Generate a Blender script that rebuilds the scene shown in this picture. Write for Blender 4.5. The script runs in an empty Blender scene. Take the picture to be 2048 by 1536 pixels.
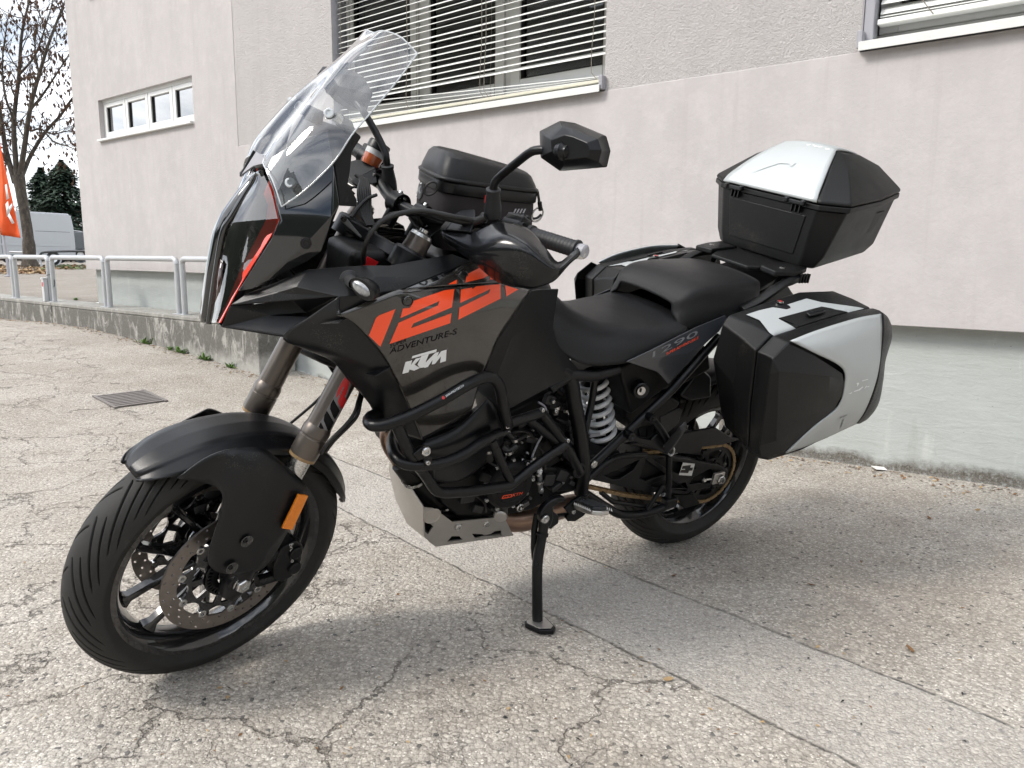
import bpy, bmesh, math, random
from mathutils import Vector, Matrix
from mathutils.bvhtree import BVHTree
rad = math.radians
random.seed(7)
scene = bpy.context.scene
COL = scene.collection

# ---------------------------------------------------------------- camera
CAM_H, CAM_PITCH, CAM_ROLL, CAM_F = 0.9675, rad(8.6491), rad(-0.366), 1538.96   # focal length in pixels of a 2048 wide frame
cam_d = bpy.data.cameras.new('camera'); cam = bpy.data.objects.new('camera', cam_d); COL.objects.link(cam)
cam_d.sensor_width = 36.0; cam_d.lens = CAM_F / 2048 * 36.0
cam_d.clip_start = 0.05; cam_d.clip_end = 2000
FWD = Vector((0, math.cos(CAM_PITCH), -math.sin(CAM_PITCH))); RT = Vector((1, 0, 0)); UP = RT.cross(FWD)
CR = RT * math.cos(CAM_ROLL) + UP * math.sin(CAM_ROLL); CU = -RT * math.sin(CAM_ROLL) + UP * math.cos(CAM_ROLL)
cam.matrix_world = Matrix(((CR.x, CU.x, -FWD.x, 0), (CR.y, CU.y, -FWD.y, 0), (CR.z, CU.z, -FWD.z, CAM_H), (0, 0, 0, 1)))
scene.camera = cam

# ---------------------------------------------------------------- sky, sun, exposure
SUN_DIR = Vector((-0.93, -0.33, 0.0)).normalized() * math.cos(rad(46)) + Vector((0, 0, math.sin(rad(46))))
world = bpy.data.worlds.new('World'); scene.world = world; world.use_nodes = True
wn, wl = world.node_tree.nodes, world.node_tree.links
wn.clear()
w_out = wn.new('ShaderNodeOutputWorld'); w_bg = wn.new('ShaderNodeBackground'); w_sky = wn.new('ShaderNodeTexSky')
w_sky.sky_type = 'NISHITA'; w_sky.sun_disc = False; w_sky.sun_elevation = rad(46)
w_sky.sun_rotation = math.atan2(SUN_DIR.x, SUN_DIR.y); w_sky.air_density = 1.0; w_sky.dust_density = 1.6; w_sky.ozone_density = 1.0
w_co = wn.new('ShaderNodeTexCoord'); w_map = wn.new('ShaderNodeMapping'); w_map.inputs['Scale'].default_value = (1.0, 1.0, 2.6)
w_no = wn.new('ShaderNodeTexNoise'); w_no.inputs['Scale'].default_value = 2.3; w_no.inputs['Detail'].default_value = 6; w_no.inputs['Roughness'].default_value = 0.58; w_no.inputs['Distortion'].default_value = 0.35
w_rmp = wn.new('ShaderNodeValToRGB'); w_rmp.color_ramp.elements[0].position = 0.355; w_rmp.color_ramp.elements[1].position = 0.58
w_mix = wn.new('ShaderNodeMix'); w_mix.data_type = 'RGBA'; w_mix.inputs['B'].default_value = (17.0, 17.4, 18.0, 1)
wl.new(w_co.outputs['Generated'], w_map.inputs['Vector']); wl.new(w_map.outputs['Vector'], w_no.inputs['Vector'])
wl.new(w_no.outputs['Fac'], w_rmp.inputs['Fac']); wl.new(w_rmp.outputs['Color'], w_mix.inputs['Factor'])
wl.new(w_sky.outputs['Color'], w_mix.inputs['A']); wl.new(w_mix.outputs['Result'], w_bg.inputs['Color'])
w_bg.inputs['Strength'].default_value = 0.097
wl.new(w_bg.outputs['Background'], w_out.inputs['Surface'])
sun_d = bpy.data.lights.new('sun', 'SUN'); sun = bpy.data.objects.new('sun', sun_d); COL.objects.link(sun)
sun_d.energy = 2.0; sun_d.angle = rad(17); sun_d.color = (1.0, 0.94, 0.865)
sun.rotation_euler = SUN_DIR.to_track_quat('Z', 'Y').to_euler()
scene.view_settings.view_transform = 'Standard'; scene.view_settings.look = 'None'
scene.view_settings.exposure = 0.53; scene.view_settings.gamma = 1.0; scene.view_settings.use_curve_mapping = False
scene.cycles.max_bounces = 6; scene.cycles.diffuse_bounces = 2; scene.cycles.glossy_bounces = 3; scene.cycles.transmission_bounces = 4; scene.cycles.transparent_max_bounces = 12
scene.cycles.use_adaptive_sampling = True; scene.cycles.adaptive_threshold = 0.03; scene.cycles.caustics_reflective = False; scene.cycles.caustics_refractive = False
scene.cycles.use_denoising = True

# ---------------------------------------------------------------- measuring: photograph pixel -> point on a known plane of the place
REG = {'A': (380, 40, 3.938), 'B': (380, 300, 3.938), 'C': (660, 180, 3.531), 'D': (560, 500, 3.657), 'E': (100, 800, 2.742),
       'F': (700, 720, 3.793), 'G': (1100, 640, 3.339), 'H': (1100, 440, 5.12), 'I': (1380, 260, 4.452), 'J': (1380, 560, 4.041),
       'K': (0, 0, 2.4), 'L': (640, 0, 3.303), 'M': (1000, 960, 4.8), 'N': (1500, 600, 3.737), 'Q': (0, 560, 3.103), 'P': (0, 0, 1.0)}
def px(r, x, y):
    o = REG[r]; return o[0] + x / o[2], o[1] + y / o[2]
def ray(x, y):
    return FWD + CR * ((x - 1024) / CAM_F) - CU * ((y - 768) / CAM_F)
EYE = Vector((0, 0, CAM_H))
# the motorcycle's own axes: x forward, y to its left, z up; origin under the rear axle; leaning on its side stand
BIKE_M = Matrix.Translation((0.5632, 2.6613, 0)) @ Matrix.Rotation(rad(213.0799), 4, 'Z') @ Matrix.Rotation(rad(-14.9579), 4, 'X')
BIKE_I = BIKE_M.inverted()
WB, RAKE, TRAIL, R_F, R_R = 1.5703, rad(26), 0.12, 0.325, 0.318
S_AX = Vector((-math.sin(RAKE), 0, math.cos(RAKE))); S_FW = Vector((math.cos(RAKE), 0, math.sin(RAKE)))
STEER_M = Matrix.Translation((WB + TRAIL, 0, 0)) @ Matrix.Rotation(rad(15.4975), 4, S_AX) @ Matrix.Translation((-WB - TRAIL, 0, 0))
STEER_I = STEER_M.inverted()
def U(r, x, y, v, ax='y', st=False):
    """point of the (steered) motorcycle frame seen at that pixel, on the plane ax = v; returned in the motorcycle frame"""
    X, Y = px(r, x, y); d = BIKE_I.to_3x3() @ ray(X, Y); c = BIKE_I @ EYE
    if st: c = STEER_I @ c; d = STEER_I.to_3x3() @ d
    i = 'xyz'.index(ax); t = (v - c[i]) / d[i]; p = c + d * t
    return STEER_M @ p if st else p
def B(*q): return U(*q)
def UU(r, pts, st=False): return [U(r, a, b, c, 'y', st) for a, b, c in pts]
def G(x, y, z=0.0, r='P'):
    X, Y = px(r, x, y); d = ray(X, Y); return EYE + d * ((z - CAM_H) / d.z)

# ---------------------------------------------------------------- materials
MATS = {}
def new_mat(name):
    m = bpy.data.materials.new(name); m.use_nodes = True; MATS[name] = m
    return m, m.node_tree.nodes, m.node_tree.links, m.node_tree.nodes['Principled BSDF']
def c4(c): return (c[0], c[1], c[2], 1.0)
def plain(name, col, rough=0.5, metal=0.0, var=0.0, vscale=30.0, bump=0.0, bscale=200.0, coat=0.0, spec=0.5, rvar=0.0, dust=0.0, **kw):
    """principled material with a noise breakup of colour, gloss and fine relief"""
    m, n, l, b = new_mat(name)
    b.inputs['Base Color'].default_value = c4(col); b.inputs['Roughness'].default_value = rough; b.inputs['Metallic'].default_value = metal
    b.inputs['Coat Weight'].default_value = coat; b.inputs['Coat Roughness'].default_value = 0.04; b.inputs['Specular IOR Level'].default_value = spec
    tc = n.new('ShaderNodeTexCoord')
    if var or rvar or dust:
        no = n.new('ShaderNodeTexNoise'); no.inputs['Scale'].default_value = vscale; no.inputs['Detail'].default_value = 6; no.inputs['Roughness'].default_value = 0.65
        l.new(tc.outputs['Object'], no.inputs['Vector'])
        base = None
        if var:
            mx = n.new('ShaderNodeMix'); mx.data_type = 'RGBA'
            mx.inputs['A'].default_value = c4([max(0, c * (1 - var)) for c in col]); mx.inputs['B'].default_value = c4([min(1, c * (1 + var)) for c in col])
            l.new(no.outputs['Fac'], mx.inputs['Factor']); base = mx.outputs['Result']
        if rvar:
            mr = n.new('ShaderNodeMapRange'); mr.inputs['From Min'].default_value = 0.3; mr.inputs['From Max'].default_value = 0.7
            mr.inputs['To Min'].default_value = max(0.02, rough - rvar); mr.inputs['To Max'].default_value = min(1, rough + rvar)
            l.new(no.outputs['Fac'], mr.inputs['Value']); l.new(mr.outputs['Result'], b.inputs['Roughness'])
        if dust:
            n2 = n.new('ShaderNodeTexNoise'); n2.inputs['Scale'].default_value = 420; n2.inputs['Detail'].default_value = 3
            n3 = n.new('ShaderNodeTexNoise'); n3.inputs['Scale'].default_value = 9; n3.inputs['Detail'].default_value = 4
            l.new(tc.outputs['Object'], n2.inputs['Vector']); l.new(tc.outputs['Object'], n3.inputs['Vector'])
            mm = n.new('ShaderNodeMath'); mm.operation = 'MULTIPLY'; l.new(n2.outputs['Fac'], mm.inputs[0]); l.new(n3.outputs['Fac'], mm.inputs[1])
            rp = n.new('ShaderNodeMapRange'); rp.inputs['From Min'].default_value = 0.36; rp.inputs['From Max'].default_value = 0.46; rp.inputs['To Max'].default_value = dust
            l.new(mm.outputs[0], rp.inputs['Value'])
            m2 = n.new('ShaderNodeMix'); m2.data_type = 'RGBA'; m2.inputs['B'].default_value = (0.30, 0.27, 0.23, 1)
            if base: l.new(base, m2.inputs['A'])
            else: m2.inputs['A'].default_value = c4(col)
            l.new(rp.outputs['Result'], m2.inputs['Factor']); base = m2.outputs['Result']
        if base: l.new(base, b.inputs['Base Color'])
    if bump:
        nb = n.new('ShaderNodeTexNoise'); nb.inputs['Scale'].default_value = bscale; nb.inputs['Detail'].default_value = 3
        l.new(tc.outputs['Object'], nb.inputs['Vector'])
        bp = n.new('ShaderNodeBump'); bp.inputs['Strength'].default_value = bump; bp.inputs['Distance'].default_value = 0.002
        l.new(nb.outputs['Fac'], bp.inputs['Height']); l.new(bp.outputs['Normal'], b.inputs['Normal'])
    for k, v in kw.items(): b.inputs[k].default_value = v
    return m
plain('matte_black', (0.0045, 0.0050, 0.0062), 0.36, bump=0.10, bscale=900, rvar=0.06, vscale=14, dust=0.16, spec=0.38)
plain('case_black', (0.0050, 0.0053, 0.0058), 0.40, bump=0.22, bscale=1100, rvar=0.06, vscale=12, dust=0.14, spec=0.29)
plain('gloss_black', (0.005, 0.006, 0.007), 0.08, coat=1.0, rvar=0.03, vscale=20)
plain('dark_metal', (0.004, 0.0043, 0.0052), 0.34, metal=0.0, spec=0.32, bump=0.06, bscale=600, rvar=0.08, vscale=25, dust=0.06)
plain('engine_black', (0.0055, 0.0055, 0.006), 0.48, bump=0.15, bscale=350, rvar=0.1, vscale=18, dust=0.06, spec=0.24)
plain('rim_black', (0.008, 0.008, 0.009), 0.16, coat=0.9, rvar=0.05, vscale=20)
plain('anthracite', (0.036, 0.033, 0.030), 0.20, metal=0.35, coat=1.0, var=0.12, vscale=700)
plain('orange', (1.0, 0.085, 0.016), 0.30, coat=0.5)
plain('red', (0.55, 0.012, 0.016), 0.35)
plain('white_print', (0.80, 0.82, 0.83), 0.4)
plain('grey_print', (0.16, 0.165, 0.175), 0.4)
plain('dark_print', (0.004, 0.004, 0.005), 0.5, spec=0.15)
plain('silver', (0.47, 0.50, 0.505), 0.42, metal=0.30, coat=0.12, var=0.03, vscale=900)
plain('aluminium', (0.50, 0.48, 0.45), 0.42, metal=0.85, var=0.15, vscale=60, rvar=0.1, bump=0.05, bscale=300, dust=0.25)
plain('steel', (0.55, 0.55, 0.54), 0.28, metal=1.0, rvar=0.08, vscale=50)
plain('disc_steel', (0.26, 0.232, 0.212), 0.38, metal=0.9, var=0.25, vscale=45, rvar=0.1)
plain('bronze_tube', (0.125, 0.108, 0.095), 0.36, metal=0.8, coat=0.25)
plain('rubber', (0.020, 0.0195, 0.0185), 0.70, var=0.3, vscale=18, bump=0.12, bscale=500, dust=0.16, spec=0.4)
plain('grip_rubber', (0.016, 0.017, 0.019), 0.55, bump=0.1, bscale=900)
plain('seat_vinyl', (0.0060, 0.0063, 0.0072), 0.40, spec=0.32, bump=0.45, bscale=1500, rvar=0.05, vscale=9)
plain('bag_leather', (0.007, 0.0073, 0.008), 0.36, spec=0.32, bump=0.25, bscale=700, rvar=0.08, vscale=8)
plain('bag_fabric', (0.022, 0.018, 0.019), 0.85, bump=0.6, bscale=1600, var=0.2, vscale=25)
plain('spring_white', (0.82, 0.84, 0.86), 0.35, coat=0.3, var=0.05, vscale=30)
plain('chain_gold', (0.30, 0.205, 0.105), 0.42, metal=0.45, var=0.4, vscale=120)
plain('exhaust', (0.30, 0.20, 0.15), 0.38, metal=0.9, var=0.35, vscale=14)
plain('amber', (0.85, 0.23, 0.01), 0.18, coat=0.6, var=0.25, vscale=160)
plain('fluid', (0.42, 0.10, 0.035), 0.22, coat=0.5)
plain('clear_lamp', (0.30, 0.31, 0.32), 0.16, metal=0.4, coat=1.0, var=0.7, vscale=160)
plain('red_lens', (0.80, 0.055, 0.03), 0.16, coat=1.0)
plain('brown_glass', (0.035, 0.014, 0.010), 0.08, coat=1.0)
plain('mirror_glass', (0.8, 0.8, 0.8), 0.02, metal=1.0)

# ---------------------------------------------------------------- mesh helpers
class T:
    """a thing: an Empty at its base, carrying its parts"""
    def __init__(s, name, label, cat, loc, rot=None, group=None):
        s.o = bpy.data.objects.new(name, None); COL.objects.link(s.o); s.o.empty_display_size = 0.1
        M = Matrix.Translation(loc) @ (rot.to_4x4() if rot else Matrix.Identity(4))
        s.o.matrix_world = M; s.M = M; s.off = Matrix.Identity(4)
        s.o['label'] = label; s.o['category'] = cat
        if group: s.o['group'] = group
def bike_thing(name, label, cat, base_b, group=None):
    t = T(name, label, cat, BIKE_M @ base_b, BIKE_M.to_3x3(), group); t.off = Matrix.Translation(-base_b); return t
def tag(o, label, cat, group=None):
    o['label'] = label; o['category'] = cat
    if group: o['group'] = group
    return o
def struct(o): o['kind'] = 'structure'; return o
def link(name, me, mat=None, parent=None, off=None):
    o = bpy.data.objects.new(name, me); COL.objects.link(o)
    if mat is not None:
        for m in (mat if isinstance(mat, (list, tuple)) else [mat]): me.materials.append(MATS[m] if isinstance(m, str) else m)
    if isinstance(parent, T):
        me.transform(parent.off); o.parent = parent.o; OFFS[o.name] = parent.off
    elif parent is not None:
        offp = OFFS.get(parent.name)
        if offp is not None: me.transform(offp); OFFS[o.name] = offp
        o.parent = parent
    return o
OFFS = {}
def bevel(o, w=0.002, seg=2, ang=25):
    m = o.modifiers.new('bevel', 'BEVEL'); m.width = w; m.segments = seg; m.limit_method = 'ANGLE'; m.angle_limit = rad(ang); m.harden_normals = True
    for p in o.data.polygons: p.use_smooth = True
    return o
def sharp(me, ang=32):
    for p in me.polygons: p.use_smooth = True
    me.set_sharp_from_angle(angle=rad(ang))
def from_py(verts, faces):
    me = bpy.data.meshes.new('m'); me.from_pydata([tuple(v) for v in verts], [], faces); me.update(); return me
def bm_mesh(bm, smooth_ang=32):
    me = bpy.data.meshes.new('m'); bm.to_mesh(me); bm.free()
    if smooth_ang: sharp(me, smooth_ang)
    return me
def cat(pts, n, closed=False):
    """Catmull-Rom resampling of a polyline to n points per span set (n total)"""
    pts = [Vector(p) for p in pts]; m = len(pts)
    if m == 2 and not closed: return [pts[0].lerp(pts[1], i / (n - 1)) for i in range(n)]
    segs = m if closed else m - 1; out = []
    lens = [max(1e-9, (pts[(i + 1) % m] - pts[i]).length) for i in range(segs)]; tot = sum(lens)
    for k in range(n):
        d = tot * k / (n if closed else n - 1); i = 0
        while i < segs - 1 and d > lens[i]: d -= lens[i]; i += 1
        t = min(1, d / lens[i])
        p1, p2 = pts[i], pts[(i + 1) % m]
        p0 = pts[(i - 1) % m] if closed or i > 0 else p1 * 2 - p2
        p3 = pts[(i + 2) % m] if closed or i + 2 < m else p2 * 2 - p1
        q = 0.5 * ((2 * p1) + (p2 - p0) * t + (2 * p0 - 5 * p1 + 4 * p2 - p3) * t * t + (3 * p1 - p0 - 3 * p2 + p3) * t ** 3)
        out.append(q)
    return out
def lin(pts, n):
    pts = [Vector(p) for p in pts]; lens = [(pts[i + 1] - pts[i]).length for i in range(len(pts) - 1)]; tot = sum(lens); out = []
    for k in range(n):
        d = tot * k / (n - 1); i = 0
        while i < len(lens) - 1 and d > lens[i]: d -= lens[i]; i += 1
        out.append(pts[i].lerp(pts[i + 1], min(1, d / max(lens[i], 1e-9))))
    return out
def mirror_y(v): return Vector((v.x, -v.y, v.z))
def tube_bm(bm, pts, r, seg=12, res=None, cap=True, closed=False, smooth=True):
    """sweep a circle along a polyline; r may be a number or a list (one per resampled point)"""
    P = cat(pts, res, closed) if res else [Vector(p) for p in pts]; n = len(P)
    rr = r if isinstance(r, (list, tuple)) else [r] * n
    if len(rr) != n: rr = [rr[min(len(rr) - 1, int(i * (len(rr) - 1) / max(1, n - 1) + .5))] for i in range(n)]
    tang = []
    for i in range(n):
        a = P[i - 1] if (i > 0 or closed) else P[i]; b = P[(i + 1) % n] if (i < n - 1 or closed) else P[i]
        tang.append((b - a).normalized())
    u = tang[0].orthogonal().normalized(); rings = []
    for i in range(n):
        t = tang[i]; u = (u - t * u.dot(t)).normalized(); w = t.cross(u)
        rings.append([bm.verts.new(P[i] + (u * math.cos(2 * math.pi * k / seg) + w * math.sin(2 * math.pi * k / seg)) * rr[i]) for k in range(seg)])
    for i in range(n - (0 if closed else 1)):
        a, b = rings[i], rings[(i + 1) % n]
        for k in range(seg): bm.faces.new((a[k], a[(k + 1) % seg], b[(k + 1) % seg], b[k]))
    if cap and not closed:
        bm.faces.new(rings[0][::-1]); bm.faces.new(rings[-1])
def tube(name, pts, r, mat, parent, seg=12, res=None, closed=False):
    bm = bmesh.new(); tube_bm(bm, pts, r, seg, res, True, closed); return link(name, bm_mesh(bm, 50), mat, parent)
def lathe_bm(bm, prof, c, ax, seg=32, ref=None):
    """revolve profile [(along, radius)] about axis ax through c"""
    ax = Vector(ax).normalized(); u = (ref or ax.orthogonal()).normalized(); u = (u - ax * u.dot(ax)).normalized(); w = ax.cross(u); rings = []
    for a, r in prof:
        if r < 1e-6: rings.append([bm.verts.new(c + ax * a)])
        else: rings.append([bm.verts.new(c + ax * a + (u * math.cos(2 * math.pi * k / seg) + w * math.sin(2 * math.pi * k / seg)) * r) for k in range(seg)])
    for a, b in zip(rings, rings[1:]):
        for k in range(seg):
            k2 = (k + 1) % seg
            if len(a) == 1 and len(b) == 1: continue
            if len(a) == 1: bm.faces.new((a[0], b[k2], b[k]))
            elif len(b) == 1: bm.faces.new((a[k], a[k2], b[0]))
            else: bm.faces.new((a[k], a[k2], b[k2], b[k]))
def lathe(name, prof, c, ax, mat, parent, seg=32, ang=32):
    bm = bmesh.new(); lathe_bm(bm, prof, Vector(c), ax, seg); bmesh.ops.recalc_face_normals(bm, faces=bm.faces); return link(name, bm_mesh(bm, ang), mat, parent)
def box_bm(bm, c, ex, ey, ez):
    c = Vector(c); v = [bm.verts.new(c + ex * a + ey * b + ez * d) for a in (-1, 1) for b in (-1, 1) for d in (-1, 1)]
    for f in ((0, 1, 3, 2), (4, 6, 7, 5), (0, 4, 5, 1), (2, 3, 7, 6), (0, 2, 6, 4), (1, 5, 7, 3)): bm.faces.new([v[i] for i in f])
XA, YA, ZA = Vector((1, 0, 0)), Vector((0, 1, 0)), Vector((0, 0, 1))
def box(name, c, sx, sy, sz, mat, parent, bev=0.002, axes=None):
    ex, ey, ez = axes or (XA, YA, ZA); bm = bmesh.new(); box_bm(bm, c, ex * (sx / 2), ey * (sy / 2), ez * (sz / 2)); bmesh.ops.recalc_face_normals(bm, faces=bm.faces)
    o = link(name, bm_mesh(bm, 0), mat, parent)
    if bev: bevel(o, bev)
    return o
def orient(bm, out):
    """make the sheet's faces look along out on average"""
    bmesh.ops.recalc_face_normals(bm, faces=bm.faces)
    s = Vector()
    for f in bm.faces: s += f.normal * f.calc_area()
    if s.dot(out) < 0: bmesh.ops.reverse_faces(bm, faces=bm.faces)
def sheet(name, verts, faces, mat, parent, out=Vector((0.2, 1, 0.2)), thick=0.004, bev=0.002, sub=0, crease=None, smooth=None, mirror=False):
    """a moulded panel: traced outer skin, solidified inwards, edges rounded"""
    res = []
    for sg in ((1, -1) if mirror else (1,)):
        bm = bmesh.new(); vs = [bm.verts.new(Vector((v.x, v.y * sg, v.z))) for v in verts]
        for f in faces: bm.faces.new([vs[i] for i in f])
        orient(bm, Vector((out.x, out.y * sg, out.z)))
        me = bm_mesh(bm, 0); o = link(name, me, mat, parent)
        for p in me.polygons: p.use_smooth = True
        if sub:
            m = o.modifiers.new('sub', 'SUBSURF'); m.levels = sub; m.render_levels = sub; m.boundary_smooth = 'PRESERVE_CORNERS'
        if thick:
            m = o.modifiers.new('solid', 'SOLIDIFY'); m.thickness = thick; m.offset = -1; m.use_even_offset = False
        if bev: bevel(o, bev, 2, 22)
        elif not sub: sharp(me, 30)
        res.append(o)
    return res if mirror else res[0]
def poly(name, pts, mat, parent, **k):
    return sheet(name, pts, [list(range(len(pts)))], mat, parent, **k)
def loft(name, rows, mat, parent, nu=24, nv=24, out=Vector((0.2, 1, 0.2)), thick=0.004, smooth_rows=True, smooth_cols=True, bev=0.0015, mirror=False, ang=40):
    """smooth skin through rows of points"""
    R = [(cat if smooth_rows else lin)(r, nu) for r in rows]
    C = [(cat if smooth_cols else lin)([r[i] for r in R], nv) for i in range(nu)]
    verts = [C[i][j] for i in range(nu) for j in range(nv)]
    faces = [(i * nv + j, (i + 1) * nv + j, (i + 1) * nv + j + 1, i * nv + j + 1) for i in range(nu - 1) for j in range(nv - 1)]
    res = []
    for sg in ((1, -1) if mirror else (1,)):
        bm = bmesh.new(); vs = [bm.verts.new(Vector((v.x, v.y * sg, v.z))) for v in verts]
        for f in faces:
            try: bm.faces.new([vs[i] for i in f])
            except ValueError: pass
        bmesh.ops.remove_doubles(bm, verts=bm.verts, dist=1e-5)
        orient(bm, Vector((out.x, out.y * sg, out.z)))
        me = bm_mesh(bm, ang); o = link(name, me, mat, parent)
        if thick:
            m = o.modifiers.new('solid', 'SOLIDIFY'); m.thickness = thick; m.offset = -1
        res.append(o)
    return res if mirror else res[0]
def solid_rings(name, rings, mat, parent, ang=35, bev=0.0, sub=0, cap=True):
    """closed skin through rings of equally many points"""
    bm = bmesh.new(); V = [[bm.verts.new(p) for p in r] for r in rings]; n = len(V[0])
    for a, b in zip(V, V[1:]):
        for k in range(n): bm.faces.new((a[k], a[(k + 1) % n], b[(k + 1) % n], b[k]))
    if cap: bm.faces.new(V[0][::-1]); bm.faces.new(V[-1])
    bmesh.ops.recalc_face_normals(bm, faces=bm.faces)
    o = link(name, bm_mesh(bm, 0 if bev else ang), mat, parent)
    if sub:
        m = o.modifiers.new('sub', 'SUBSURF'); m.levels = sub; m.render_levels = sub
        for p in o.data.polygons: p.use_smooth = True
    if bev: bevel(o, bev, 2, 22)
    return o
def prism(name, pts, depth, mat, parent, bev=0.0015):
    """flat outline (points in the motorcycle frame) given a thickness vector"""
    bm = bmesh.new(); a = [bm.verts.new(p) for p in pts]; b = [bm.verts.new(Vector(p) + depth) for p in pts]; n = len(pts)
    bm.faces.new(a); bm.faces.new(b[::-1])
    for k in range(n): bm.faces.new((a[k], b[k], b[(k + 1) % n], a[(k + 1) % n]))
    bmesh.ops.recalc_face_normals(bm, faces=bm.faces)
    o = link(name, bm_mesh(bm, 30 if not bev else 0), mat, parent)
    if bev: bevel(o, bev)
    return o
def bvh_of(o):
    dg = bpy.context.evaluated_depsgraph_get(); dg.update(); e = o.evaluated_get(dg); me = e.to_mesh()
    off = OFFS.get(o.name); inv = off.inverted() if off is not None else Matrix.Identity(4)
    bv = BVHTree.FromPolygons([inv @ v.co for v in me.vertices], [tuple(p.vertices) for p in me.polygons]); e.to_mesh_clear(); return bv
def decal(name, bv, r, outline, mat, parent, lift=0.0008, cell=0.012, holes=()):
    """print lying on a panel: outline traced where it shows on that panel, cut finely and laid on the panel's skin"""
    bm = bmesh.new(); P = [px(r, a, b) for a, b in outline]
    c = BIKE_I @ EYE
    vs = [bm.verts.new((a, b, 0)) for a, b in P]
    bm.faces.new(vs); bm.normal_update()
    bmesh.ops.triangulate(bm, faces=bm.faces)
    for it in range(7):
        es = [e for e in bm.edges if e.calc_length() > cell * 600]
        if not es: break
        bmesh.ops.subdivide_edges(bm, edges=es, cuts=1); bmesh.ops.triangulate(bm, faces=[f for f in bm.faces if len(f.verts) > 3])
    bad = []
    for v in bm.verts:
        d = (BIKE_I.to_3x3() @ ray(v.co.x, v.co.y)).normalized(); loc, nor, idx, dist = bv.ray_cast(c, d)
        if loc is None:
            loc, nor, idx, dist = bv.find_nearest(c + d * 2.2); bad.append(v)
        if nor.dot(d) > 0: nor = -nor
        v.co = loc + nor * lift
    if bad: bmesh.ops.delete(bm, geom=bad, context='VERTS')
    orient(bm, -(BIKE_I.to_3x3() @ FWD))
    return link(name, bm_mesh(bm, 60), mat, parent)
def bolt(parent, c, ax, r=0.006, h=0.004, mat='steel', name='bolt'):
    ax = Vector(ax).normalized()
    return lathe(name, [(-h, r), (h * 0.6, r), (h, r * 0.8), (h, r * 0.5), (h * 0.3, r * 0.45), (h * 0.3, 0)], c, ax, mat, parent, seg=12)
# ================================================================ the setting
# wall axes: s runs along the facade to the left, z up, off out of the facade
WA = rad(39); TILT = rad(1.0)
W_N = Vector((-math.sin(WA), -math.cos(WA), 0)); W_D0 = Vector((-math.cos(WA), math.sin(WA), 0)); W_P = Vector((2.0, 3.37, 0))
W_D = W_D0 * math.cos(TILT) + ZA * math.sin(TILT); W_Z = ZA * math.cos(TILT) - W_D0 * math.sin(TILT)
WALL_M = Matrix(((W_D.x, W_N.x, W_Z.x, W_P.x), (W_D.y, W_N.y, W_Z.y, W_P.y), (W_D.z, W_N.z, W_Z.z, W_P.z), (0, 0, 0, 1)))
def Wv(s, z, off=0.0): return W_P + W_D * s + W_Z * z + W_N * off
def ground_z(s):
    K = ((-99, 0), (3.4, 0), (4.4, 0.045), (5.05, 0.12), (6.0, 0.21), (7.0, 0.28), (8.0, 0.35), (9.2, 0.37), (11, 0.36), (16, 0.34), (99, 0.34))
    for (a, za), (b, zb) in zip(K, K[1:]):
        if s <= b: t = (s - a) / (b - a); return za + (zb - za) * t
    return 0.34
def s_off(p): d = Vector(p) - W_P; return d.dot(W_D0), d.dot(W_N)
def on_ground(x, y, r='P'):
    """point of the lot seen at a pixel (the lot rises gently to the left)"""
    z = 0.0
    for _ in range(12): p = G(x, y, z, r); z = ground_z(s_off(p)[0])
    return p

def nodes_noise(n, l, vec, scale, detail=4, rough=0.55, dist=0.0):
    no = n.new('ShaderNodeTexNoise'); no.inputs['Scale'].default_value = scale; no.inputs['Detail'].default_value = detail
    no.inputs['Roughness'].default_value = rough; no.inputs['Distortion'].default_value = dist; l.new(vec, no.inputs['Vector']); return no.outputs['Fac']
def nramp(n, l, fac, stops):
    r = n.new('ShaderNodeValToRGB'); e = r.color_ramp.elements
    while len(e) < len(stops): e.new(0.5)
    for i, (p, c) in enumerate(stops): e[i].position = p; e[i].color = c4(c) if not isinstance(c, (int, float)) else (c, c, c, 1)
    l.new(fac, r.inputs['Fac']); return r.outputs['Color']
def nmix(n, l, fac, a, b, mode='MIX'):
    m = n.new('ShaderNodeMix'); m.data_type = 'RGBA'; m.blend_type = mode
    for sock, v in (('Factor', fac), ('A', a), ('B', b)):
        if isinstance(v, (int, float)): m.inputs[sock].default_value = v if sock == 'Factor' else (v, v, v, 1)
        elif isinstance(v, (tuple, list)): m.inputs[sock].default_value = c4(v)
        else: l.new(v, m.inputs[sock])
    return m.outputs['Result']
def nmath(n, l, op, a, b=None, clamp=False):
    m = n.new('ShaderNodeMath'); m.operation = op; m.use_clamp = clamp
    for i, v in enumerate((a, b)):
        if v is None: continue
        if isinstance(v, (int, float)): m.inputs[i].default_value = v
        else: l.new(v, m.inputs[i])
    return m.outputs[0]
def nrange(n, l, v, a, b, c=0.0, d=1.0):
    m = n.new('ShaderNodeMapRange'); l.new(v, m.inputs['Value'])
    for k, x in zip(('From Min', 'From Max', 'To Min', 'To Max'), (a, b, c, d)): m.inputs[k].default_value = x
    return m.outputs['Result']

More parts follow.
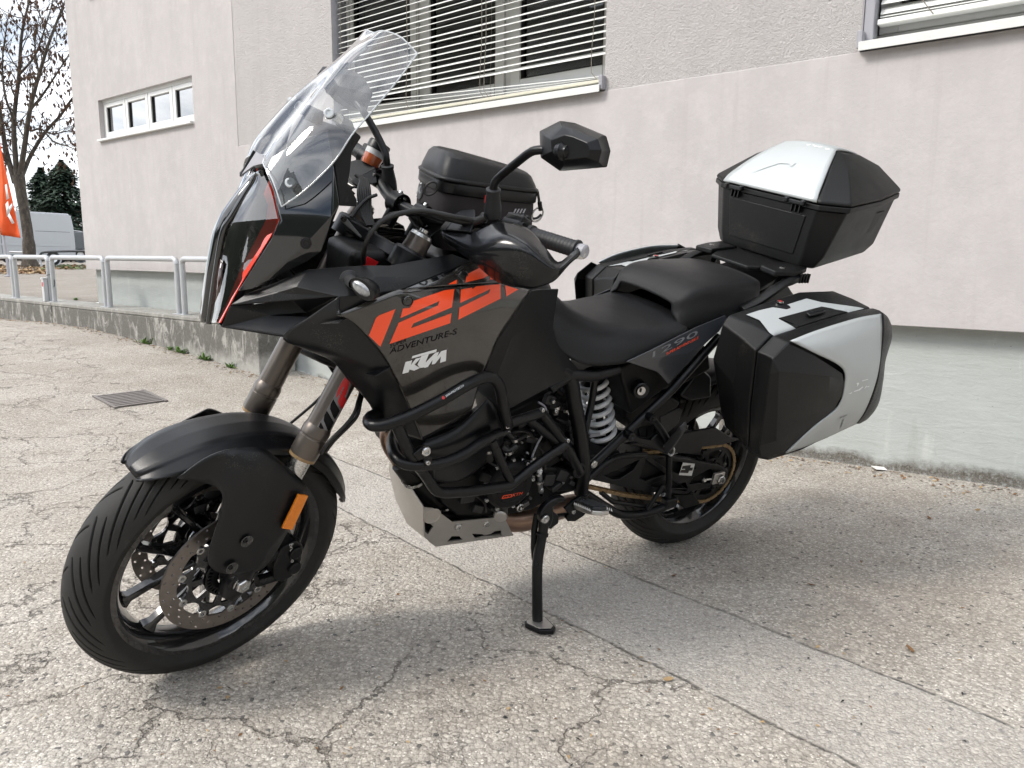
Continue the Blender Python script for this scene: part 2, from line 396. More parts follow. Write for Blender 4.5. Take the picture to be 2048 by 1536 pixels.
def asphalt(name, stone=1.0, tint=(1, 1, 1), cracks=True, strip=None):
    m, n, l, b = new_mat(name)
    tc = n.new('ShaderNodeTexCoord'); V = tc.outputs['Object']
    def vor(scale, feature='F1', vec=V):
        v = n.new('ShaderNodeTexVoronoi'); v.feature = feature; v.inputs['Scale'].default_value = scale; l.new(vec, v.inputs['Vector']); return v
    def rgb(v): s_ = n.new('ShaderNodeSeparateColor'); l.new(v.outputs['Color'], s_.inputs['Color']); return s_.outputs
    vg = vor(108 * stone); vf = vor(260 * stone); gr = rgb(vg); fr = rgb(vf); gd = vg.outputs['Distance']; fd = vf.outputs['Distance']
    col = nramp(n, l, gr['Red'], [(0.0, (0.43, 0.405, 0.37)), (0.35, (0.52, 0.49, 0.45)), (0.75, (0.60, 0.565, 0.515)), (1.0, (0.74, 0.705, 0.65))])
    col2 = nramp(n, l, fr['Red'], [(0.0, (0.34, 0.32, 0.295)), (0.6, (0.49, 0.465, 0.425)), (1.0, (0.68, 0.645, 0.595))])
    col = nmix(n, l, nrange(n, l, gr['Green'], 0.35, 0.55), col2, col)
    gap = nmath(n, l, 'MULTIPLY', nrange(n, l, gd, 0.40, 0.85), 0.55)          # mortar between the stones
    col = nmix(n, l, gap, col, (0.25, 0.235, 0.21))
    col = nmix(n, l, nrange(n, l, gr['Blue'], 0.982, 0.986), col, (0.17, 0.165, 0.16)); col = nmix(n, l, nrange(n, l, fr['Blue'], 0.965, 0.975), col, (0.85, 0.83, 0.78))
    mn = n.new('ShaderNodeTexNoise'); mn.inputs['Scale'].default_value = 4.0; mn.inputs['Detail'].default_value = 6; mn.inputs['Roughness'].default_value = 0.65; l.new(V, mn.inputs['Vector'])
    ms = n.new('ShaderNodeSeparateColor'); l.new(mn.outputs['Color'], ms.inputs['Color']); mid = ms.outputs['Red']; stain = ms.outputs['Green']
    bn = n.new('ShaderNodeTexNoise'); bn.inputs['Scale'].default_value = 1.1; bn.inputs['Detail'].default_value = 3; l.new(V, bn.inputs['Vector']); bs = n.new('ShaderNodeSeparateColor'); l.new(bn.outputs['Color'], bs.inputs['Color'])
    fn = n.new('ShaderNodeTexNoise'); fn.inputs['Scale'].default_value = 24; fn.inputs['Detail'].default_value = 3; l.new(V, fn.inputs['Vector']); wear = fn.outputs['Fac']
    col = nmix(n, l, nrange(n, l, bs['Red'] if False else bs.outputs['Red'], 0.35, 0.68, 0.0, 0.8), col, (0.80, 0.78, 0.76), 'MULTIPLY'); col = nmix(n, l, nrange(n, l, mid, 0.35, 0.7, 0.0, 0.75), col, (0.76, 0.73, 0.69), 'MULTIPLY')
    col = nmix(n, l, nrange(n, l, stain, 0.60, 0.74, 0.0, 0.40), col, (0.20, 0.17, 0.155))
    col = nmix(n, l, 1.0, col, [a_ * b_ for a_, b_ in zip(tint, (0.905, 0.893, 0.875))], 'MULTIPLY')
    height = nmath(n, l, 'ADD', nmath(n, l, 'MULTIPLY', gap, -1.0), nmath(n, l, 'MULTIPLY', fd, -0.35))
    if strip:
        # a trench patch of finer asphalt between two straight joints (distance across it, in metres)
        p0, d, w = strip; nx = Vector((-d.y, d.x, 0))
        dp = n.new('ShaderNodeVectorMath'); dp.operation = 'DOT_PRODUCT'; dp.inputs[1].default_value = nx; l.new(V, dp.inputs[0])
        wob = nmath(n, l, 'MULTIPLY', nmath(n, l, 'SUBTRACT', mid, 0.5), 0.045)
        t = nmath(n, l, 'ADD', nmath(n, l, 'SUBTRACT', dp.outputs['Value'], p0.dot(nx)), wob)
        inside = nmath(n, l, 'MULTIPLY', nrange(n, l, t, -0.004, 0.004), nrange(n, l, t, w + 0.004, w - 0.004))
        fcol = nramp(n, l, fr['Green'], [(0.0, (0.36, 0.345, 0.325)), (0.5, (0.50, 0.48, 0.455)), (1.0, (0.70, 0.675, 0.64))])
        fcol = nmix(n, l, nrange(n, l, fd, 0.35, 0.75, 0, 0.6), fcol, (0.34, 0.325, 0.30))
        fcol = nmix(n, l, 1.0, fcol, (0.86, 0.855, 0.85), 'MULTIPLY')
        al = n.new('ShaderNodeVectorMath'); al.operation = 'DOT_PRODUCT'; al.inputs[1].default_value = d; l.new(V, al.inputs[0]); near = nrange(n, l, nmath(n, l, 'SUBTRACT', al.outputs['Value'], p0.dot(d)), -3.6, -2.2); inside = nmath(n, l, 'MULTIPLY', inside, near)
        col = nmix(n, l, nmath(n, l, 'MULTIPLY', inside, 0.42), col, fcol)
        e = nmath(n, l, 'MINIMUM', nmath(n, l, 'ABSOLUTE', t), nmath(n, l, 'ABSOLUTE', nmath(n, l, 'SUBTRACT', t, w)))
        seam = nmath(n, l, 'MULTIPLY', nmath(n, l, 'MULTIPLY', nrange(n, l, e, 0.008, 0.001), near), nrange(n, l, wear, 0.30, 0.55))
        col = nmix(n, l, nmath(n, l, 'MULTIPLY', seam, 0.50), col, (0.075, 0.068, 0.06)); height = nmath(n, l, 'ADD', height, nmath(n, l, 'MULTIPLY', seam, -2.2))
        outside = nmath(n, l, 'SUBTRACT', 1.0, inside)
    if cracks:
        def crack(scale, amp, w0, w1, thr, ch):
            sc = n.new('ShaderNodeVectorMath'); sc.operation = 'SCALE'; sc.inputs['Scale'].default_value = amp; l.new(mn.outputs['Color'], sc.inputs[0])
            ad = n.new('ShaderNodeVectorMath'); ad.operation = 'ADD'; l.new(V, ad.inputs[0]); l.new(sc.outputs['Vector'], ad.inputs[1])
            ce = vor(scale, 'DISTANCE_TO_EDGE', ad.outputs['Vector']).outputs['Distance']
            return nmath(n, l, 'MULTIPLY', nrange(n, l, ce, w1, w0), nrange(n, l, bs.outputs[ch], thr, thr + 0.12))
        c1 = crack(2.1, 0.42, 0.003, 0.013, 0.33, 'Green'); c2 = crack(4.0, 0.30, 0.003, 0.014, 0.53, 'Blue')
        ck = nmath(n, l, 'MAXIMUM', c1, nmath(n, l, 'MULTIPLY', c2, 0.8))
        if strip: half = nrange(n, l, t, 0.05, -0.05); ck = nmath(n, l, 'MULTIPLY', nmath(n, l, 'MULTIPLY', ck, outside), nmath(n, l, 'ADD', nmath(n, l, 'MULTIPLY', half, 0.97), 0.03))
        ck = nmath(n, l, 'MULTIPLY', ck, nrange(n, l, wear, 0.30, 0.46))
        col = nmix(n, l, nmath(n, l, 'MULTIPLY', ck, 0.66), col, (0.115, 0.10, 0.085)); height = nmath(n, l, 'ADD', height, nmath(n, l, 'MULTIPLY', ck, -2.2))
    l.new(col, b.inputs['Base Color']); b.inputs['Roughness'].default_value = 0.82; b.inputs['Specular IOR Level'].default_value = 0.35
    bp = n.new('ShaderNodeBump'); bp.inputs['Strength'].default_value = 0.9; bp.inputs['Distance'].default_value = 0.0045
    l.new(height, bp.inputs['Height']); l.new(bp.outputs['Normal'], b.inputs['Normal'])
    return m
sa, sb = G(1089, 1220), G(1724, 1536); sdir = (sb - sa).normalized(); snx = Vector((-sdir.y, sdir.x, 0)); swid = (G(1554, 1265) - sa).dot(snx)
asphalt('asphalt_lot', strip=(sa, sdir, swid)); asphalt('asphalt_upper', 1.0, (0.66, 0.64, 0.62), cracks=False)

# the lot: one sheet, rising gently along the facade to the left, reaching the horizon away from it
def sheet_grid(name, ss, oo, zf, mat):
    vs = []; fs = []
    for s in ss:
        for o in oo:
            p = W_P + W_D0 * s + W_N * o; vs.append((p.x, p.y, zf(s, o)))
    k = len(oo)
    for i in range(len(ss) - 1):
        for j in range(k - 1): fs.append((i * k + j, (i + 1) * k + j, (i + 1) * k + j + 1, i * k + j + 1))
    me = from_py(vs, fs); o = link(name, me, mat)
    for p in me.polygons: p.use_smooth = True
    if me.polygons[0].normal.z < 0: me.flip_normals()
    return struct(o)
sheet_grid('ground', [-400, -60, -10, 0, 3.0, 3.4, 3.9, 4.4, 4.7, 5.05, 5.5, 6, 6.5, 7, 7.5, 8, 8.6, 9.2, 10, 11, 13, 16, 40, 400], [-0.02, 0.35, 1, 2, 4, 8, 20, 60, 500], lambda s, o: ground_z(s), 'asphalt_lot')
# pavement on the upper level, left of and behind the building
TOP_Z = 0.445
def upper(s, o): return (Wv(s, TOP_Z, o)).z
vs = [Wv(s, TOP_Z - 0.004, o) for s, o in ((4.9, 0.2), (400, 0.2), (400, -400), (8.75, -400), (8.75, 0.0), (4.9, 0.0))]
struct(link('pavement', from_py(vs, [[5, 4, 1, 0], [4, 3, 2, 1]]), 'asphalt_upper'))
me = bpy.data.objects['pavement'].data
if me.polygons[0].normal.z < 0: me.flip_normals()

# unseen dark ridge added behind and beside the camera to darken reflections and fill
plain('ridge_dark', (0.055, 0.062, 0.045), 0.95, var=0.5, vscale=0.15)
def added_ridge():
    rn = random.Random(4); N = 90; vs = []; fs = []
    for i in range(N + 1):
        a = rad(175 + 185 * i / N); h = 34 + 8 * math.sin(i * .31) + 4 * math.sin(i * .83 + 1) + rn.uniform(-1.2, 1.2)
        for r_, z in ((70, -1), (82, h * .55), (95, h * .9), (110, h), (140, h * .8)): vs.append((r_ * math.cos(a), r_ * math.sin(a), z + rn.uniform(-.6, .6) * (z > 0)))
    for i in range(N):
        for j in range(4): fs.append((i * 5 + j, (i + 1) * 5 + j, (i + 1) * 5 + j + 1, i * 5 + j + 1))
    me = from_py(vs, fs); sharp(me, 60); struct(link('added_ridge', me, 'ridge_dark'))
added_ridge()
# ---------------------------------------------------------------- building
def plaster(name, col, rough_relief=0.0, stain=0.5):
    m, n, l, b = new_mat(name); tc = n.new('ShaderNodeTexCoord'); V = tc.outputs['Object']
    mp = n.new('ShaderNodeMapping'); mp.inputs['Scale'].default_value = (1, 1, 0.28); l.new(V, mp.inputs['Vector']); S = mp.outputs['Vector']
    a = nodes_noise(n, l, S, 3.5, 6, 0.65, 0.3); f = nodes_noise(n, l, V, 9, 6, 0.7); g = nodes_noise(n, l, V, 90, 3, 0.6); st = nodes_noise(n, l, S, 14, 6, 0.7)
    c = nmix(n, l, nrange(n, l, a, 0.36, 0.62, 0, stain * 1.3), col, [x * y for x, y in zip(col, (0.80, 0.80, 0.81))])
    c = nmix(n, l, nrange(n, l, f, 0.46, 0.66, 0, stain * 1.3), c, [min(1, x * 1.13) for x in col]); c = nmix(n, l, nrange(n, l, nodes_noise(n, l, V, 2.2, 5, 0.65, 0.8), 0.42, 0.66, 0, stain * 0.9), c, [x * y for x, y in zip(col, (0.86, 0.865, 0.88))])
    c = nmix(n, l, nrange(n, l, st, 0.56, 0.75, 0, stain * 0.55), c, [x * y for x, y in zip(col, (0.84, 0.82, 0.80))])
    c = nmix(n, l, nrange(n, l, g, 0.3, 0.7, 0, 0.25), c, [x * 0.9 for x in col])
    mq = n.new('ShaderNodeMapping'); mq.inputs['Scale'].default_value = (1, 1, 0.045); l.new(V, mq.inputs['Vector'])        # rain streaks
    c = nmix(n, l, nrange(n, l, nodes_noise(n, l, mq.outputs['Vector'], 17, 4, 0.6), 0.57, 0.72, 0, 0.38), c, [x * y for x, y in zip(col, (0.82, 0.81, 0.80))])
    l.new(c, b.inputs['Base Color']); b.inputs['Roughness'].default_value = 0.9; b.inputs['Specular IOR Level'].default_value = 0.25
    bp = n.new('ShaderNodeBump')
    if rough_relief:
        h1 = nodes_noise(n, l, V, 105, 3, 0.6, 1.2); h2 = nodes_noise(n, l, V, 60, 2, 0.5, 0.8); hh = nmath(n, l, 'ADD', h1, nmath(n, l, 'MULTIPLY', h2, 0.5))
        bp.inputs['Strength'].default_value = 1.0; bp.inputs['Distance'].default_value = rough_relief
    else:
        h1 = nodes_noise(n, l, V, 40, 4, 0.6, 0.5); h2 = nodes_noise(n, l, V, 6, 3); hh = nmath(n, l, 'ADD', h1, h2); bp.inputs['Strength'].default_value = 0.35; bp.inputs['Distance'].default_value = 0.004
    l.new(hh, bp.inputs['Height']); l.new(bp.outputs['Normal'], b.inputs['Normal']); return m
PINK = (0.535, 0.508, 0.503)
plaster('plaster_smooth', PINK, 0, 0.36); plaster('plaster_rough', (0.575, 0.55, 0.54), 0.011, 0.25); plaster('plaster_left', (0.53, 0.505, 0.498), 0.0025, 0.36)
def plinth_mat():
    m, n, l, b = new_mat('plinth_paint'); tc = n.new('ShaderNodeTexCoord'); V = tc.outputs['Object']
    mp = n.new('ShaderNodeMapping'); mp.inputs['Scale'].default_value = (1, 1, 0.18); l.new(V, mp.inputs['Vector']); S = mp.outputs['Vector']
    col = (0.47, 0.50, 0.485)
    c = nmix(n, l, nrange(n, l, nodes_noise(n, l, V, 4, 6, 0.7), 0.35, 0.7, 0, 0.6), col, (0.39, 0.41, 0.395))
    c = nmix(n, l, nrange(n, l, nodes_noise(n, l, S, 11, 5, 0.6), 0.62, 0.70, 0, 0.45), c, (0.60, 0.62, 0.60))
    c = nmix(n, l, nrange(n, l, nodes_noise(n, l, S, 8, 5, 0.6), 0.64, 0.74, 0, 0.5), c, (0.33, 0.34, 0.32))
    c = nmix(n, l, nrange(n, l, nodes_noise(n, l, V, 70, 3), 0.70, 0.74, 0, 0.7), c, (0.20, 0.19, 0.17))
    # splash dirt and bare concrete along the foot of the wall: an uneven stain
    sp = n.new('ShaderNodeSeparateXYZ'); l.new(V, sp.inputs['Vector'])
    zz = nmath(n, l, 'ADD', sp.outputs['Z'], nmath(n, l, 'MULTIPLY', nmath(n, l, 'SUBTRACT', nodes_noise(n, l, V, 5, 6, 0.7), 0.5), 0.16))
    zz = nmath(n, l, 'ADD', zz, nmath(n, l, 'MULTIPLY', sp.outputs['X'], 0.012))
    k = nrange(n, l, zz, 0.075, 0.03); k = nmath(n, l, 'MULTIPLY', k, nrange(n, l, nodes_noise(n, l, V, 60, 3, 0.7), 0.25, 0.5, 0.45, 1))
    c = nmix(n, l, k, c, nramp(n, l, nodes_noise(n, l, V, 130, 3), [(0.3, (0.06, 0.055, 0.045)), (0.7, (0.20, 0.185, 0.16))]))
    l.new(c, b.inputs['Base Color']); b.inputs['Roughness'].default_value = 0.75
    bp = n.new('ShaderNodeBump'); bp.inputs['Strength'].default_value = 0.5; bp.inputs['Distance'].default_value = 0.008
    mp2 = n.new('ShaderNodeMapping'); mp2.inputs['Scale'].default_value = (0.35, 1, 1.6); l.new(V, mp2.inputs['Vector'])
    l.new(nmath(n, l, 'ADD', nodes_noise(n, l, mp2.outputs['Vector'], 16, 6, 0.65, 0.6), nmath(n, l, 'MULTIPLY', nodes_noise(n, l, V, 80, 3), 0.3)), bp.inputs['Height']); l.new(bp.outputs['Normal'], b.inputs['Normal'])
plinth_mat()
plain('pvc_white', (0.74, 0.75, 0.74), 0.35, var=0.04, vscale=12, dust=0.15)
plain('blind_white', (0.80, 0.81, 0.78), 0.40, var=0.06, vscale=8, dust=0.1)
plain('sill_white', (0.72, 0.73, 0.71), 0.42, var=0.08, vscale=10, dust=0.2)
plain('rail_cream', (0.60, 0.58, 0.47), 0.45, var=0.08, vscale=10)
plain('gasket', (0.012, 0.012, 0.012), 0.5)
plain('cord', (0.22, 0.20, 0.16), 0.8)
plain('guide_grey', (0.34, 0.34, 0.37), 0.5, var=0.1, vscale=6)
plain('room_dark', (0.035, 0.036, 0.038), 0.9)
plain('reveal', (0.42, 0.41, 0.43), 0.85, var=0.08, vscale=20)
def glass_mat(name, tint, refl=1.0):
    m, n, l, b = new_mat(name); out = n['Material Output']
    tr = n.new('ShaderNodeBsdfTransparent'); tr.inputs['Color'].default_value = c4(tint); gl = n.new('ShaderNodeBsdfGlossy'); gl.inputs['Roughness'].default_value = 0.01
    fr = n.new('ShaderNodeFresnel'); fr.inputs['IOR'].default_value = 1.52
    mx = n.new('ShaderNodeMixShader'); l.new(nmath(n, l, 'MULTIPLY', fr.outputs['Fac'], refl, True), mx.inputs['Fac']); l.new(tr.outputs[0], mx.inputs[1]); l.new(gl.outputs[0], mx.inputs[2])
    l.new(mx.outputs[0], out.inputs['Surface']); return m
glass_mat('window_glass', (0.50, 0.52, 0.53), 1.8); glass_mat('coated_glass', (0.30, 0.34, 0.36), 5.0)
bld = T('building', 'pale pink plastered building with blue-grey plinth behind the motorcycle', 'building', (0, 0, 0)); bld.o.matrix_world = WALL_M
def wbox(name, s0, s1, z0, z1, o0, o1, mat, parent, bev=0.0):
    bm = bmesh.new(); box_bm(bm, Vector(((s0 + s1) / 2, (o0 + o1) / 2, (z0 + z1) / 2)), XA * ((s1 - s0) / 2), YA * ((o1 - o0) / 2), ZA * ((z1 - z0) / 2)); bmesh.ops.recalc_face_normals(bm, faces=bm.faces)
    o = link(name, bm_mesh(bm, 0), mat); o.parent = parent.o if isinstance(parent, T) else parent
    if bev: bevel(o, bev)
    return o
def wtube(name, pts, r, mat, parent, seg=6, res=None):
    bm = bmesh.new(); tube_bm(bm, [Vector(p) for p in pts], r, seg, res); o = link(name, bm_mesh(bm, 50), mat); o.parent = parent.o if isinstance(parent, T) else parent; return o
wbox('plinth', -9, 8.69, -0.4, 0.90, -0.25, -0.03, 'plinth_paint', bld)
wbox('lower_wall', -9, 5.56, 0.687, 1.905, -0.25, 0.052, 'plaster_smooth', bld, 0.004)
for a, b_, z0, z1 in ((4.27, 5.56, 1.905, 7), (0.54, 1.89, 1.905, 7), (1.89, 4.27, 3.5, 7), (-1.5, 0.54, 3.5, 7), (-9, -1.5, 1.905, 7)):
    wbox('upper_wall', a, b_, z0, z1, -0.25, 0.047, 'plaster_rough', bld)
for a, b_, z0, z1 in ((5.56, 6.25, 0.822, 7), (8.14, 8.75, 0.822, 7), (6.25, 8.14, 0.822, 2.178), (6.25, 8.14, 2.577, 3.60), (6.25, 8.14, 4.0, 7)):
    wbox('end_wall', a, b_, z0, z1, -0.25, 0.050, 'plaster_left', bld)
wbox('gable_wall', 8.50, 8.749, 0.822, 7, -12, -0.25, 'plaster_left', bld)
wbox('gable_plinth', 8.45, 8.689, -0.4, 0.821, -12, -0.251, 'plinth_paint', bld)
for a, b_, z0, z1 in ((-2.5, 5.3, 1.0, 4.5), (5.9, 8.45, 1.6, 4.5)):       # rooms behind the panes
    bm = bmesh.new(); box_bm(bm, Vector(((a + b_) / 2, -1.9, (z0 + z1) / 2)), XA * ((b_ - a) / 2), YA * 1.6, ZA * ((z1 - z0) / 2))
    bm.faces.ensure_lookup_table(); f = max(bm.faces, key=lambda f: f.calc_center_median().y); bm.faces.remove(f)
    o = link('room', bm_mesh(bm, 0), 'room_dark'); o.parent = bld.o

def frame_bars(win, s0, s1, z0, z1, o0, o1, wl_, wr, wt, wb, mat='pvc_white'):
    wbox('frame_bar', s0, s0 + wr, z0, z1, o0, o1, mat, win, 0.004); wbox('frame_bar', s1 - wl_, s1, z0, z1, o0, o1, mat, win, 0.004)
    wbox('frame_bar', s0 + wr, s1 - wl_, z1 - wt, z1, o0, o1, mat, win, 0.004); wbox('frame_bar', s0 + wr, s1 - wl_, z0, z0 + wb, o0, o1, mat, win, 0.004)
# -- wide window with the raised, crooked venetian blind
win = wbox('window', 1.88, 4.40, 1.86, 1.975, -0.20, -0.095, 'pvc_white', bld, 0.003)
def pane(win, s0, s1, z0, z1, off=-0.118, gm='window_glass'):
    wbox('gasket', s0 - 0.012, s1 + 0.012, z0 - 0.012, z1 + 0.012, off - 0.012, off - 0.008, 'gasket', win) if False else None
    o = wbox('pane', s0, s1, z0, z1, off - 0.006, off, gm, win); return o
for a, b_ in ((1.991, 2.603), (2.806, 3.389), (3.581, 4.187)):
    frame_bars(win, a - 0.075, b_ + 0.075, 2.00, 3.5, -0.145, -0.085, 0.075, 0.075, 0.08, 0.085)
    for g in ((a - 0.001, a + 0.012), (b_ - 0.012, b_ + 0.001)): wbox('gasket', g[0], g[1], 2.085, 3.42, -0.128, -0.098, 'gasket', win)
    wbox('gasket', a, b_, 2.085, 2.095, -0.127, -0.099, 'gasket', win); pane(win, a, b_, 2.09, 3.42)
for a, b_ in ((1.80, 1.916), (2.678, 2.731), (3.464, 3.506), (4.262, 4.42)): wbox('mullion', a, b_, 1.975, 3.5, -0.19, -0.10, 'pvc_white', win, 0.003)
wbox('reveal', 4.268, 4.276, 1.93, 3.5, -0.16, 0.045, 'guide_grey', win); wbox('reveal', 1.880, 1.888, 1.93, 3.5, -0.10, 0.045, 'reveal', win)
def sill(win, s0, s1, z, o_in=-0.10, o_out=0.095):
    bm = bmesh.new(); prof = [(o_in, z + 0.035), (o_out, z + 0.004), (o_out, z - 0.035), (o_out - 0.004, z - 0.035), (o_out - 0.004, z - 0.002), (o_in, z + 0.030)]
    a = [bm.verts.new((s0, o, zz)) for o, zz in prof]; b_ = [bm.verts.new((s1, o, zz)) for o, zz in prof]; k = len(prof)
    for i in range(k): bm.faces.new((a[i], b_[i], b_[(i + 1) % k], a[(i + 1) % k]))
    bm.faces.new(a[::-1]); bm.faces.new(b_); bmesh.ops.recalc_face_normals(bm, faces=bm.faces)
    o = link('sill', bm_mesh(bm, 0), 'sill_white'); o.parent = win; bevel(o, 0.0015)
    for s in (s0, s1): wbox('sill_cap', s - 0.012, s + 0.012, z - 0.02, z + 0.055, 0.02, o_out - 0.01, 'guide_grey', win, 0.004)
    return o
sill(win, 1.895, 4.265, 1.930)
def slat_mesh(length, width, thick=0.0014):
    """a rolled aluminium slat along x, slightly crowned"""
    bm = bmesh.new(); N = 5; rows = []
    for e in (0, 1):
        top = [bm.verts.new((e * length, (k / (N - 1) - 0.5) * width, 0.0035 * (1 - (2 * k / (N - 1) - 1) ** 2))) for k in range(N)]
        bot = [bm.verts.new((v.co.x, v.co.y, v.co.z - thick)) for v in top]; rows.append(top + bot[::-1])
    k = len(rows[0])
    for i in range(k): bm.faces.new((rows[0][i], rows[1][i], rows[1][(i + 1) % k], rows[0][(i + 1) % k]))
    bm.faces.new(rows[0][::-1]); bm.faces.new(rows[1]); bmesh.ops.recalc_face_normals(bm, faces=bm.faces); me = bm_mesh(bm, 40); me.materials.append(MATS['blind_white']); return me
def slats(win, s0, s1, heights, tilt, width=0.05, off=-0.02, name='blind_slat'):
    me = slat_mesh(s1 - s0, width); rnd = random.Random(3)
    for h0, h1 in heights:
        o = bpy.data.objects.new(name, me); COL.objects.link(o); o.parent = win
        ang = math.atan2(h1 - h0, s1 - s0); o.matrix_basis = Matrix.Translation((s0, off + rnd.uniform(-.002, .002), h0)) @ Matrix.Rotation(-ang, 4, 'Y') @ Matrix.Rotation(rad(tilt + rnd.uniform(-5, 5)), 4, 'X')
hts = [(2.165 + 0.040 * k + random.uniform(-.005, .005), 2.150 + 0.040 * k + random.uniform(-.005, .005)) for k in range(33)]
slats(win, 1.905, 4.25, hts, -25); slats(win, 1.905, 4.25, [(2.000, 2.112), (1.994, 2.070), (1.988, 2.030), (1.982, 1.995)], -16); slats(win, 1.905, 4.25, [(2.13, 2.128)], -38)
wbox('blind_rail', 1.905, 4.25, 1.957, 1.975, -0.005, 0.040, 'rail_cream', win, 0.004)
for s in (1.985, 2.79, 2.825, 3.50, 4.20):
    wtube('blind_cord', [(s, 0.012, 3.5), (s + 0.006, 0.015, 2.7), (s, 0.02, 2.35), (s + 0.012, 0.025, 2.12), (s + 0.002, 0.03, 1.985), (s - 0.03, 0.032, 1.98)], 0.0022, 'cord', win, 5, 20)
    wtube('blind_cord', [(s - 0.022, -0.045, 3.5), (s - 0.025, -0.045, 2.5), (s - 0.02, -0.04, 2.0)], 0.0015, 'cord', win, 4)
# -- the second window, cut by the frame of the photograph
win2 = wbox('window', -1.5, 0.55, 1.87, 2.00, -0.20, -0.095, 'pvc_white', bld, 0.003)
frame_bars(win2, -1.45, 0.50, 2.00, 3.5, -0.145, -0.085, 0.08, 0.08, 0.08, 0.09); pane(win2, -1.36, 0.42, 2.09, 3.42)
wbox('guide_post', 0.490, 0.535, 1.945, 3.5, -0.03, 0.040, 'guide_grey', win2, 0.006); wbox('reveal', 0.5352, 0.540, 1.93, 3.5, -0.10, 0.045, 'reveal', win2); sill(win2, -1.5, 0.535, 1.935)
slats(win2, -1.5, 0.478, [(2.085 + 0.042 * k, 2.085 + 0.042 * k) for k in range(32)], -48, 0.055); slats(win2, -1.5, 0.478, [(2.052, 2.060)], -20)
wbox('blind_rail', -1.5, 0.478, 2.012, 2.036, -0.02, 0.035, 'blind_white', win2, 0.004)
for s in (0.29,): wtube('blind_cord', [(s, 0.015, 3.5), (s, 0.02, 2.4), (s + 0.012, 0.03, 2.12), (s - 0.004, 0.035, 2.03), (s - 0.035, 0.036, 2.02)], 0.0022, 'cord', win2, 5, 16)
# -- narrow four-pane window in the end wall
win3 = wbox('window', 6.2, 8.20, 2.140, 2.205, -0.06, 0.010, 'pvc_white', bld, 0.003)
for k in range(4):
    b_ = 8.118 - 0.474 * k; a = b_ - 0.472; frame_bars(win3, a + 0.003, b_ - 0.003, 2.206, 2.545, -0.045, 0.004, 0.050, 0.050, 0.042, 0.050)
    for g in ((a + 0.052, a + 0.058), (b_ - 0.060, b_ - 0.052)): wbox('gasket', g[0], g[1], 2.255, 2.503, -0.03, -0.008, 'gasket', win3)
    pane(win3, a + 0.053, b_ - 0.053, 2.256, 2.503, -0.02, 'coated_glass')
wbox('frame_bar', 6.2, 8.20, 2.546, 2.60, -0.06, 0.006, 'pvc_white', win3, 0.003); wbox('reveal', 8.119, 8.20, 2.17, 2.56, -0.06, 0.0, 'pvc_white', win3)
wbox('sill', 6.26, 8.16, 2.160, 2.182, -0.10, 0.085, 'sill_white', win3, 0.003)
for k in range(8): bm = bmesh.new(); lathe_bm(bm, [(0, 0.006), (0.004, 0.006), (0.004, 0)], Vector((6.45 + 0.225 * k, 0.010, 2.185)), YA, 8); o = link('screw_cap', bm_mesh(bm), 'guide_grey'); o.parent = win3
win4 = wbox('window', 6.2, 8.40, 3.60, 3.665, -0.20, -0.10, 'pvc_white', bld, 0.003)
frame_bars(win4, 6.2, 8.4, 3.665, 4.02, -0.165, -0.115, 0.06, 0.06, 0.05, 0.05); pane(win4, 6.26, 8.34, 3.71, 3.97, -0.14); wbox('sill', 6.26, 8.16, 3.585, 3.606, -0.10, 0.085, 'sill_white', win4, 0.003)

# ---------------------------------------------------------------- low retaining wall and its railings
def concrete(name, dark=0.5):
    m, n, l, b = new_mat(name); tc = n.new('ShaderNodeTexCoord'); V = tc.outputs['Object']
    mp = n.new('ShaderNodeMapping'); mp.inputs['Scale'].default_value = (1, 1, 0.42); l.new(V, mp.inputs['Vector']); S = mp.outputs['Vector']
    c = nramp(n, l, nodes_noise(n, l, V, 30, 6, 0.7), [(0.3, (0.30, 0.295, 0.27)), (0.7, (0.44, 0.43, 0.40))])
    k = nramp(n, l, nodes_noise(n, l, S, 8, 8, 0.75, 0.8), [(0.50, 1.0), (0.60, 0.0)])
    sp = n.new('ShaderNodeSeparateXYZ'); l.new(V, sp.inputs['Vector'])
    k2 = nrange(n, l, nmath(n, l, 'ADD', sp.outputs['Z'], nmath(n, l, 'MULTIPLY', nodes_noise(n, l, V, 4, 4), 0.30)), 0.24, 0.34)
    k = nmath(n, l, 'MULTIPLY', nmath(n, l, 'MULTIPLY', k, k2), dark)
    c = nmix(n, l, k, c, nramp(n, l, nodes_noise(n, l, V, 60, 4), [(0.3, (0.055, 0.052, 0.045)), (0.7, (0.11, 0.105, 0.092))]))
    l.new(c, b.inputs['Base Color']); b.inputs['Roughness'].default_value = 0.9
    bp = n.new('ShaderNodeBump'); bp.inputs['Strength'].default_value = 0.8; bp.inputs['Distance'].default_value = 0.006; l.new(nodes_noise(n, l, V, 45, 6, 0.7), bp.inputs['Height']); l.new(bp.outputs['Normal'], b.inputs['Normal'])
concrete('weathered_concrete', 0.80); concrete('kerb_concrete', 0.35)
rw = T('retaining_wall', 'low weathered concrete wall with black streaks under the grey railings', 'wall', (0, 0, 0)); rw.o.matrix_world = WALL_M
o = wbox('wall_face', 4.93, 9.02, -0.3, TOP_Z - 0.0405, 0.0, 0.35, 'weathered_concrete', rw, 0.012); o = wbox('wall_face', 9.035, 30, -0.3, TOP_Z - 0.0405, 0.0, 0.35, 'weathered_concrete', rw, 0.012)
wbox('coping', 4.93, 9.025, TOP_Z - 0.04, TOP_Z, 0.002, 0.352, 'kerb_concrete', rw, 0.010); wbox('coping', 9.03, 30, TOP_Z - 0.04, TOP_Z, 0.002, 0.352, 'kerb_concrete', rw, 0.010)
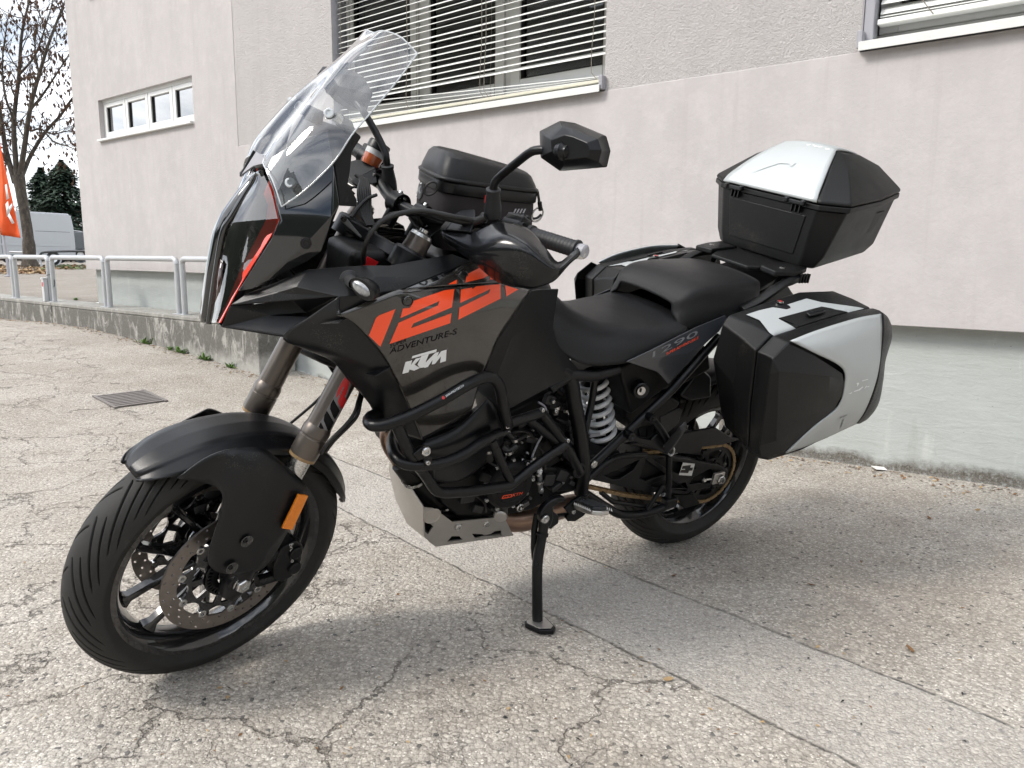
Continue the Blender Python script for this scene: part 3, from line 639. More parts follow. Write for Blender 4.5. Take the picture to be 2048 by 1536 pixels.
plain('galvanised', (0.50, 0.515, 0.53), 0.45, metal=0.35, var=0.12, vscale=14, rvar=0.12, dust=0.3)
hoops = [(5.05, 6.225, 'partly hidden by the headlight'), (6.325, 7.735, 'in front of the blue-grey plinth'), (7.82, 9.14, 'at the building corner'), (9.25, 10.265, 'with the small box strapped to its post'), (10.36, 11.6, 'cut by the left edge of the photo')]
for a, b_, txt in hoops:
    t = T('railing', 'galvanised tube railing on the low wall, ' + txt, 'railing', Wv((a + b_) / 2, TOP_Z, 0.26), WALL_M.to_3x3(), 'tube railings along the low wall')
    hw = (b_ - a) / 2; zt = 0.505; r = 0.026; arc = [(0.05 * (1 - math.sin(q)), zt - 0.05 * (1 - math.cos(q))) for q in [math.pi / 2 * i / 5 for i in range(6)]]
    pth = [Vector((-hw + x, 0, z)) for x, z in arc[::-1]] + [Vector((hw - x, 0, z)) for x, z in arc]
    bm = bmesh.new(); tube_bm(bm, pth, r, 14); link('top_rail', bm_mesh(bm, 50), 'galvanised', t)
    for sx in (-1, 1):
        bm = bmesh.new(); tube_bm(bm, [Vector((sx * hw, 0, 0.005)), Vector((sx * hw, 0, zt - 0.05))], r, 14); link('post', bm_mesh(bm, 50), 'galvanised', t)
        box('base_plate', (sx * hw, 0, 0.003), 0.10, 0.09, 0.006, 'galvanised', t, 0.001)
# small grey box with a red sticker, strapped to a post
p0 = Wv(9.26, TOP_Z + 0.002, 0.31)
t = T('cable_box', 'narrow pale grey box with red sticker strapped to a railing post', 'box', p0, WALL_M.to_3x3())
plain('pale_box', (0.55, 0.56, 0.57), 0.4, var=0.1, vscale=20, dust=0.2)
box('body', (0, 0, 0.125), 0.060, 0.045, 0.25, 'pale_box', t, 0.005); box('lid', (0.004, 0, 0.262), 0.075, 0.055, 0.02, 'pale_box', t, 0.004); box('sticker', (0, 0.0232, 0.195), 0.034, 0.0015, 0.05, 'red', t, 0)
bm = bmesh.new(); tube_bm(bm, [Vector(p) for p in ((-0.02, -0.02, 0.30), (-0.10, -0.05, 0.30), (-0.155, -0.05, 0.22), (-0.13, -0.04, 0.15), (-0.09, -0.04, 0.15))], 0.004, 6, 20); link('strap', bm_mesh(bm), 'gasket', t)

# ---------------------------------------------------------------- drain grate, paper, weeds, leaves
def tilt_point(x, y, zt=TOP_Z, r='P'):
    """pixel -> point of the (level) upper pavement"""
    X, Y = px(r, x, y); d = ray(X, Y); t = (zt - (EYE - W_P).dot(W_Z)) / d.dot(W_Z); return EYE + d * t
plain('grate_bar', (0.22, 0.20, 0.19), 0.6, metal=0.3, var=0.3, vscale=40, dust=0.3); plain('cast_iron', (0.045, 0.042, 0.042), 0.55, metal=0.6, var=0.3, vscale=40, dust=0.3)
gq = [on_ground(a, b_, 'Q') for a, b_ in ((590, 740), (870, 705), (1050, 735), (710, 778))]; gc = sum(gq, Vector()) / 4
gx = ((gq[2] + gq[3]) / 2 - (gq[0] + gq[1]) / 2).normalized(); gy = Vector((0, 0, 1)).cross(gx).normalized(); gn = gx.cross(gy); gy = gn.cross(gx)
dx, dy = ((gq[1] - gq[0]).length + (gq[2] - gq[3]).length) / 2, ((gq[3] - gq[0]).length + (gq[2] - gq[1]).length) / 2
e1 = (gq[2] - gq[3] + gq[1] - gq[0]); e1.z = 0; e1.normalize(); sg_ = s_off(gc)[0]; slope = (ground_z(sg_ + .2) - ground_z(sg_ - .2)) / .4; e1.z = slope * e1.dot(W_D0); e1.normalize(); gnn = (ZA - W_D0 * slope).normalized(); e2 = gnn.cross(e1)
t = T('drain_grate', 'dark iron slotted drain grate set in the asphalt left of the front fork', 'drain grate', gc + Vector((0, 0, 0.004)), Matrix((e1, e2, gnn)).transposed())
gs = 0.31
box('slot_shade', (0, 0, -0.0025), gs + 0.02, gs + 0.02, 0.003, 'gasket', t, 0)  # thin black sheet stands in for the shade below the bars
for k in range(9): box('bar', (0, -gs / 2 + gs * k / 8, 0.001), gs, 0.024, 0.008, 'grate_bar', t, 0.001)
for s_ in (-1, 1): box('edge', (s_ * (gs / 2 + 0.012), 0, 0.001), 0.022, gs + 0.05, 0.009, 'grate_bar', t, 0.001)
pq = [G(a, b_, 0.003, 'N') for a, b_ in ((903, 1243), (975, 1238), (1028, 1275), (945, 1278))]
plain('paper', (0.78, 0.77, 0.74), 0.7)
pv = [Vector((p.x, p.y, 0.004 + 0.006 * (i % 2))) for i, p in enumerate(pq)]
o = tag(link('paper_scrap', from_py(pv, [(0, 1, 2, 3)]), 'paper'), 'scrap of white paper lying on the asphalt near the plinth', 'paper'); mm = o.modifiers.new('s', 'SOLIDIFY'); mm.thickness = 0.001
plain('leaf_green', (0.10, 0.19, 0.035), 0.6, var=0.3, vscale=60); plain('leaf_dry', (0.20, 0.105, 0.045), 0.8, var=0.5, vscale=50); plain('leaf_tan', (0.36, 0.25, 0.13), 0.8, var=0.4, vscale=50); plain('grit', (0.33, 0.31, 0.28), 0.9, var=0.4, vscale=80)
def weed(p, size, seed, label):
    rnd = random.Random(seed); bm = bmesh.new()
    for k in range(46):
        a = rnd.uniform(0, 6.283); ln = size * rnd.uniform(0.5, 1.15); w = size * rnd.uniform(0.05, 0.11); up = rnd.uniform(0.25, 1.1); base = Vector((rnd.gauss(0, size * .45), rnd.gauss(0, size * .16), 0))
        base = W_D0 * base.x + W_N * abs(base.y); d = Vector((math.cos(a), math.sin(a), 0)); side = Vector((-d.y, d.x, 0)) * w
        pts = [(base + d * (ln * t_ * (1 - .25 * t_)) + ZA * (ln * up * t_ * (1.25 - .62 * t_ * t_)), (1 - t_) ** 0.6) for t_ in (0, .35, .7, 1)]
        vv = [(bm.verts.new(q - side * s_), bm.verts.new(q + side * s_)) for q, s_ in pts]
        for u, v in zip(vv, vv[1:]): bm.faces.new((u[0], u[1], v[1], v[0]))
    o = link('weed', bm_mesh(bm, 80), 'leaf_green'); o.location = p; tag(o, label, 'weed', 'weeds along the low wall')
for i, (a, b_, sz, lab) in enumerate(((265, 687, .10, 'widest tuft of green weeds at the foot of the low wall, nearest the railing end'), (334, 699, .055, 'smallest weed at the foot of the low wall, second from the left'), (372, 704, .085, 'low dark green weed at the foot of the wall, third from the left'), (430, 715, .085, 'bright weed at the wall foot, just left of the headlight edge'), (496, 730, .065, 'rightmost weed at the wall foot beside the far fork leg'))):
    p = on_ground(a, b_); s_, o_ = s_off(p); p = W_P + W_D0 * s_ + W_N * 0.37; p.z = ground_z(s_); weed(p, sz, 20 + i, lab)
p = tilt_point(153, 600); o_ = s_off(p); weed(p, .06, 40, 'small weed on top of the low wall by the building corner')
def scatter(name, label, n_, place, size, mats, seed, cat_='leaf litter'):
    rnd = random.Random(seed); bm = bmesh.new()
    for k in range(n_):
        p = place(rnd); sz = size * rnd.uniform(0.4, 1.3); a = rnd.uniform(0, 6.283); u = Vector((math.cos(a), math.sin(a), rnd.uniform(-.35, .35))) * sz; w = Vector((-math.sin(a), math.cos(a), rnd.uniform(-.5, .5))) * sz * rnd.uniform(.25, .6)
        p = p + ZA * (abs(u.z) + abs(w.z) * .7 + 0.001); mid = p + ZA * sz * rnd.uniform(0, .35)
        vv = [bm.verts.new(q) for q in (p - u, mid - w, p + u, mid + w)]; f1 = bm.faces.new((vv[0], vv[1], vv[2])); f2 = bm.faces.new((vv[0], vv[2], vv[3])); mi = rnd.randrange(len(mats)); f1.material_index = mi; f2.material_index = mi
    o = link(name, bm_mesh(bm, 0), mats); o['kind'] = 'stuff'; o['label'] = label; o['category'] = cat_; return o
def along_plinth(rnd):
    s_ = rnd.uniform(-1.5, 4.8); o_ = abs(rnd.gauss(0.02, 0.09)) + 0.01; p = W_P + W_D0 * s_ + W_N * o_; p.z = ground_z(s_); return p
def along_low(rnd):
    s_ = rnd.uniform(4.9, 11); o_ = 0.36 + abs(rnd.gauss(0, 0.09)); p = W_P + W_D0 * s_ + W_N * o_; p.z = ground_z(s_); return p
scatter('leaf_litter', 'dry brown leaf crumbs along the foot of the plinth', 900, along_plinth, 0.011, ['leaf_dry', 'leaf_tan', 'grit', 'leaf_dry'], 5); scatter('leaf_litter', 'dry brown leaf crumbs along the foot of the low wall', 700, along_low, 0.013, ['leaf_dry', 'leaf_tan', 'grit'], 6)
def lot_any(rnd):
    while True:
        x, y = rnd.uniform(-60, 2100), rnd.uniform(660, 1536); p = on_ground(x, y); s_, o_ = s_off(p)
        if o_ > 0.12 and (s_ < 4.8 or o_ > 0.5): return p
scatter('grit', 'loose grit and tiny leaf crumbs scattered over the asphalt lot', 420, lot_any, 0.006, ['leaf_dry', 'grit', 'leaf_tan', 'gasket'], 8, 'grit')
for i, (a, b_, sz, m_, lab) in enumerate(((1336, 1362, .014, 'leaf_tan', 'small tan leaf on the asphalt below the side stand'), (1858, 1038, .016, 'leaf_dry', 'reddish brown leaf on the asphalt right of the rear wheel'), (1622, 1172, .015, 'leaf_dry', 'dark curled leaf on the patched asphalt strip joint'), (1348, 1154, .016, 'leaf_dry', 'dark brown leaf lying just right of the side stand shadow'), (455, 1398, .010, 'leaf_tan', 'tiny tan leaf below the front tyre'), (1955, 1022, .014, 'leaf_tan', 'tan leaf near the right edge below the plinth'), (1820, 1302, .018, 'leaf_dry', 'thin brown twig-like leaf on the asphalt at lower right'))):
    p = on_ground(a, b_); bm = bmesh.new(); an = i * 1.3; u = Vector((math.cos(an), math.sin(an), .1)) * sz; w = Vector((-math.sin(an), math.cos(an), .3)) * sz * .45
    pts = [-u, -u * .4 - w, u * .4 - w * .9, u, u * .4 + w, -u * .4 + w * .8]; vv = [bm.verts.new(q + ZA * (sz * .3)) for q in pts]; c_ = bm.verts.new((0, 0, sz * 0.05)); [bm.faces.new((vv[k], vv[(k + 1) % 6], c_)) for k in range(6)]
    o = link('fallen_leaf', bm_mesh(bm, 0), m_); o.location = p + ZA * 0.002; tag(o, lab, 'leaf', 'fallen leaves on the lot')
# ================================================================ the motorcycle
bike = T('motorcycle', 'black adventure touring motorcycle with orange tank graphics leaning on its side stand', 'motorcycle', (0, 0, 0)); bike.o.matrix_world = BIKE_M
def plate2d(name, loops, to3, depth, mat, parent, bev=0.0, ang=30, M=None):
    """flat plate with cut-outs: loops of 2D points (first the outline), laid out by to3(u, v), given a thickness vector"""
    bm = bmesh.new(); rings = []
    for lp in loops:
        vs = [bm.verts.new(to3(u, v)) for u, v in lp]; rings.append(vs)
        for i in range(len(vs)): bm.edges.new((vs[i], vs[(i + 1) % len(vs)]))
    bmesh.ops.triangle_fill(bm, use_beauty=True, use_dissolve=False, edges=bm.edges[:])
    top = bm.faces[:]; mp = {}
    for f in top:
        for v in f.verts:
            if v not in mp: mp[v] = bm.verts.new(v.co + depth)
    for f in top: bm.faces.new([mp[v] for v in f.verts][::-1])
    for vs in rings:
        for i in range(len(vs)):
            a, b = vs[i], vs[(i + 1) % len(vs)]
            if a in mp and b in mp: bm.faces.new((a, b, mp[b], mp[a]))
    bmesh.ops.recalc_face_normals(bm, faces=bm.faces)
    if M is not None: bm.transform(M)
    return link(name, bm_mesh(bm, 0 if bev else ang), mat, parent) if not bev else bevel(link(name, bm_mesh(bm, 0), mat, parent), bev)
def circle2(r, n=48, c=(0, 0), a0=0.0): return [(c[0] + r * math.cos(a0 + 2 * math.pi * k / n), c[1] + r * math.sin(a0 + 2 * math.pi * k / n)) for k in range(n)]
def sector2(r0, r1, a0, a1, n=6):
    return [(r1 * math.cos(a0 + (a1 - a0) * k / n), r1 * math.sin(a0 + (a1 - a0) * k / n)) for k in range(n + 1)] + [(r0 * math.cos(a1 - (a1 - a0) * k / n), r0 * math.sin(a1 - (a1 - a0) * k / n)) for k in range(n + 1)]

def tyre_mesh(R, hw, hr, rim_r, n=1100, m=72, pitch=26, wid=0.0050):
    """tyre about the y axis with cut tread grooves"""
    bm = bmesh.new(); rows = []
    # section: crown arc from sidewall to sidewall
    sec = []
    for j in range(m + 1):
        q = -1 + 2 * j / m; a = q * rad(118)
        y = hw * math.sin(a) * (1 if abs(a) < rad(90) else 1); r = (R - hr) + hr * math.cos(a)
        if abs(a) > rad(90): r = (R - hr) - (abs(a) - rad(90)) / rad(28) * ((R - hr) - rim_r); y = math.copysign(hw * (1 - 0.22 * (abs(a) - rad(90)) / rad(28)), q)
        sec.append((a, y, r))
    n = pitch * 44                                  # mesh columns follow the sweep of the grooves
    for i in range(n):
        th = 2 * math.pi * i / n; row = []
        for a, y, r in sec:
            u = a / rad(72); au = abs(u); d = 0.0; tv = th + 1.75 * min(au, 1.05) ** 1.25 / pitch * 2 * math.pi
            for off, u0, u1, ww in ((0.0, 0.03, 0.90, 1.0), (0.5, 0.30, 1.02, 0.9)):
                if not (u0 < au < u1): continue
                ph = (i / 44 - off - (0.25 if u < 0 else 0)) % 1.0; ph = min(ph, 1 - ph); dist = ph / pitch * 2 * math.pi * r * 0.62
                k = min(1, (au - u0) / 0.10, (u1 - au) / 0.10); w = wid * ww * (0.35 + 0.65 * k)
                if dist < w: d = max(d, 0.0055 * (0.5 + 0.5 * math.cos(math.pi * dist / w)))
            rr = r - d * max(0.35, math.cos(a)); yy = y - d * math.sin(a)
            row.append(bm.verts.new((rr * math.sin(tv), yy, rr * math.cos(tv))))
        rows.append(row)
    for i in range(n):
        a, b = rows[i], rows[(i + 1) % n]
        for j in range(m): bm.faces.new((a[j], a[j + 1], b[j + 1], b[j]))
    bmesh.ops.recalc_face_normals(bm, faces=bm.faces); return bm_mesh(bm, 45)
def ring_lathe(name, prof, mat, parent, M, seg=72, ang=32):
    bm = bmesh.new(); lathe_bm(bm, prof + [prof[0]], Vector(), YA, seg, ZA); bmesh.ops.remove_doubles(bm, verts=bm.verts, dist=1e-6); bmesh.ops.recalc_face_normals(bm, faces=bm.faces); bm.transform(M); return link(name, bm_mesh(bm, ang), mat, parent)
def xz(u, v): return Vector((u, 0, v))
def spoke_bm(bm, p0, p1, w0, w1, d0, d1):
    """tapered I-like spoke from hub to rim; w across (in plane), d along y"""
    t = (p1 - p0).normalized(); s = t.cross(YA).normalized(); rr = []
    for p, w, d in ((p0, w0, d0), (p0.lerp(p1, .12), w0 * .72, d0 * .9), (p0.lerp(p1, .6), w1 * .85, d1), (p0.lerp(p1, .9), w1, d1 * .95), (p1, w1 * 2.2, d1 * 1.25)):
        rr.append([bm.verts.new(p + s * (w * a) + YA * (d * b)) for a, b in ((-.5, -.35), (-.25, -.5), (.25, -.5), (.5, -.35), (.5, .35), (.25, .5), (-.25, .5), (-.5, .35))])
    for a, b in zip(rr, rr[1:]):
        for k in range(8): bm.faces.new((a[k], a[(k + 1) % 8], b[(k + 1) % 8], b[k]))
    bm.faces.new(rr[0][::-1]); bm.faces.new(rr[-1]); bmesh.ops.recalc_face_normals(bm, faces=bm.faces)

def make_wheel(name, M, R, hw, hr, rim_r, rim_hw, spin, pitch, label):
    prof = [(-rim_hw, rim_r + .010), (-rim_hw, rim_r - .004), (-rim_hw * .90, rim_r - .010), (-rim_hw * .55, rim_r - .020), (-rim_hw * .25, rim_r - .029), (rim_hw * .25, rim_r - .029), (rim_hw * .55, rim_r - .020), (rim_hw * .90, rim_r - .010), (rim_hw, rim_r - .004), (rim_hw, rim_r + .010), (rim_hw * .85, rim_r + .010), (rim_hw * .80, rim_r - .002), (0, rim_r - .015), (-rim_hw * .80, rim_r - .002), (-rim_hw * .85, rim_r + .010)]
    w = ring_lathe(name, prof, 'rim_black', bike, M, 96); w['label'] = label
    me = tyre_mesh(R, hw, hr, rim_r + 0.004, pitch=pitch); me.transform(M); link('tyre', me, 'rubber', w)
    for i in range(5):
        a = spin + 2 * math.pi * i / 5
        for sg in (-1, 1):
            a0, a1 = a + sg * 0.13, a + sg * rad(21); p0 = Vector((0.040 * math.cos(a0), sg * 0.008, 0.040 * math.sin(a0))); p1 = Vector(((rim_r - .027) * math.cos(a1), sg * .004, (rim_r - .027) * math.sin(a1)))
            bm = bmesh.new(); spoke_bm(bm, p0, p1, 0.026, 0.019, 0.046, 0.026); bm.transform(M); link('spoke', bm_mesh(bm, 40), 'rim_black', w)
    ring_lathe('hub', [(-.060, .022), (-.060, .036), (-.030, .048), (.030, .048), (.060, .036), (.060, .022)], 'rim_black', w, M, 40)
    return w
FW_M = STEER_M @ Matrix.Translation((WB, 0, R_F)); RW_M = Matrix.Translation((0, 0, R_R))
fw = make_wheel('front_wheel', FW_M, R_F, 0.061, 0.056, 0.243, 0.050, rad(8), 21, 'black cast front wheel with twin discs')

def brake_disc(parent, M, y, R, r_in, hole_rows, nb=10, carrier=True, holes=True):
    holes2 = []
    for k in range(nb * 4):
        a = 2 * math.pi * k / (nb * 4)
        for j, fr in enumerate(hole_rows):
            if (k + j) % 2 == 0: continue
            rr = r_in + (R - r_in) * fr; holes2.append(circle2(0.0034, 8, (rr * math.cos(a + .03 * j), rr * math.sin(a + .03 * j))))
    inner = [((r_in - (0.008 if (k % 6) in (2, 3) else 0.0)) * math.cos(2 * math.pi * k / 60), (r_in - (0.008 if (k % 6) in (2, 3) else 0.0)) * math.sin(2 * math.pi * k / 60)) for k in range(60)]
    MM = M @ Matrix.Translation((0, y - 0.0025, 0))
    d = plate2d('brake_disc', [circle2(R, 96), inner] + holes2, xz, YA * 0.005, 'disc_steel', parent, M=MM)
    out = []
    for k in range(60):
        rr = r_in - (0.004 if (k % 6) in (2, 3) else 0.026 if (k % 6) in (0, 5) else 0.020); out.append((rr * math.cos(2 * math.pi * k / 60), rr * math.sin(2 * math.pi * k / 60)))
    wins = [sector2(0.064, r_in - 0.034, 2 * math.pi * k / nb + .10, 2 * math.pi * (k + 1) / nb - .10, 5) for k in range(nb)]
    plate2d('disc_carrier', [out, circle2(0.040, 32)] + wins, xz, YA * 0.006, 'rim_black', parent, M=M @ Matrix.Translation((0, y - 0.003, 0)))
    for k in range(nb):
        a = 2 * math.pi * (k * 6 + 2.5) / 60; c = M @ Vector(((r_in - .007) * math.cos(a), y, (r_in - .007) * math.sin(a)))
        lathe('rivet', [(-.006, .0095), (.0055, .0095), (.0062, .0085), (.0062, .0045), (.003, .004), (.003, 0)], c, M.to_3x3() @ YA * (1 if y > 0 else -1), 'steel', parent, 14)
    return d
for sg in (1, -1): brake_disc(fw, FW_M, sg * 0.0732, 0.160, 0.124, (0.2, 0.5, 0.8))
plate2d('sensor_ring', [circle2(0.062, 48), circle2(0.034, 32)] + [sector2(0.048, 0.058, 2 * math.pi * k / 36, 2 * math.pi * (k + .5) / 36, 2) for k in range(36)], xz, YA * 0.003, 'dark_metal', fw, M=FW_M @ Matrix.Translation((0, 0.080, 0)))

# ---- fork: in the steered frame
AX_F = Vector((WB, 0, R_F))
def SP(v): return STEER_M @ Vector(v)
def fork_pt(d, y, fwd=0.0): return SP(AX_F + S_AX * d + S_FW * fwd + Vector((0, y, 0)))
S3 = STEER_M.to_3x3(); AXw = S3 @ S_AX; YW = S3 @ YA; FWw = S3 @ S_FW
for sg in (1, -1):
    y = sg * 0.105
    leg = lathe('fork_leg', [(0.402, .0290), (0.44, .0285), (0.845, .0285), (0.855, .027), (0.875, .027), (0.875, 0)], fork_pt(0, y), AXw, 'bronze_tube', bike, 40)
    lathe('collar', [(0.326, .0255), (0.326, .0312), (0.331, .0322), (0.372, .0322), (0.3735, .0312), (0.377, .0312), (0.3785, .0322), (0.392, .0322), (0.398, .0305), (0.404, .0290)], fork_pt(0, y), AXw, 'bronze_tube', leg, 40)
    lathe('seal_ring', [(0.319, .0245), (0.319, .0310), (0.326, .0315), (0.3265, .0245)], fork_pt(0, y), AXw, 'chain_gold', leg, 40)
    lathe('stanchion', [(0.03, .0238), (0.325, .0238)], fork_pt(0, y), AXw, 'steel', leg, 32)
    lathe('fork_foot', [(-0.045, 0), (-0.045, .022), (-0.02, .031), (0.05, .031), (0.12, .029), (0.135, .0242)], fork_pt(0, y), AXw, 'dark_metal', leg, 28)
    lathe('axle_clamp', [(-0.025, .020), (-0.025, .030), (0.020, .030), (0.024, .026), (0.024, .020)], fork_pt(0, y), YW * sg, 'dark_metal', leg, 28)
    lathe('fork_cap', [(0.875, .026), (0.882, .024), (0.886, .018), (0.886, .010), (0.893, .010), (0.893, 0)], fork_pt(0, y), AXw, 'steel', leg, 24)
    bm = bmesh.new(); c = fork_pt(0, sg * 0.128); lathe_bm(bm, [(0, .0175), (0.010, .0175), (0.0125, .0155), (0.0125, .009), (0.009, .008), (0.009, 0)], c, YW * sg, 6); link('axle_nut', bm_mesh(bm, 25), 'steel', leg)
    lathe('axle_washer', [(0, .0215), (0.003, .0215), (0.0035, .018)], fork_pt(0, sg * 0.1275), YW * sg, 'steel', leg, 24)
    # radial caliper behind the leg
    cb = []
    for u, v in ((-.118, -.050), (-.150, -.040), (-.166, .000), (-.160, .048), (-.135, .070), (-.098, .058), (-.088, .010), (-.095, -.030)): cb.append((u, v))
    cc = STEER_M @ Matrix.Translation(AX_F) @ Matrix.Rotation(rad(-6), 4, 'Y')
    cal = plate2d('brake_caliper', [cb], lambda u, v: Vector((u, sg * 0.040, v)), YA * (sg * 0.075), 'dark_metal', bike, bev=0.006, M=cc)
    for (u, v) in ((-.140, .035), (-.146, -.012)): lathe('piston_cap', [(0, .017), (0.007, .017), (0.009, .014), (0.009, 0)], cc @ Vector((u, sg * 0.114, v)), (cc.to_3x3() @ YA) * sg, 'dark_metal', cal, 20)
    bm = bmesh.new(); tube_bm(bm, [cc @ Vector((-.06, sg * .100, -.035)), cc @ Vector((-.115, sg * .100, -.035))], 0.014, 10); tube_bm(bm, [cc @ Vector((-.03, sg * .10, 0)), cc @ Vector((-.10, sg * .10, .04))], 0.013, 10); link('caliper_bracket', bm_mesh(bm), 'dark_metal', cal)

# ---- front fender with fork guards
def fpt(th, r, y): return SP((WB + r * math.cos(rad(th)), y, R_F + r * math.sin(rad(th))))
rows = []
for th, rc, hw, rb in ((57, .354, .034, .350), (59, .357, .050, .349), (63, .358, .066, .340), (69, .357, .078, .328), (78, .354, .085, .318), (90, .350, .088, .312), (102, .348, .088, .310), (115, .347, .088, .308), (128, .346, .088, .302), (140, .345, .086, .298), (152, .344, .082, .298), (162, .343, .074, .310), (168, .343, .058, .324), (172, .343, .030, .336)):
    e = rc - rb
    half = [(0.0, rc), (hw * .48, rc - .003), (hw * .62, rc - .006), (hw * .66, rc - .010), (hw * .95, rc - .45 * e - .008), (hw, rb)]
    rows.append([fpt(th, r, -y) for y, r in half[::-1]] + [fpt(th, r, y) for y, r in half[1:]])
fen = loft('front_fender', rows, 'matte_black', bike, nu=61, nv=60, out=Vector((0.3, 0, 1)), thick=0.004, ang=60, smooth_rows=False)
for sg in (1, -1):
    def e(x, y, d): p = U('E', x, y, d, 'y', True); q = STEER_I @ p; return SP((q.x, q.y * sg, q.z))
    gv = [e(700, 432, .088), e(860, 455, .096), e(965, 492, .122), e(930, 660, .134), e(880, 790, .137), e(862, 885, .137), e(885, 935, .136), e(965, 962, .135), e(1130, 958, .134), e(1200, 900, .134), e(1262, 800, .135), e(1345, 650, .136), e(1440, 480, .132), e(1362, 425, .131), e(1200, 272, .118), e(1140, 252, .104), e(1000, 262, .096), e(850, 310, .092), e(1060, 420, .138), e(1180, 430, .146), e(1080, 700, .147), e(1250, 560, .147), e(1040, 880, .144)]
    gf = [(0, 1, 17), (1, 16, 17), (1, 2, 18, 16), (16, 18, 15), (15, 18, 19, 14), (14, 19, 13), (13, 19, 21, 12), (12, 21, 11), (11, 21, 10), (10, 21, 20, 22, 9), (9, 22, 8), (8, 22, 7), (7, 22, 6), (6, 22, 5), (5, 22, 20, 4), (4, 20, 3), (3, 20, 18, 2), (18, 20, 21, 19)]
    if sg < 0:
        for i_ in (14, 15, 18, 19): gv[i_] = gv[i_] - AXw * .022
    if sg < 0: gf = [f for f in gf if not set(f) & {0, 1, 16, 17}]
    g = sheet('fork_guard', gv, gf, 'matte_black', bike, out=S3 @ Vector((0, sg, 0)), thick=0.004, bev=0, sub=2)
    if sg == 1:
        gb = bvh_of(g)
        decal('reflector_frame', gb, 'E', [(1352, 506), (1416, 514), (1328, 712), (1260, 703)], 'gasket', g, 0.002)
        ro = [U('E', x, y, .1485, 'y', True) for x, y in ((1357, 512), (1409, 519), (1323, 706), (1267, 698))]; prism('reflector', ro, S3 @ Vector((0, 0.006, 0)), 'amber', g, 0.001)
        for x, y in ((1080, 775), (998, 922)):
            c = U('E', x, y, .1475, 'y', True); lathe('bolt_recess', [(0.0005, .0145), (0.0015, .0125), (0.0008, .009), (0.0, 0)], c, S3 @ YA, 'gloss_black', g, 20); bolt(g, c + S3 @ Vector((0.004, 0.001, 0.004)), S3 @ YA, .005, .003, 'dark_metal')
# brake hose to the left caliper, wheel sensor lead
def hose(name, r, pts, st=True, R_='D', mat='gasket', seg=8, res=30):
    return tube(name, [U(R_, x, y, d, 'y', st) for x, y, d in pts], r, mat, bike, seg, res)
hose('brake_hose', .0042, [(600, 1010, .10), (570, 1110, .13), (545, 1190, .145), (480, 1280, .15), (360, 1400, .15), (300, 1490, .14)]); hose('brake_hose', .0042, [(620, 1010, .10), (590, 1110, .128), (570, 1200, .142), (520, 1270, .148), (400, 1390, .148), (330, 1480, .14)]); hose('brake_hose', .0038, [(330, 1040, -.02), (240, 1130, -.06), (110, 1240, -.10), (40, 1300, -.12)])
# ================================================================ fairing, headlight, screen, tank, seat
def bp(r, x, y, d): return U(r, x, y, d)
def both(fn):
    for sg in (1, -1): fn(sg)
def my(v, sg): return Vector((v.x, v.y * sg, v.z))
OUT = Vector((0.35, 1, 0.15))
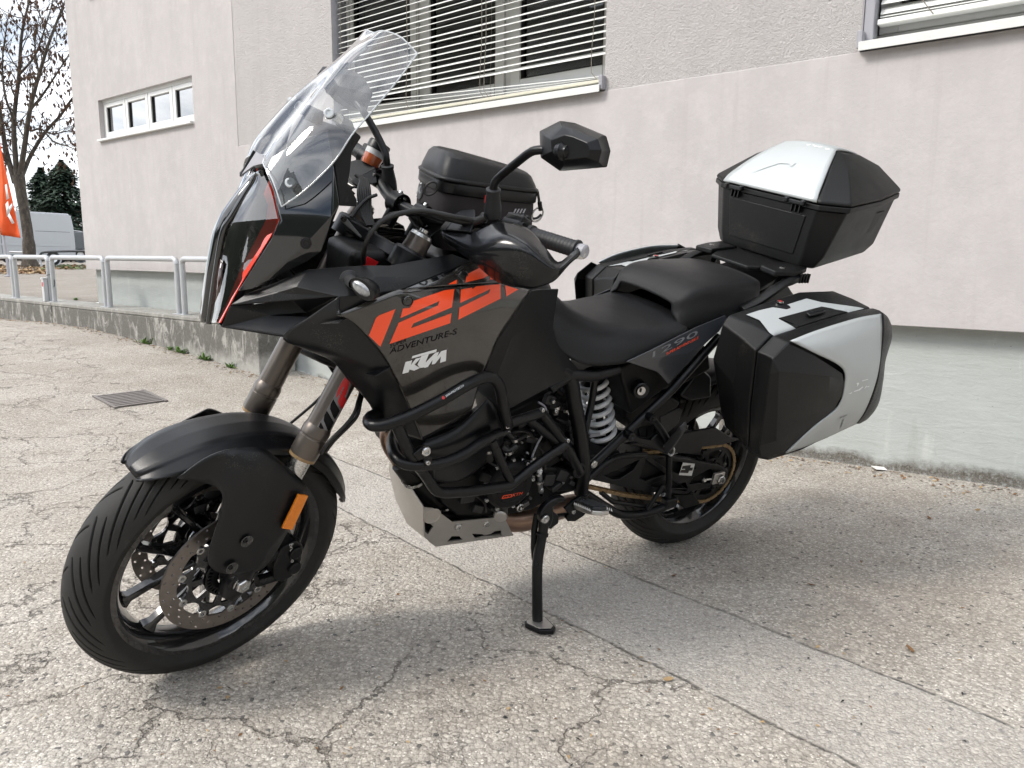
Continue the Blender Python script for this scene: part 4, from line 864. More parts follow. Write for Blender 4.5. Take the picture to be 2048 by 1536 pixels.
# ---- headlight: two tall lenses meeting in a V, clear cover over dark reflectors with red edge strips
glass_mat('clear_cover', (0.66, 0.66, 0.66), 3.0)
def lens_pts(inset=0.0):
    return [bp('B', 575, 185, .050), bp('B', 640, 330, .092), bp('B', 690, 540, .128), bp('B', 640, 680, .125), bp('B', 440, 1000, .108), bp('B', 345, 1165, .096), bp('B', 240, 1362, .078),
            bp('B', 150, 1355, .022), bp('B', 205, 950, .020), bp('B', 262, 640, .018), bp('B', 330, 520, .018), bp('B', 520, 215, .018)]
hl_back = None
for sg in (1, -1):
    L = [my(v, sg) for v in lens_pts()]; back = Vector((-0.016, -0.004 * sg, -0.004))
    hb = poly('headlight', [v + back for v in L], 'engine_black', bike, out=Vector((1, sg * .6, 0)), thick=0.03, bev=0.002)
    # red edge strip along the outer rim, brown reflector foot along the inner rim
    o_ = [L[i] for i in range(7)]; inn = [bp('B', 520, 330, .060), bp('B', 565, 420, .080), bp('B', 578, 540, .096), bp('B', 545, 660, .097), bp('B', 405, 930, .087), bp('B', 318, 1150, .078), bp('B', 215, 1360, .062)]
    inn = [my(v, sg) for v in inn]; bk2 = back * -0.10
    bf = (.95, .75, .35, -.08, -.10, -.10, -.10); vs = [v + back * f_ for v, f_ in zip(o_, bf)] + [v + back * f_ for v, f_ in zip(inn, bf)]; fs = [(i, i + 1, 8 + i, 7 + i) for i in range(6)]
    sheet('red_strip', vs, fs, 'red_lens', hb, out=Vector((1, sg * .6, 0)), thick=0.003, bev=0.001)
    br = [my(bp('B', x, y, d), sg) + bk2 for x, y, d in ((160, 1345, .026), (215, 1345, .055), (255, 1000, .050), (262, 900, .046), (240, 860, .034), (205, 1000, .026))]
    poly('reflector_foot', br, 'brown_glass', hb, out=Vector((1, sg * .6, 0)), thick=0.002, bev=0)
    for k in range(3):      # LED modules behind the cover
        c = L[9].lerp(L[3], .45).lerp(L[8].lerp(L[4], .5), k / 2) + back * .85; lathe('led_module', [(-.01, .016), (0, .016), (.002, .012), (-.004, .006), (-.004, 0)], c, Vector((1, .4 * sg, .1)), 'dark_metal', hb, 16)
    inr = [L[11], my(bp('B', 415, 375, .018), sg), my(bp('B', 300, 575, .018), sg), my(bp('B', 258, 680, .018), sg), my(bp('B', 205, 950, .020), sg), my(bp('B', 178, 1150, .021), sg), L[7]]
    for part in ((0, 1, 2), (2, 3, 4, 5, 6)):
        loft('lens_cover', [[L[i], L[i].lerp(inr[i], .5) + Vector((.004, .004 * sg, .001)), inr[i]] for i in part], 'clear_cover', hb, nu=9, nv=12, out=Vector((1, sg * .6, 0)), thick=0, ang=80)
    # black rim round the inner edge
    rim = [L[7], L[8], L[9], L[10], L[11]]; bm = bmesh.new(); tube_bm(bm, [rim[0] + Vector((0, -.004 * sg, -.004))] + rim[1:4] + [rim[4], L[0]], 0.0065, 8, 40); link('lens_rim', bm_mesh(bm, 60), 'gloss_black', hb)
cen = [bp('B', 88, 1330, -.006), bp('B', 140, 930, -.006), bp('B', 195, 640, -.006), bp('B', 260, 500, -.006), bp('B', 390, 320, -.006), bp('B', 510, 168, -.006)]
bm = bmesh.new()
cr = [[v + Vector((0.004, 0.006 + w_, 0)) for v in cen] for w_ in (-.020, -.010, 0, .010, .020)]
for i, r_ in enumerate(cr):
    for v in r_: v.x -= (0.010 if i in (0, 4) else 0.0)
loft('headlight_spine', cr, 'gloss_black', bike, nu=24, nv=9, out=Vector((1, 0, 0)), thick=0.02, smooth_rows=False)

# ---- gloss nose panel around the lamp, under the screen
def nose(sg):
    v = [bp('B', 590, 165, .056), bp('B', 655, 320, .098), bp('B', 700, 545, .134), bp('B', 640, 700, .132), bp('B', 450, 1000, .114), bp('B', 375, 1112, .104), bp('B', 490, 1095, .128), bp('B', 920, 880, .160), bp('B', 1035, 800, .172), bp('B', 1180, 430, .176),
         bp('A', 1130, 1140, .150), bp('A', 1085, 870, .110), bp('A', 880, 930, .080), bp('A', 640, 1080, .048), bp('B', 1120, 520, .180), bp('B', 920, 740, .172), bp('B', 720, 560, .142)]
    v = [my(x, sg) for x in v]
    f = [(0, 1, 12, 13), (1, 2, 16), (1, 16, 14, 10), (1, 10, 11, 12), (10, 14, 9), (16, 2, 3), (16, 3, 15, 14), (3, 4, 6, 15), (4, 5, 6), (6, 7, 15), (7, 8, 15), (8, 14, 15), (8, 9, 14)]
    return sheet('nose_panel', v, f, 'gloss_black', bike, out=Vector((.4, sg, .3)), thick=0.004, bev=0.003)
npan = nose(1); nose(-1)
for x, y in ((912, 735),): c = bp('B', x, y, .1725); lathe('bolt_ring', [(0, .011), (.002, .011), (.003, .007), (.001, .006), (.001, 0)], c, Vector((.25, 1, .1)), 'matte_black', npan, 20)
# cockpit side cheek behind the nose panel
for sg in (1, -1):
    v = [my(bp(r, x, y, d), sg) for r, x, y, d in (('A', 1292, 872, .150), ('A', 1262, 1180, .158), ('A', 1245, 1290, .160), ('A', 1320, 1420, .158), ('A', 1310, 1470, .156), ('B', 1180, 440, .172), ('A', 1140, 1140, .150), ('A', 1190, 1020, .145))]
    sheet('cockpit_cheek', v, [(0, 1, 6, 7), (1, 2, 5, 6), (2, 3, 4, 5)], 'matte_black', bike, out=Vector((0, sg, 0)), thick=0.006, bev=0.002)
# instrument hood closing the cockpit between the cheeks
d0 = [bp('A', 1292, 872, .150), bp('A', 1130, 1130, .148), bp('B', 1180, 430, .168)]
dl = d0; dr = [my(v, -1) for v in d0]
sheet('instrument_hood', [dl[0], dr[0], dr[1], dl[1], dr[2], dl[2]], [(0, 1, 2, 3), (3, 2, 4, 5)], 'matte_black', bike, out=Vector((1, 0, .4)), thick=0.02, bev=0.004)

# ---- screen
def screen_mat():
    m, n, l, b = new_mat('screen_clear'); out = n['Material Output']
    tr = n.new('ShaderNodeBsdfTransparent'); tr.inputs['Color'].default_value = (0.86, 0.88, 0.89, 1); gl = n.new('ShaderNodeBsdfGlossy'); gl.inputs['Roughness'].default_value = 0.03
    lw = n.new('ShaderNodeFresnel'); lw.inputs['IOR'].default_value = 1.49; tc = n.new('ShaderNodeTexCoord')
    bpn = n.new('ShaderNodeBump'); bpn.inputs['Strength'].default_value = 0.06; bpn.inputs['Distance'].default_value = 0.004; l.new(nodes_noise(n, l, tc.outputs['Object'], 9, 2), bpn.inputs['Height']); l.new(bpn.outputs['Normal'], gl.inputs['Normal']); l.new(bpn.outputs['Normal'], lw.inputs['Normal'])
    mx = n.new('ShaderNodeMixShader'); l.new(nmath(n, l, 'ADD', nmath(n, l, 'MULTIPLY', lw.outputs['Fac'], 2.2), 0.03, True), mx.inputs['Fac']); l.new(tr.outputs[0], mx.inputs[1]); l.new(gl.outputs[0], mx.inputs[2])
    df = n.new('ShaderNodeBsdfDiffuse'); df.inputs['Color'].default_value = (0.8, 0.82, 0.84, 1); m2 = n.new('ShaderNodeMixShader'); m2.inputs['Fac'].default_value = 0.05; l.new(mx.outputs[0], m2.inputs[1]); l.new(df.outputs[0], m2.inputs[2])
    l.new(m2.outputs[0], out.inputs['Surface'])
screen_mat(); plain('screen_edge', (0.52, 0.55, 0.57), 0.12, coat=0.8)
edge = [bp('A', 722, 1470, .138), bp('A', 900, 1345, .158), bp('A', 1130, 1120, .172), bp('A', 1275, 905, .172), bp('A', 1420, 735, .165), bp('A', 1640, 470, .148), bp('A', 1790, 265, .128)]
crea = [bp('A', 650, 1260, .102), bp('A', 745, 1115, .112), bp('A', 890, 955, .118), bp('A', 1085, 770, .120), bp('A', 1280, 620, .116), bp('A', 1520, 420, .108), bp('A', 1660, 135, .090)]
cent = [bp('A', 585, 1065, 0), bp('A', 690, 900, 0), bp('A', 835, 720, 0), bp('A', 985, 530, 0), bp('A', 1120, 380, 0), bp('A', 1270, 235, 0), bp('A', 1450, 100, 0)]
srows = []
for e_, c_, m_ in zip(edge, crea, cent):
    q = c_.lerp(m_, .5) + Vector((.010, 0, .006)); srows.append([e_, c_, q, m_, my(q, -1), my(c_, -1), my(e_, -1)])
scr = loft('windscreen', srows, 'screen_clear', bike, nu=49, nv=40, out=Vector((1, 0, .5)), thick=0, ang=80)
bord = cat(edge, 40) + cat([srows[-1][i] for i in range(7)], 30)[1:] + cat([my(v, -1) for v in edge[::-1]], 40)[1:] + cat([srows[0][6 - i] for i in range(7)], 30)[1:-1]
tube('screen_edge', bord, 0.0015, 'screen_edge', scr, 6, None, True)
for r, x, y, d in (('A', 1095, 735, .119), ('A', 790, 1280, .132)):
    for sg in (1, -1):
        c = my(bp(r, x, y, d), sg); ax = Vector((.55, sg * .75, .35)); lathe('grommet', [(-.005, .0100), (.002, .0100), (.0032, .0082), (.0032, .0055), (.002, .005), (.002, 0)], c, ax, 'screen_edge', scr, 20)
for sg in (1, -1):   # adjuster arm, screen carrier
    a = my(bp('A', 1180, 790, .115), sg); tube('screen_bracket', [a, my(bp('A', 1240, 830, .11), sg), my(bp('A', 1265, 900, .11), sg)], .012, 'matte_black', bike, 10); lathe('bracket_tip', [(-.004, .010), (.012, .010), (.012, .006)], a, Vector((.6, 0, .4)), 'steel', bike, 14)
    v = [my(bp('A', x, y, d), sg) for x, y, d in ((520, 1035, .012), (610, 1090, .030), (580, 1130, .034), (500, 1150, .020), (410, 1215, .008), (395, 1235, .004))]
    poly('screen_foot', v, 'guide_grey' if sg > 0 else 'matte_black', bike, out=Vector((1, sg, .5)), thick=.004, bev=.001)
# screen height carrier seen through the screen
poly('screen_carrier', [bp('A', 890, 660, 0.0), bp('A', 1020, 720, 0.03), bp('A', 1000, 830, 0.03), bp('A', 890, 780, 0.0)], 'matte_black', bike, thick=.02, bev=.003)

# ---- matte wings above and below the scoop, running back to the tank
def wing(sg):
    n = {'n1': bp('B', 312, 1222, .100), 'n2': bp('B', 440, 1132, .108), 'n3': bp('B', 930, 938, .165), 'n4': bp('D', 620, 110, .196), 'n5': bp('D', 800, 112, .205), 'n6': bp('D', 1260, 28, .185), 'n7': bp('D', 1400, 80, .200),
         'n8': bp('D', 1110, 200, .232), 'n9': bp('D', 905, 285, .250), 'n10': bp('D', 415, 476, .262), 'n11': bp('D', 432, 338, .255), 'm1': bp('D', 120, 270, .195), 'm2': bp('D', 700, 195, .235), 'm3': bp('D', 560, 330, .258), 't': bp('B', 700, 1120, .165)}
    k = list(n); v = [my(n[i], sg) for i in k]; ix = lambda *a: [k.index(i) for i in a]
    f = [ix('n1', 'n2', 't'), ix('n2', 'n3', 'm1', 't'), ix('t', 'm1', 'n11'), ix('m1', 'n3', 'n4', 'm2', 'm3', 'n11'), ix('n4', 'n5', 'm2'), ix('n5', 'n6', 'n7', 'n8', 'm2'), ix('m2', 'n8', 'n9', 'm3'), ix('m3', 'n9', 'n10', 'n11')]
    f = [f[0], f[1], f[2], f[3], f[4], f[5], f[6], f[7], ix('n1', 't', 'n11')]
    return sheet('upper_wing', v, f, 'matte_black', bike, out=Vector((.2, sg, .5)), thick=.004, bev=.003)
uw = wing(1); wing(-1)
def beak(sg):
    v = [bp('B', 312, 1235, .098), bp('B', 245, 1398, .078), bp('B', 735, 1472, .165), bp('B', 950, 1312, .172), bp('B', 915, 1280, .150), bp('B', 1168, 1150, .240), bp('B', 620, 1300, .120), bp('B', 500, 1215, .090), bp('B', 800, 1180, .150)]
    v = [my(x, sg) for x in v]
    sheet('beak_side', v, [(0, 1, 6), (1, 2, 6), (2, 3, 6), (3, 4, 6), (0, 6, 4, 8, 7), (8, 4, 5), (3, 5, 4)], 'matte_black', bike, out=Vector((.3, sg, -.1)), thick=.004, bev=.003)
    lo = [bp('B', 245, 1398, .078), bp('B', 735, 1472, .165), bp('B', 560, 1440, .02)]
    return v
bv_ = beak(1); beak(-1)
sheet('beak_floor', [bv_[1], bv_[2], my(bv_[2], -1), my(bv_[1], -1)], [(0, 1, 2, 3)], 'matte_black', bike, out=Vector((0, 0, -1)), thick=.004, bev=.002)
for x, y in ((472, 1262),): bolt(bike, bp('B', x, y, .097), Vector((.2, 1, 0)), .006, .003, 'dark_metal')

# ---- lower shroud (matte) between beak and tank panel
rows = [[bp('D', 432, 338, .256), bp('D', 425, 420, .262), bp('D', 415, 474, .263)],
        [bp('D', 230, 478, .215), bp('D', 400, 500, .252), bp('D', 530, 522, .263)],
        [bp('D', 20, 640, .168), bp('D', 350, 640, .225), bp('D', 700, 700, .266)],
        [bp('D', 190, 730, .172), bp('D', 470, 770, .232), bp('D', 800, 840, .266)],
        [bp('D', 380, 815, .178), bp('D', 600, 860, .230), bp('D', 868, 985, .260)],
        [bp('D', 505, 960, .178), bp('D', 700, 1020, .225), bp('D', 950, 1165, .248)],
        [bp('D', 645, 1115, .172), bp('D', 820, 1190, .212), bp('D', 1000, 1280, .232)],
        [bp('D', 765, 1300, .165), bp('D', 880, 1340, .190), bp('D', 1042, 1392, .212)]]
for sg in (1, -1):
    sh = loft('lower_shroud', [[my(v, sg) for v in r] for r in rows], 'matte_black', bike, nu=16, nv=40, out=Vector((.4, sg, 0)), thick=.005, smooth_cols=True)
    for q in (((290, 540, .236), (510, 488, .268), (440, 535, .262)), ((625, 912, .232), (835, 848, .270), (700, 925, .262))):
        a, b, c = [my(bp('D', *w), sg) for w in q]; m_ = (a + b + c) / 3 + Vector((0, .012 * sg, 0)); sheet('shroud_fin', [a, b, c, m_], [(0, 1, 3), (1, 2, 3), (2, 0, 3)], 'matte_black', bike, out=Vector((0, sg, 0)), thick=0.003, bev=.001)
# front inner duct between the shrouds (dark)
dk = [bp('D', 20, 640, .160), bp('D', 380, 815, .170), bp('D', 505, 960, .170), bp('D', 645, 1115, .165), bp('D', 765, 1300, .158)]
vs = dk + [my(v, -1) for v in dk]; sheet('radiator', [v + Vector((-.06, 0, .01)) for v in vs], [(i, i + 1, i + 6, i + 5) for i in range(4)], 'engine_black', bike, out=Vector((1, 0, 0)), thick=.03, bev=0)

# ---- glossy tank panel
rows = [[bp('D', 415, 478, .266), bp('D', 830, 303, .270), bp('D', 912, 290, .268), bp('D', 1060, 272, .262), bp('D', 1350, 255, .250), bp('D', 1610, 243, .238), bp('D', 1840, 295, .220)],
        [bp('D', 530, 525, .268), bp('D', 790, 450, .277), bp('D', 960, 410, .279), bp('D', 1120, 385, .276), bp('D', 1380, 360, .268), bp('D', 1600, 350, .256), bp('D', 1770, 395, .240)],
        [bp('D', 700, 700, .271), bp('D', 860, 640, .282), bp('D', 1000, 600, .286), bp('D', 1140, 570, .286), bp('D', 1330, 550, .282), bp('D', 1480, 560, .274), bp('D', 1600, 645, .262)],
        [bp('D', 800, 840, .271), bp('D', 920, 800, .280), bp('D', 1040, 770, .284), bp('D', 1160, 745, .284), bp('D', 1310, 720, .281), bp('D', 1430, 730, .275), bp('D', 1545, 770, .265)],
        [bp('D', 868, 985, .265), bp('D', 980, 950, .272), bp('D', 1080, 925, .276), bp('D', 1180, 900, .276), bp('D', 1300, 880, .274), bp('D', 1400, 880, .270), bp('D', 1490, 895, .263)],
        [bp('D', 950, 1168, .252), bp('D', 1040, 1130, .258), bp('D', 1120, 1095, .261), bp('D', 1200, 1065, .262), bp('D', 1290, 1040, .261), bp('D', 1370, 1030, .258), bp('D', 1445, 1030, .252)],
        [bp('D', 1042, 1392, .216), bp('D', 1110, 1355, .222), bp('D', 1170, 1320, .226), bp('D', 1230, 1285, .228), bp('D', 1290, 1250, .229), bp('D', 1340, 1220, .229), bp('D', 1400, 1180, .228)]]
tank = [loft('tank_panel', [[my(v, sg) for v in r] for r in rows], 'anthracite', bike, nu=36, nv=36, out=Vector((0, sg, 0)), thick=.005) for sg in (1, -1)]
def upper_tank(sg):
    v = [bp('D', 908, 283, .262), bp('D', 1110, 200, .240), bp('D', 1410, 74, .205), bp('D', 1500, 124, .208), bp('D', 1612, 236, .240), bp('D', 1350, 248, .254), bp('D', 1060, 268, .266), bp('D', 1250, 180, .242)]
    v = [my(x, sg) for x in v]
    return sheet('upper_tank_panel', v, [(0, 1, 7, 6), (1, 2, 7), (2, 3, 7), (3, 4, 5, 7), (5, 6, 7)], 'gloss_black', bike, out=Vector((0, sg, .4)), thick=.005, bev=.003)
ut = upper_tank(1); upper_tank(-1)
tb, ub = bvh_of(tank[0]), bvh_of(ut)
for x, y, b_ in ((935, 372, 0), (1338, 188, 1)):
    c = bp('D', x, y, .279 if not b_ else .236); lathe('panel_screw', [(0.0035, .0105), (0.0045, .0095), (0.002, .008), (.002, .004), (.003, .0035), (.003, 0)], c, Vector((.1, 1, .25 if b_ else .1)), 'gloss_black', bike, 18)
# ---- tank top between the panels, under the tank bag
tt = [[bp('D', 1260, 28, .180), None], ]
crest = [(1.06, .170, .985, 1.02), (1.00, .195, 1.005, 1.06), (0.90, .195, 1.01, 1.08), (0.82, .165, .985, 1.03), (0.77, .11, .94, .975)]
rws = []
for x, hw, zs, zt in crest: rws.append([Vector((x, -hw, zs - .05)), Vector((x, -hw * .93, zs)), Vector((x, -hw * .6, zt - .012)), Vector((x, 0, zt)), Vector((x, hw * .6, zt - .012)), Vector((x, hw * .93, zs)), Vector((x, hw, zs - .05))])
loft('tank_top', rws, 'matte_black', bike, nu=25, nv=20, out=ZA, thick=.004)

# ---- side cover behind the tank panel, down to the frame
def side_cover(sg):
    v = [bp('D', 1842, 296, .216), bp('D', 1915, 286, .200), bp('P', 1118, 578, .165), bp('P', 1106, 655, .170), bp('P', 1116, 690, .176), bp('P', 1160, 742, .170), bp('P', 1132, 757, .185), bp('P', 1020, 818, .205), bp('P', 1003, 812, .210), bp('P', 990, 760, .222),
         bp('D', 1590, 665, .258), bp('D', 1500, 890, .258), bp('D', 1700, 640, .238), bp('P', 1075, 640, .200), bp('D', 1920, 560, .185)]
    v = [my(x, sg) for x in v]
    sheet('side_cover', v, [(0, 1, 13, 12), (1, 2, 3, 13), (3, 4, 13), (4, 5, 6, 13), (6, 7, 13), (7, 8, 12, 13), (8, 9, 12), (9, 11, 10, 12), (10, 0, 12)], 'matte_black', bike, out=Vector((0, sg, 0)), thick=.005, bev=.003)
side_cover(1); side_cover(-1)

# ---- seats: skins swept along the machine
def seat_skin(name, st, parent=bike, mat='seat_vinyl', flat=1.0):
    """stations (x, half width at top, half width at foot, z top centre, z shoulder, z foot)"""
    rws = []
    for x, wt, wf, zc, zs, zf in st:
        half = [(0, zc), (wt * .45, zc - (zc - zs) * .08 * flat), (wt * .80, zc - (zc - zs) * .30 * flat), (wt * .95, zc - (zc - zs) * .70 * flat), (wt * 1.01, zs - .006), ((wt + wf) / 2 + .004, (zs + zf) / 2), (wf, zf)]
        rws.append([Vector((x, -y, z)) for y, z in half[::-1]] + [Vector((x, y, z)) for y, z in half[1:]])
    return loft(name, rws, mat, parent, nu=45, nv=50, out=ZA, thick=.006, ang=70)
rs = seat_skin('rider_seat', [(.800, .030, .060, .955, .925, .875), (.785, .060, .100, .968, .925, .850), (.74, .085, .140, .955, .905, .810), (.68, .105, .165, .915, .870, .785), (.60, .130, .178, .884, .850, .782), (.50, .158, .185, .876, .850, .790), (.40, .175, .185, .882, .858, .800), (.335, .170, .180, .895, .868, .812), (.315, .140, .160, .890, .862, .830)])
ps = seat_skin('pillion_seat', [(.362, .120, .150, .930, .905, .870), (.350, .145, .165, .955, .925, .862), (.31, .155, .172, .983, .940, .858), (.24, .160, .178, .995, .948, .865), (.14, .158, .172, .998, .952, .878), (.06, .150, .160, 1.000, .957, .895), (.02, .130, .145, .994, .955, .905), (.005, .10, .12, .980, .950, .915)], flat=.55)
# ---- tail side panel with the model lettering
def tail(sg):
    v = [bp('H', 782, 1452, .190), bp('H', 1040, 1330, .196), bp('H', 1500, 1095, .192), bp('H', 1790, 975, .175), bp('H', 1815, 1005, .180), bp('H', 1735, 1140, .196), bp('H', 1600, 1260, .200), bp('H', 1430, 1455, .200), bp('H', 1100, 1560, .196), bp('G', 790, 430, .185), bp('H', 1400, 1370, .212), bp('H', 1230, 1700, .19)]
    v = [my(x, sg) for x in v]
    return sheet('tail_panel', v, [(0, 1, 10), (1, 2, 5, 6, 10), (2, 3, 4, 5), (6, 7, 10), (0, 10, 7, 9, 8)], 'tail_grey', bike, out=Vector((0, sg, .1)), thick=.004, bev=.0025)
plain('tail_grey', (0.038, 0.042, 0.050), 0.30, metal=0.2, coat=0.7); tp = tail(1); tail(-1)
# ================================================================ handlebar, controls, mirrors
def s_(r, x, y, v, ax='y'): return U(r, x, y, v, ax, True)
def sy(v, sg):
    q = STEER_I @ v; return STEER_M @ Vector((q.x, q.y * sg, q.z))
half = [(0, 1.140, 1.135), (.05, 1.139, 1.136), (.10, 1.130, 1.146), (.15, 1.116, 1.160), (.20, 1.096, 1.170), (.30, 1.061, 1.178), (.425, 1.045, 1.189)]
bar_pts = [SP((x, -y, z)) for y, x, z in half[::-1]] + [SP((x, y, z)) for y, x, z in half[1:]]
hb_ = tube('handlebar', bar_pts, [.0115] * 12 + [.0125] * 6 + [.0145] * 24 + [.0125] * 6 + [.0115] * 12, 'dark_metal', bike, 18, 60)
for sg in (1, -1):
    c = SP((1.138, sg * .045, 1.137)); lathe('bar_clamp', [(-.016, .020), (-.016, .026), (.016, .026), (.016, .020)], c, YW, 'dark_metal', hb_, 20); tube('riser', [c, c - AXw * .055], .017, 'dark_metal', hb_, 14)
    bolt(hb_, c + AXw * .024 + FWw * .008, AXw, .005, .005); bolt(hb_, c + AXw * .020 - FWw * .014, AXw, .005, .005)
    c = SP((1.112, sg * .165, 1.162)); lathe('control_clamp', [(-.012, .014), (-.012, .022), (.012, .022), (.012, .014)], c, YW, 'dark_metal', hb_, 18)
# top clamp
tc_ = [(-.085, -.125), (-.02, -.145), (.025, -.14), (.04, -.10), (.03, -.05), (.02, 0), (.03, .05), (.04, .10), (.025, .14), (-.02, .145), (-.085, .125), (-.095, .05), (-.095, -.05)]
plate2d('top_clamp', [tc_], lambda u, v: Vector((0, 0, 0)) + AX_F + S_AX * .805 + S_FW * u + YA * v, S_AX * .03, 'dark_metal', bike, bev=.005, M=STEER_M)
for sg in (1, -1): lathe('clamp_ring', [(.795, .029), (.795, .042), (.835, .042), (.840, .038), (.842, .029)], fork_pt(0, sg * .105), AXw, 'matte_black', bike, 32)
plate2d('lower_clamp', [tc_], lambda u, v: AX_F + S_AX * .56 + S_FW * u + YA * v, S_AX * .04, 'dark_metal', bike, bev=.005, M=STEER_M)
tube('steering_head', [SP(AX_F + S_AX * .56 - S_FW * .06), SP(AX_F + S_AX * .80 - S_FW * .06)], .035, 'dark_metal', bike, 20)
for sg in (1, -1):
    a, b = SP((1.058, sg * .300, 1.178)), SP((1.046, sg * .418, 1.188)); ax = (b - a).normalized()
    pr = [(-.004, .014), (-.004, .021), (.004, .021), (.006, .0172)]
    for k in range(12): pr += [(.010 + k * .0085, .0170), (.013 + k * .0085, .0176), (.0155 + k * .0085, .0176), (.017 + k * .0085, .0170)]
    pr += [(.113, .0170), (.115, .0200), (.120, .0200), (.121, .012)]
    g = lathe('grip', pr, a, ax, 'grip_rubber', bike, 24)
    lathe('bar_end', [(.118, .013), (.130, .015), (.138, .015), (.141, .012), (.141, .005), (.139, 0)], a, ax, 'guide_grey' if sg > 0 else 'dark_metal', g, 20)
    sw = SP((1.066, sg * .262, 1.176)); bm = bmesh.new(); lathe_bm(bm, [(-.030, .012), (-.030, .024), (-.022, .029), (.018, .030), (.026, .025), (.026, .012)], sw, ax, 20); so = link('switch_block', bm_mesh(bm, 30), 'matte_black', bike)
    box('switch_body', sw + Vector((-.002, 0, .016)), .040, .048, .030, 'matte_black', so, .006, (ax.cross(AXw).normalized(), ax, AXw))
    for k in range(3): box('switch_button', sw + AXw * .034 + ax * (.012 * (k - 1)) , .010, .008, .006, 'grip_rubber', so, .002, (FWw, ax, AXw))
    # clutch / brake lever with its perch
    lv = [SP((1.085, sg * .215, 1.172)), SP((1.125, sg * .235, 1.168)), SP((1.128, sg * .275, 1.160)), SP((1.118, sg * .33, 1.155)), SP((1.112, sg * .395, 1.160))]; tube('lever', lv, [.009, .010, .008, .007, .006, .008], 'dark_metal', bike, 10, 24)
    box('lever_perch', SP((1.098, sg * .215, 1.178)), .050, .035, .028, 'dark_metal', bike, .006, (FWw, ax, AXw))
# mirrors: bent stalk, faceted shell, glass on the rider's side
def mirror(sg):
    MO = Vector() if sg > 0 else S3 @ Vector((-.01, .115, -.055))
    pts = [s_('C', 1148, 890, .235), s_('C', 1150, 800, .235), s_('C', 1153, 715, .237), s_('C', 1163, 655, .240), s_('C', 1205, 607, .252), s_('C', 1310, 520, .290), s_('C', 1412, 442, .328), s_('C', 1480, 424, .350), s_('C', 1560, 428, .375), s_('C', 1650, 438, .402)]
    pts = [sy(v, sg) + MO for v in pts]; bm = bmesh.new(); tube_bm(bm, pts[2:], .0085, 12, 50); st = link('mirror', bm_mesh(bm, 60), 'dark_metal', bike); st['label'] = ('left' if sg > 0 else 'right') + ' rear-view mirror on a bent black stalk'
    lathe('stalk_boot', [(0, .018), (.02, .018), (.05, .014), (.056, .0155), (.060, .0155), (.062, .009)], pts[0], (pts[2] - pts[0]).normalized(), 'grip_rubber', st, 18)
    ol = [(1478, 290), (1620, 218), (1705, 230), (1925, 322), (1956, 430), (1930, 545), (1620, 572), (1486, 478)]
    X0 = (STEER_I @ U('C', 1650, 400, .405, 'y', True)).x - 0.010
    rim = [sy(s_('C', x, y, X0, 'x'), sg) + MO for x, y in ol]; cen_ = sum(rim, Vector()) / len(rim); fx = S3 @ Vector((1, 0, 0))
    ins = [sy(s_('C', x, y, X0 + .026, 'x'), sg) + MO for x, y in [(1502, 312), (1640, 262), (1715, 275), (1890, 345), (1918, 428), (1897, 512), (1640, 540), (1510, 462)]]
    top = [sy(s_('C', x, y, X0 + .040, 'x'), sg) + MO for x, y in [(1560, 355), (1655, 318), (1715, 330), (1815, 372), (1835, 425), (1815, 478), (1660, 492), (1565, 435)]]
    bk = [v - fx * .012 for v in rim]; b2 = [v - fx * .014 + (cen_ - v) * .08 for v in rim]
    sh = solid_rings('shell', [b2, bk, rim, ins, top], 'gloss_satin', st, bev=.003)
    gl = [v - fx * .0145 + (cen_ - v) * .10 for v in rim]; gv = from_py(gl, [list(range(len(gl)))]); link('glass', gv, 'mirror_glass', st)
    nk = [sy(s_('C', x, y, X0 + .036, 'x'), sg) + MO for x, y in ((1600, 435), (1660, 435), (1730, 445))]; tube('ball_joint', nk, [.009, .015, .017, .012, .004, .001], 'gloss_satin', st, 12, 9)
plain('gloss_satin', (0.005, 0.0055, 0.0065), 0.30, spec=.30, bump=.05, bscale=700, dust=.14)
mirror(1); mirror(-1)
plain('guard_black', (0.005, 0.0055, 0.0065), 0.22, coat=0.25, spec=.3, rvar=.05, vscale=20, dust=.12)
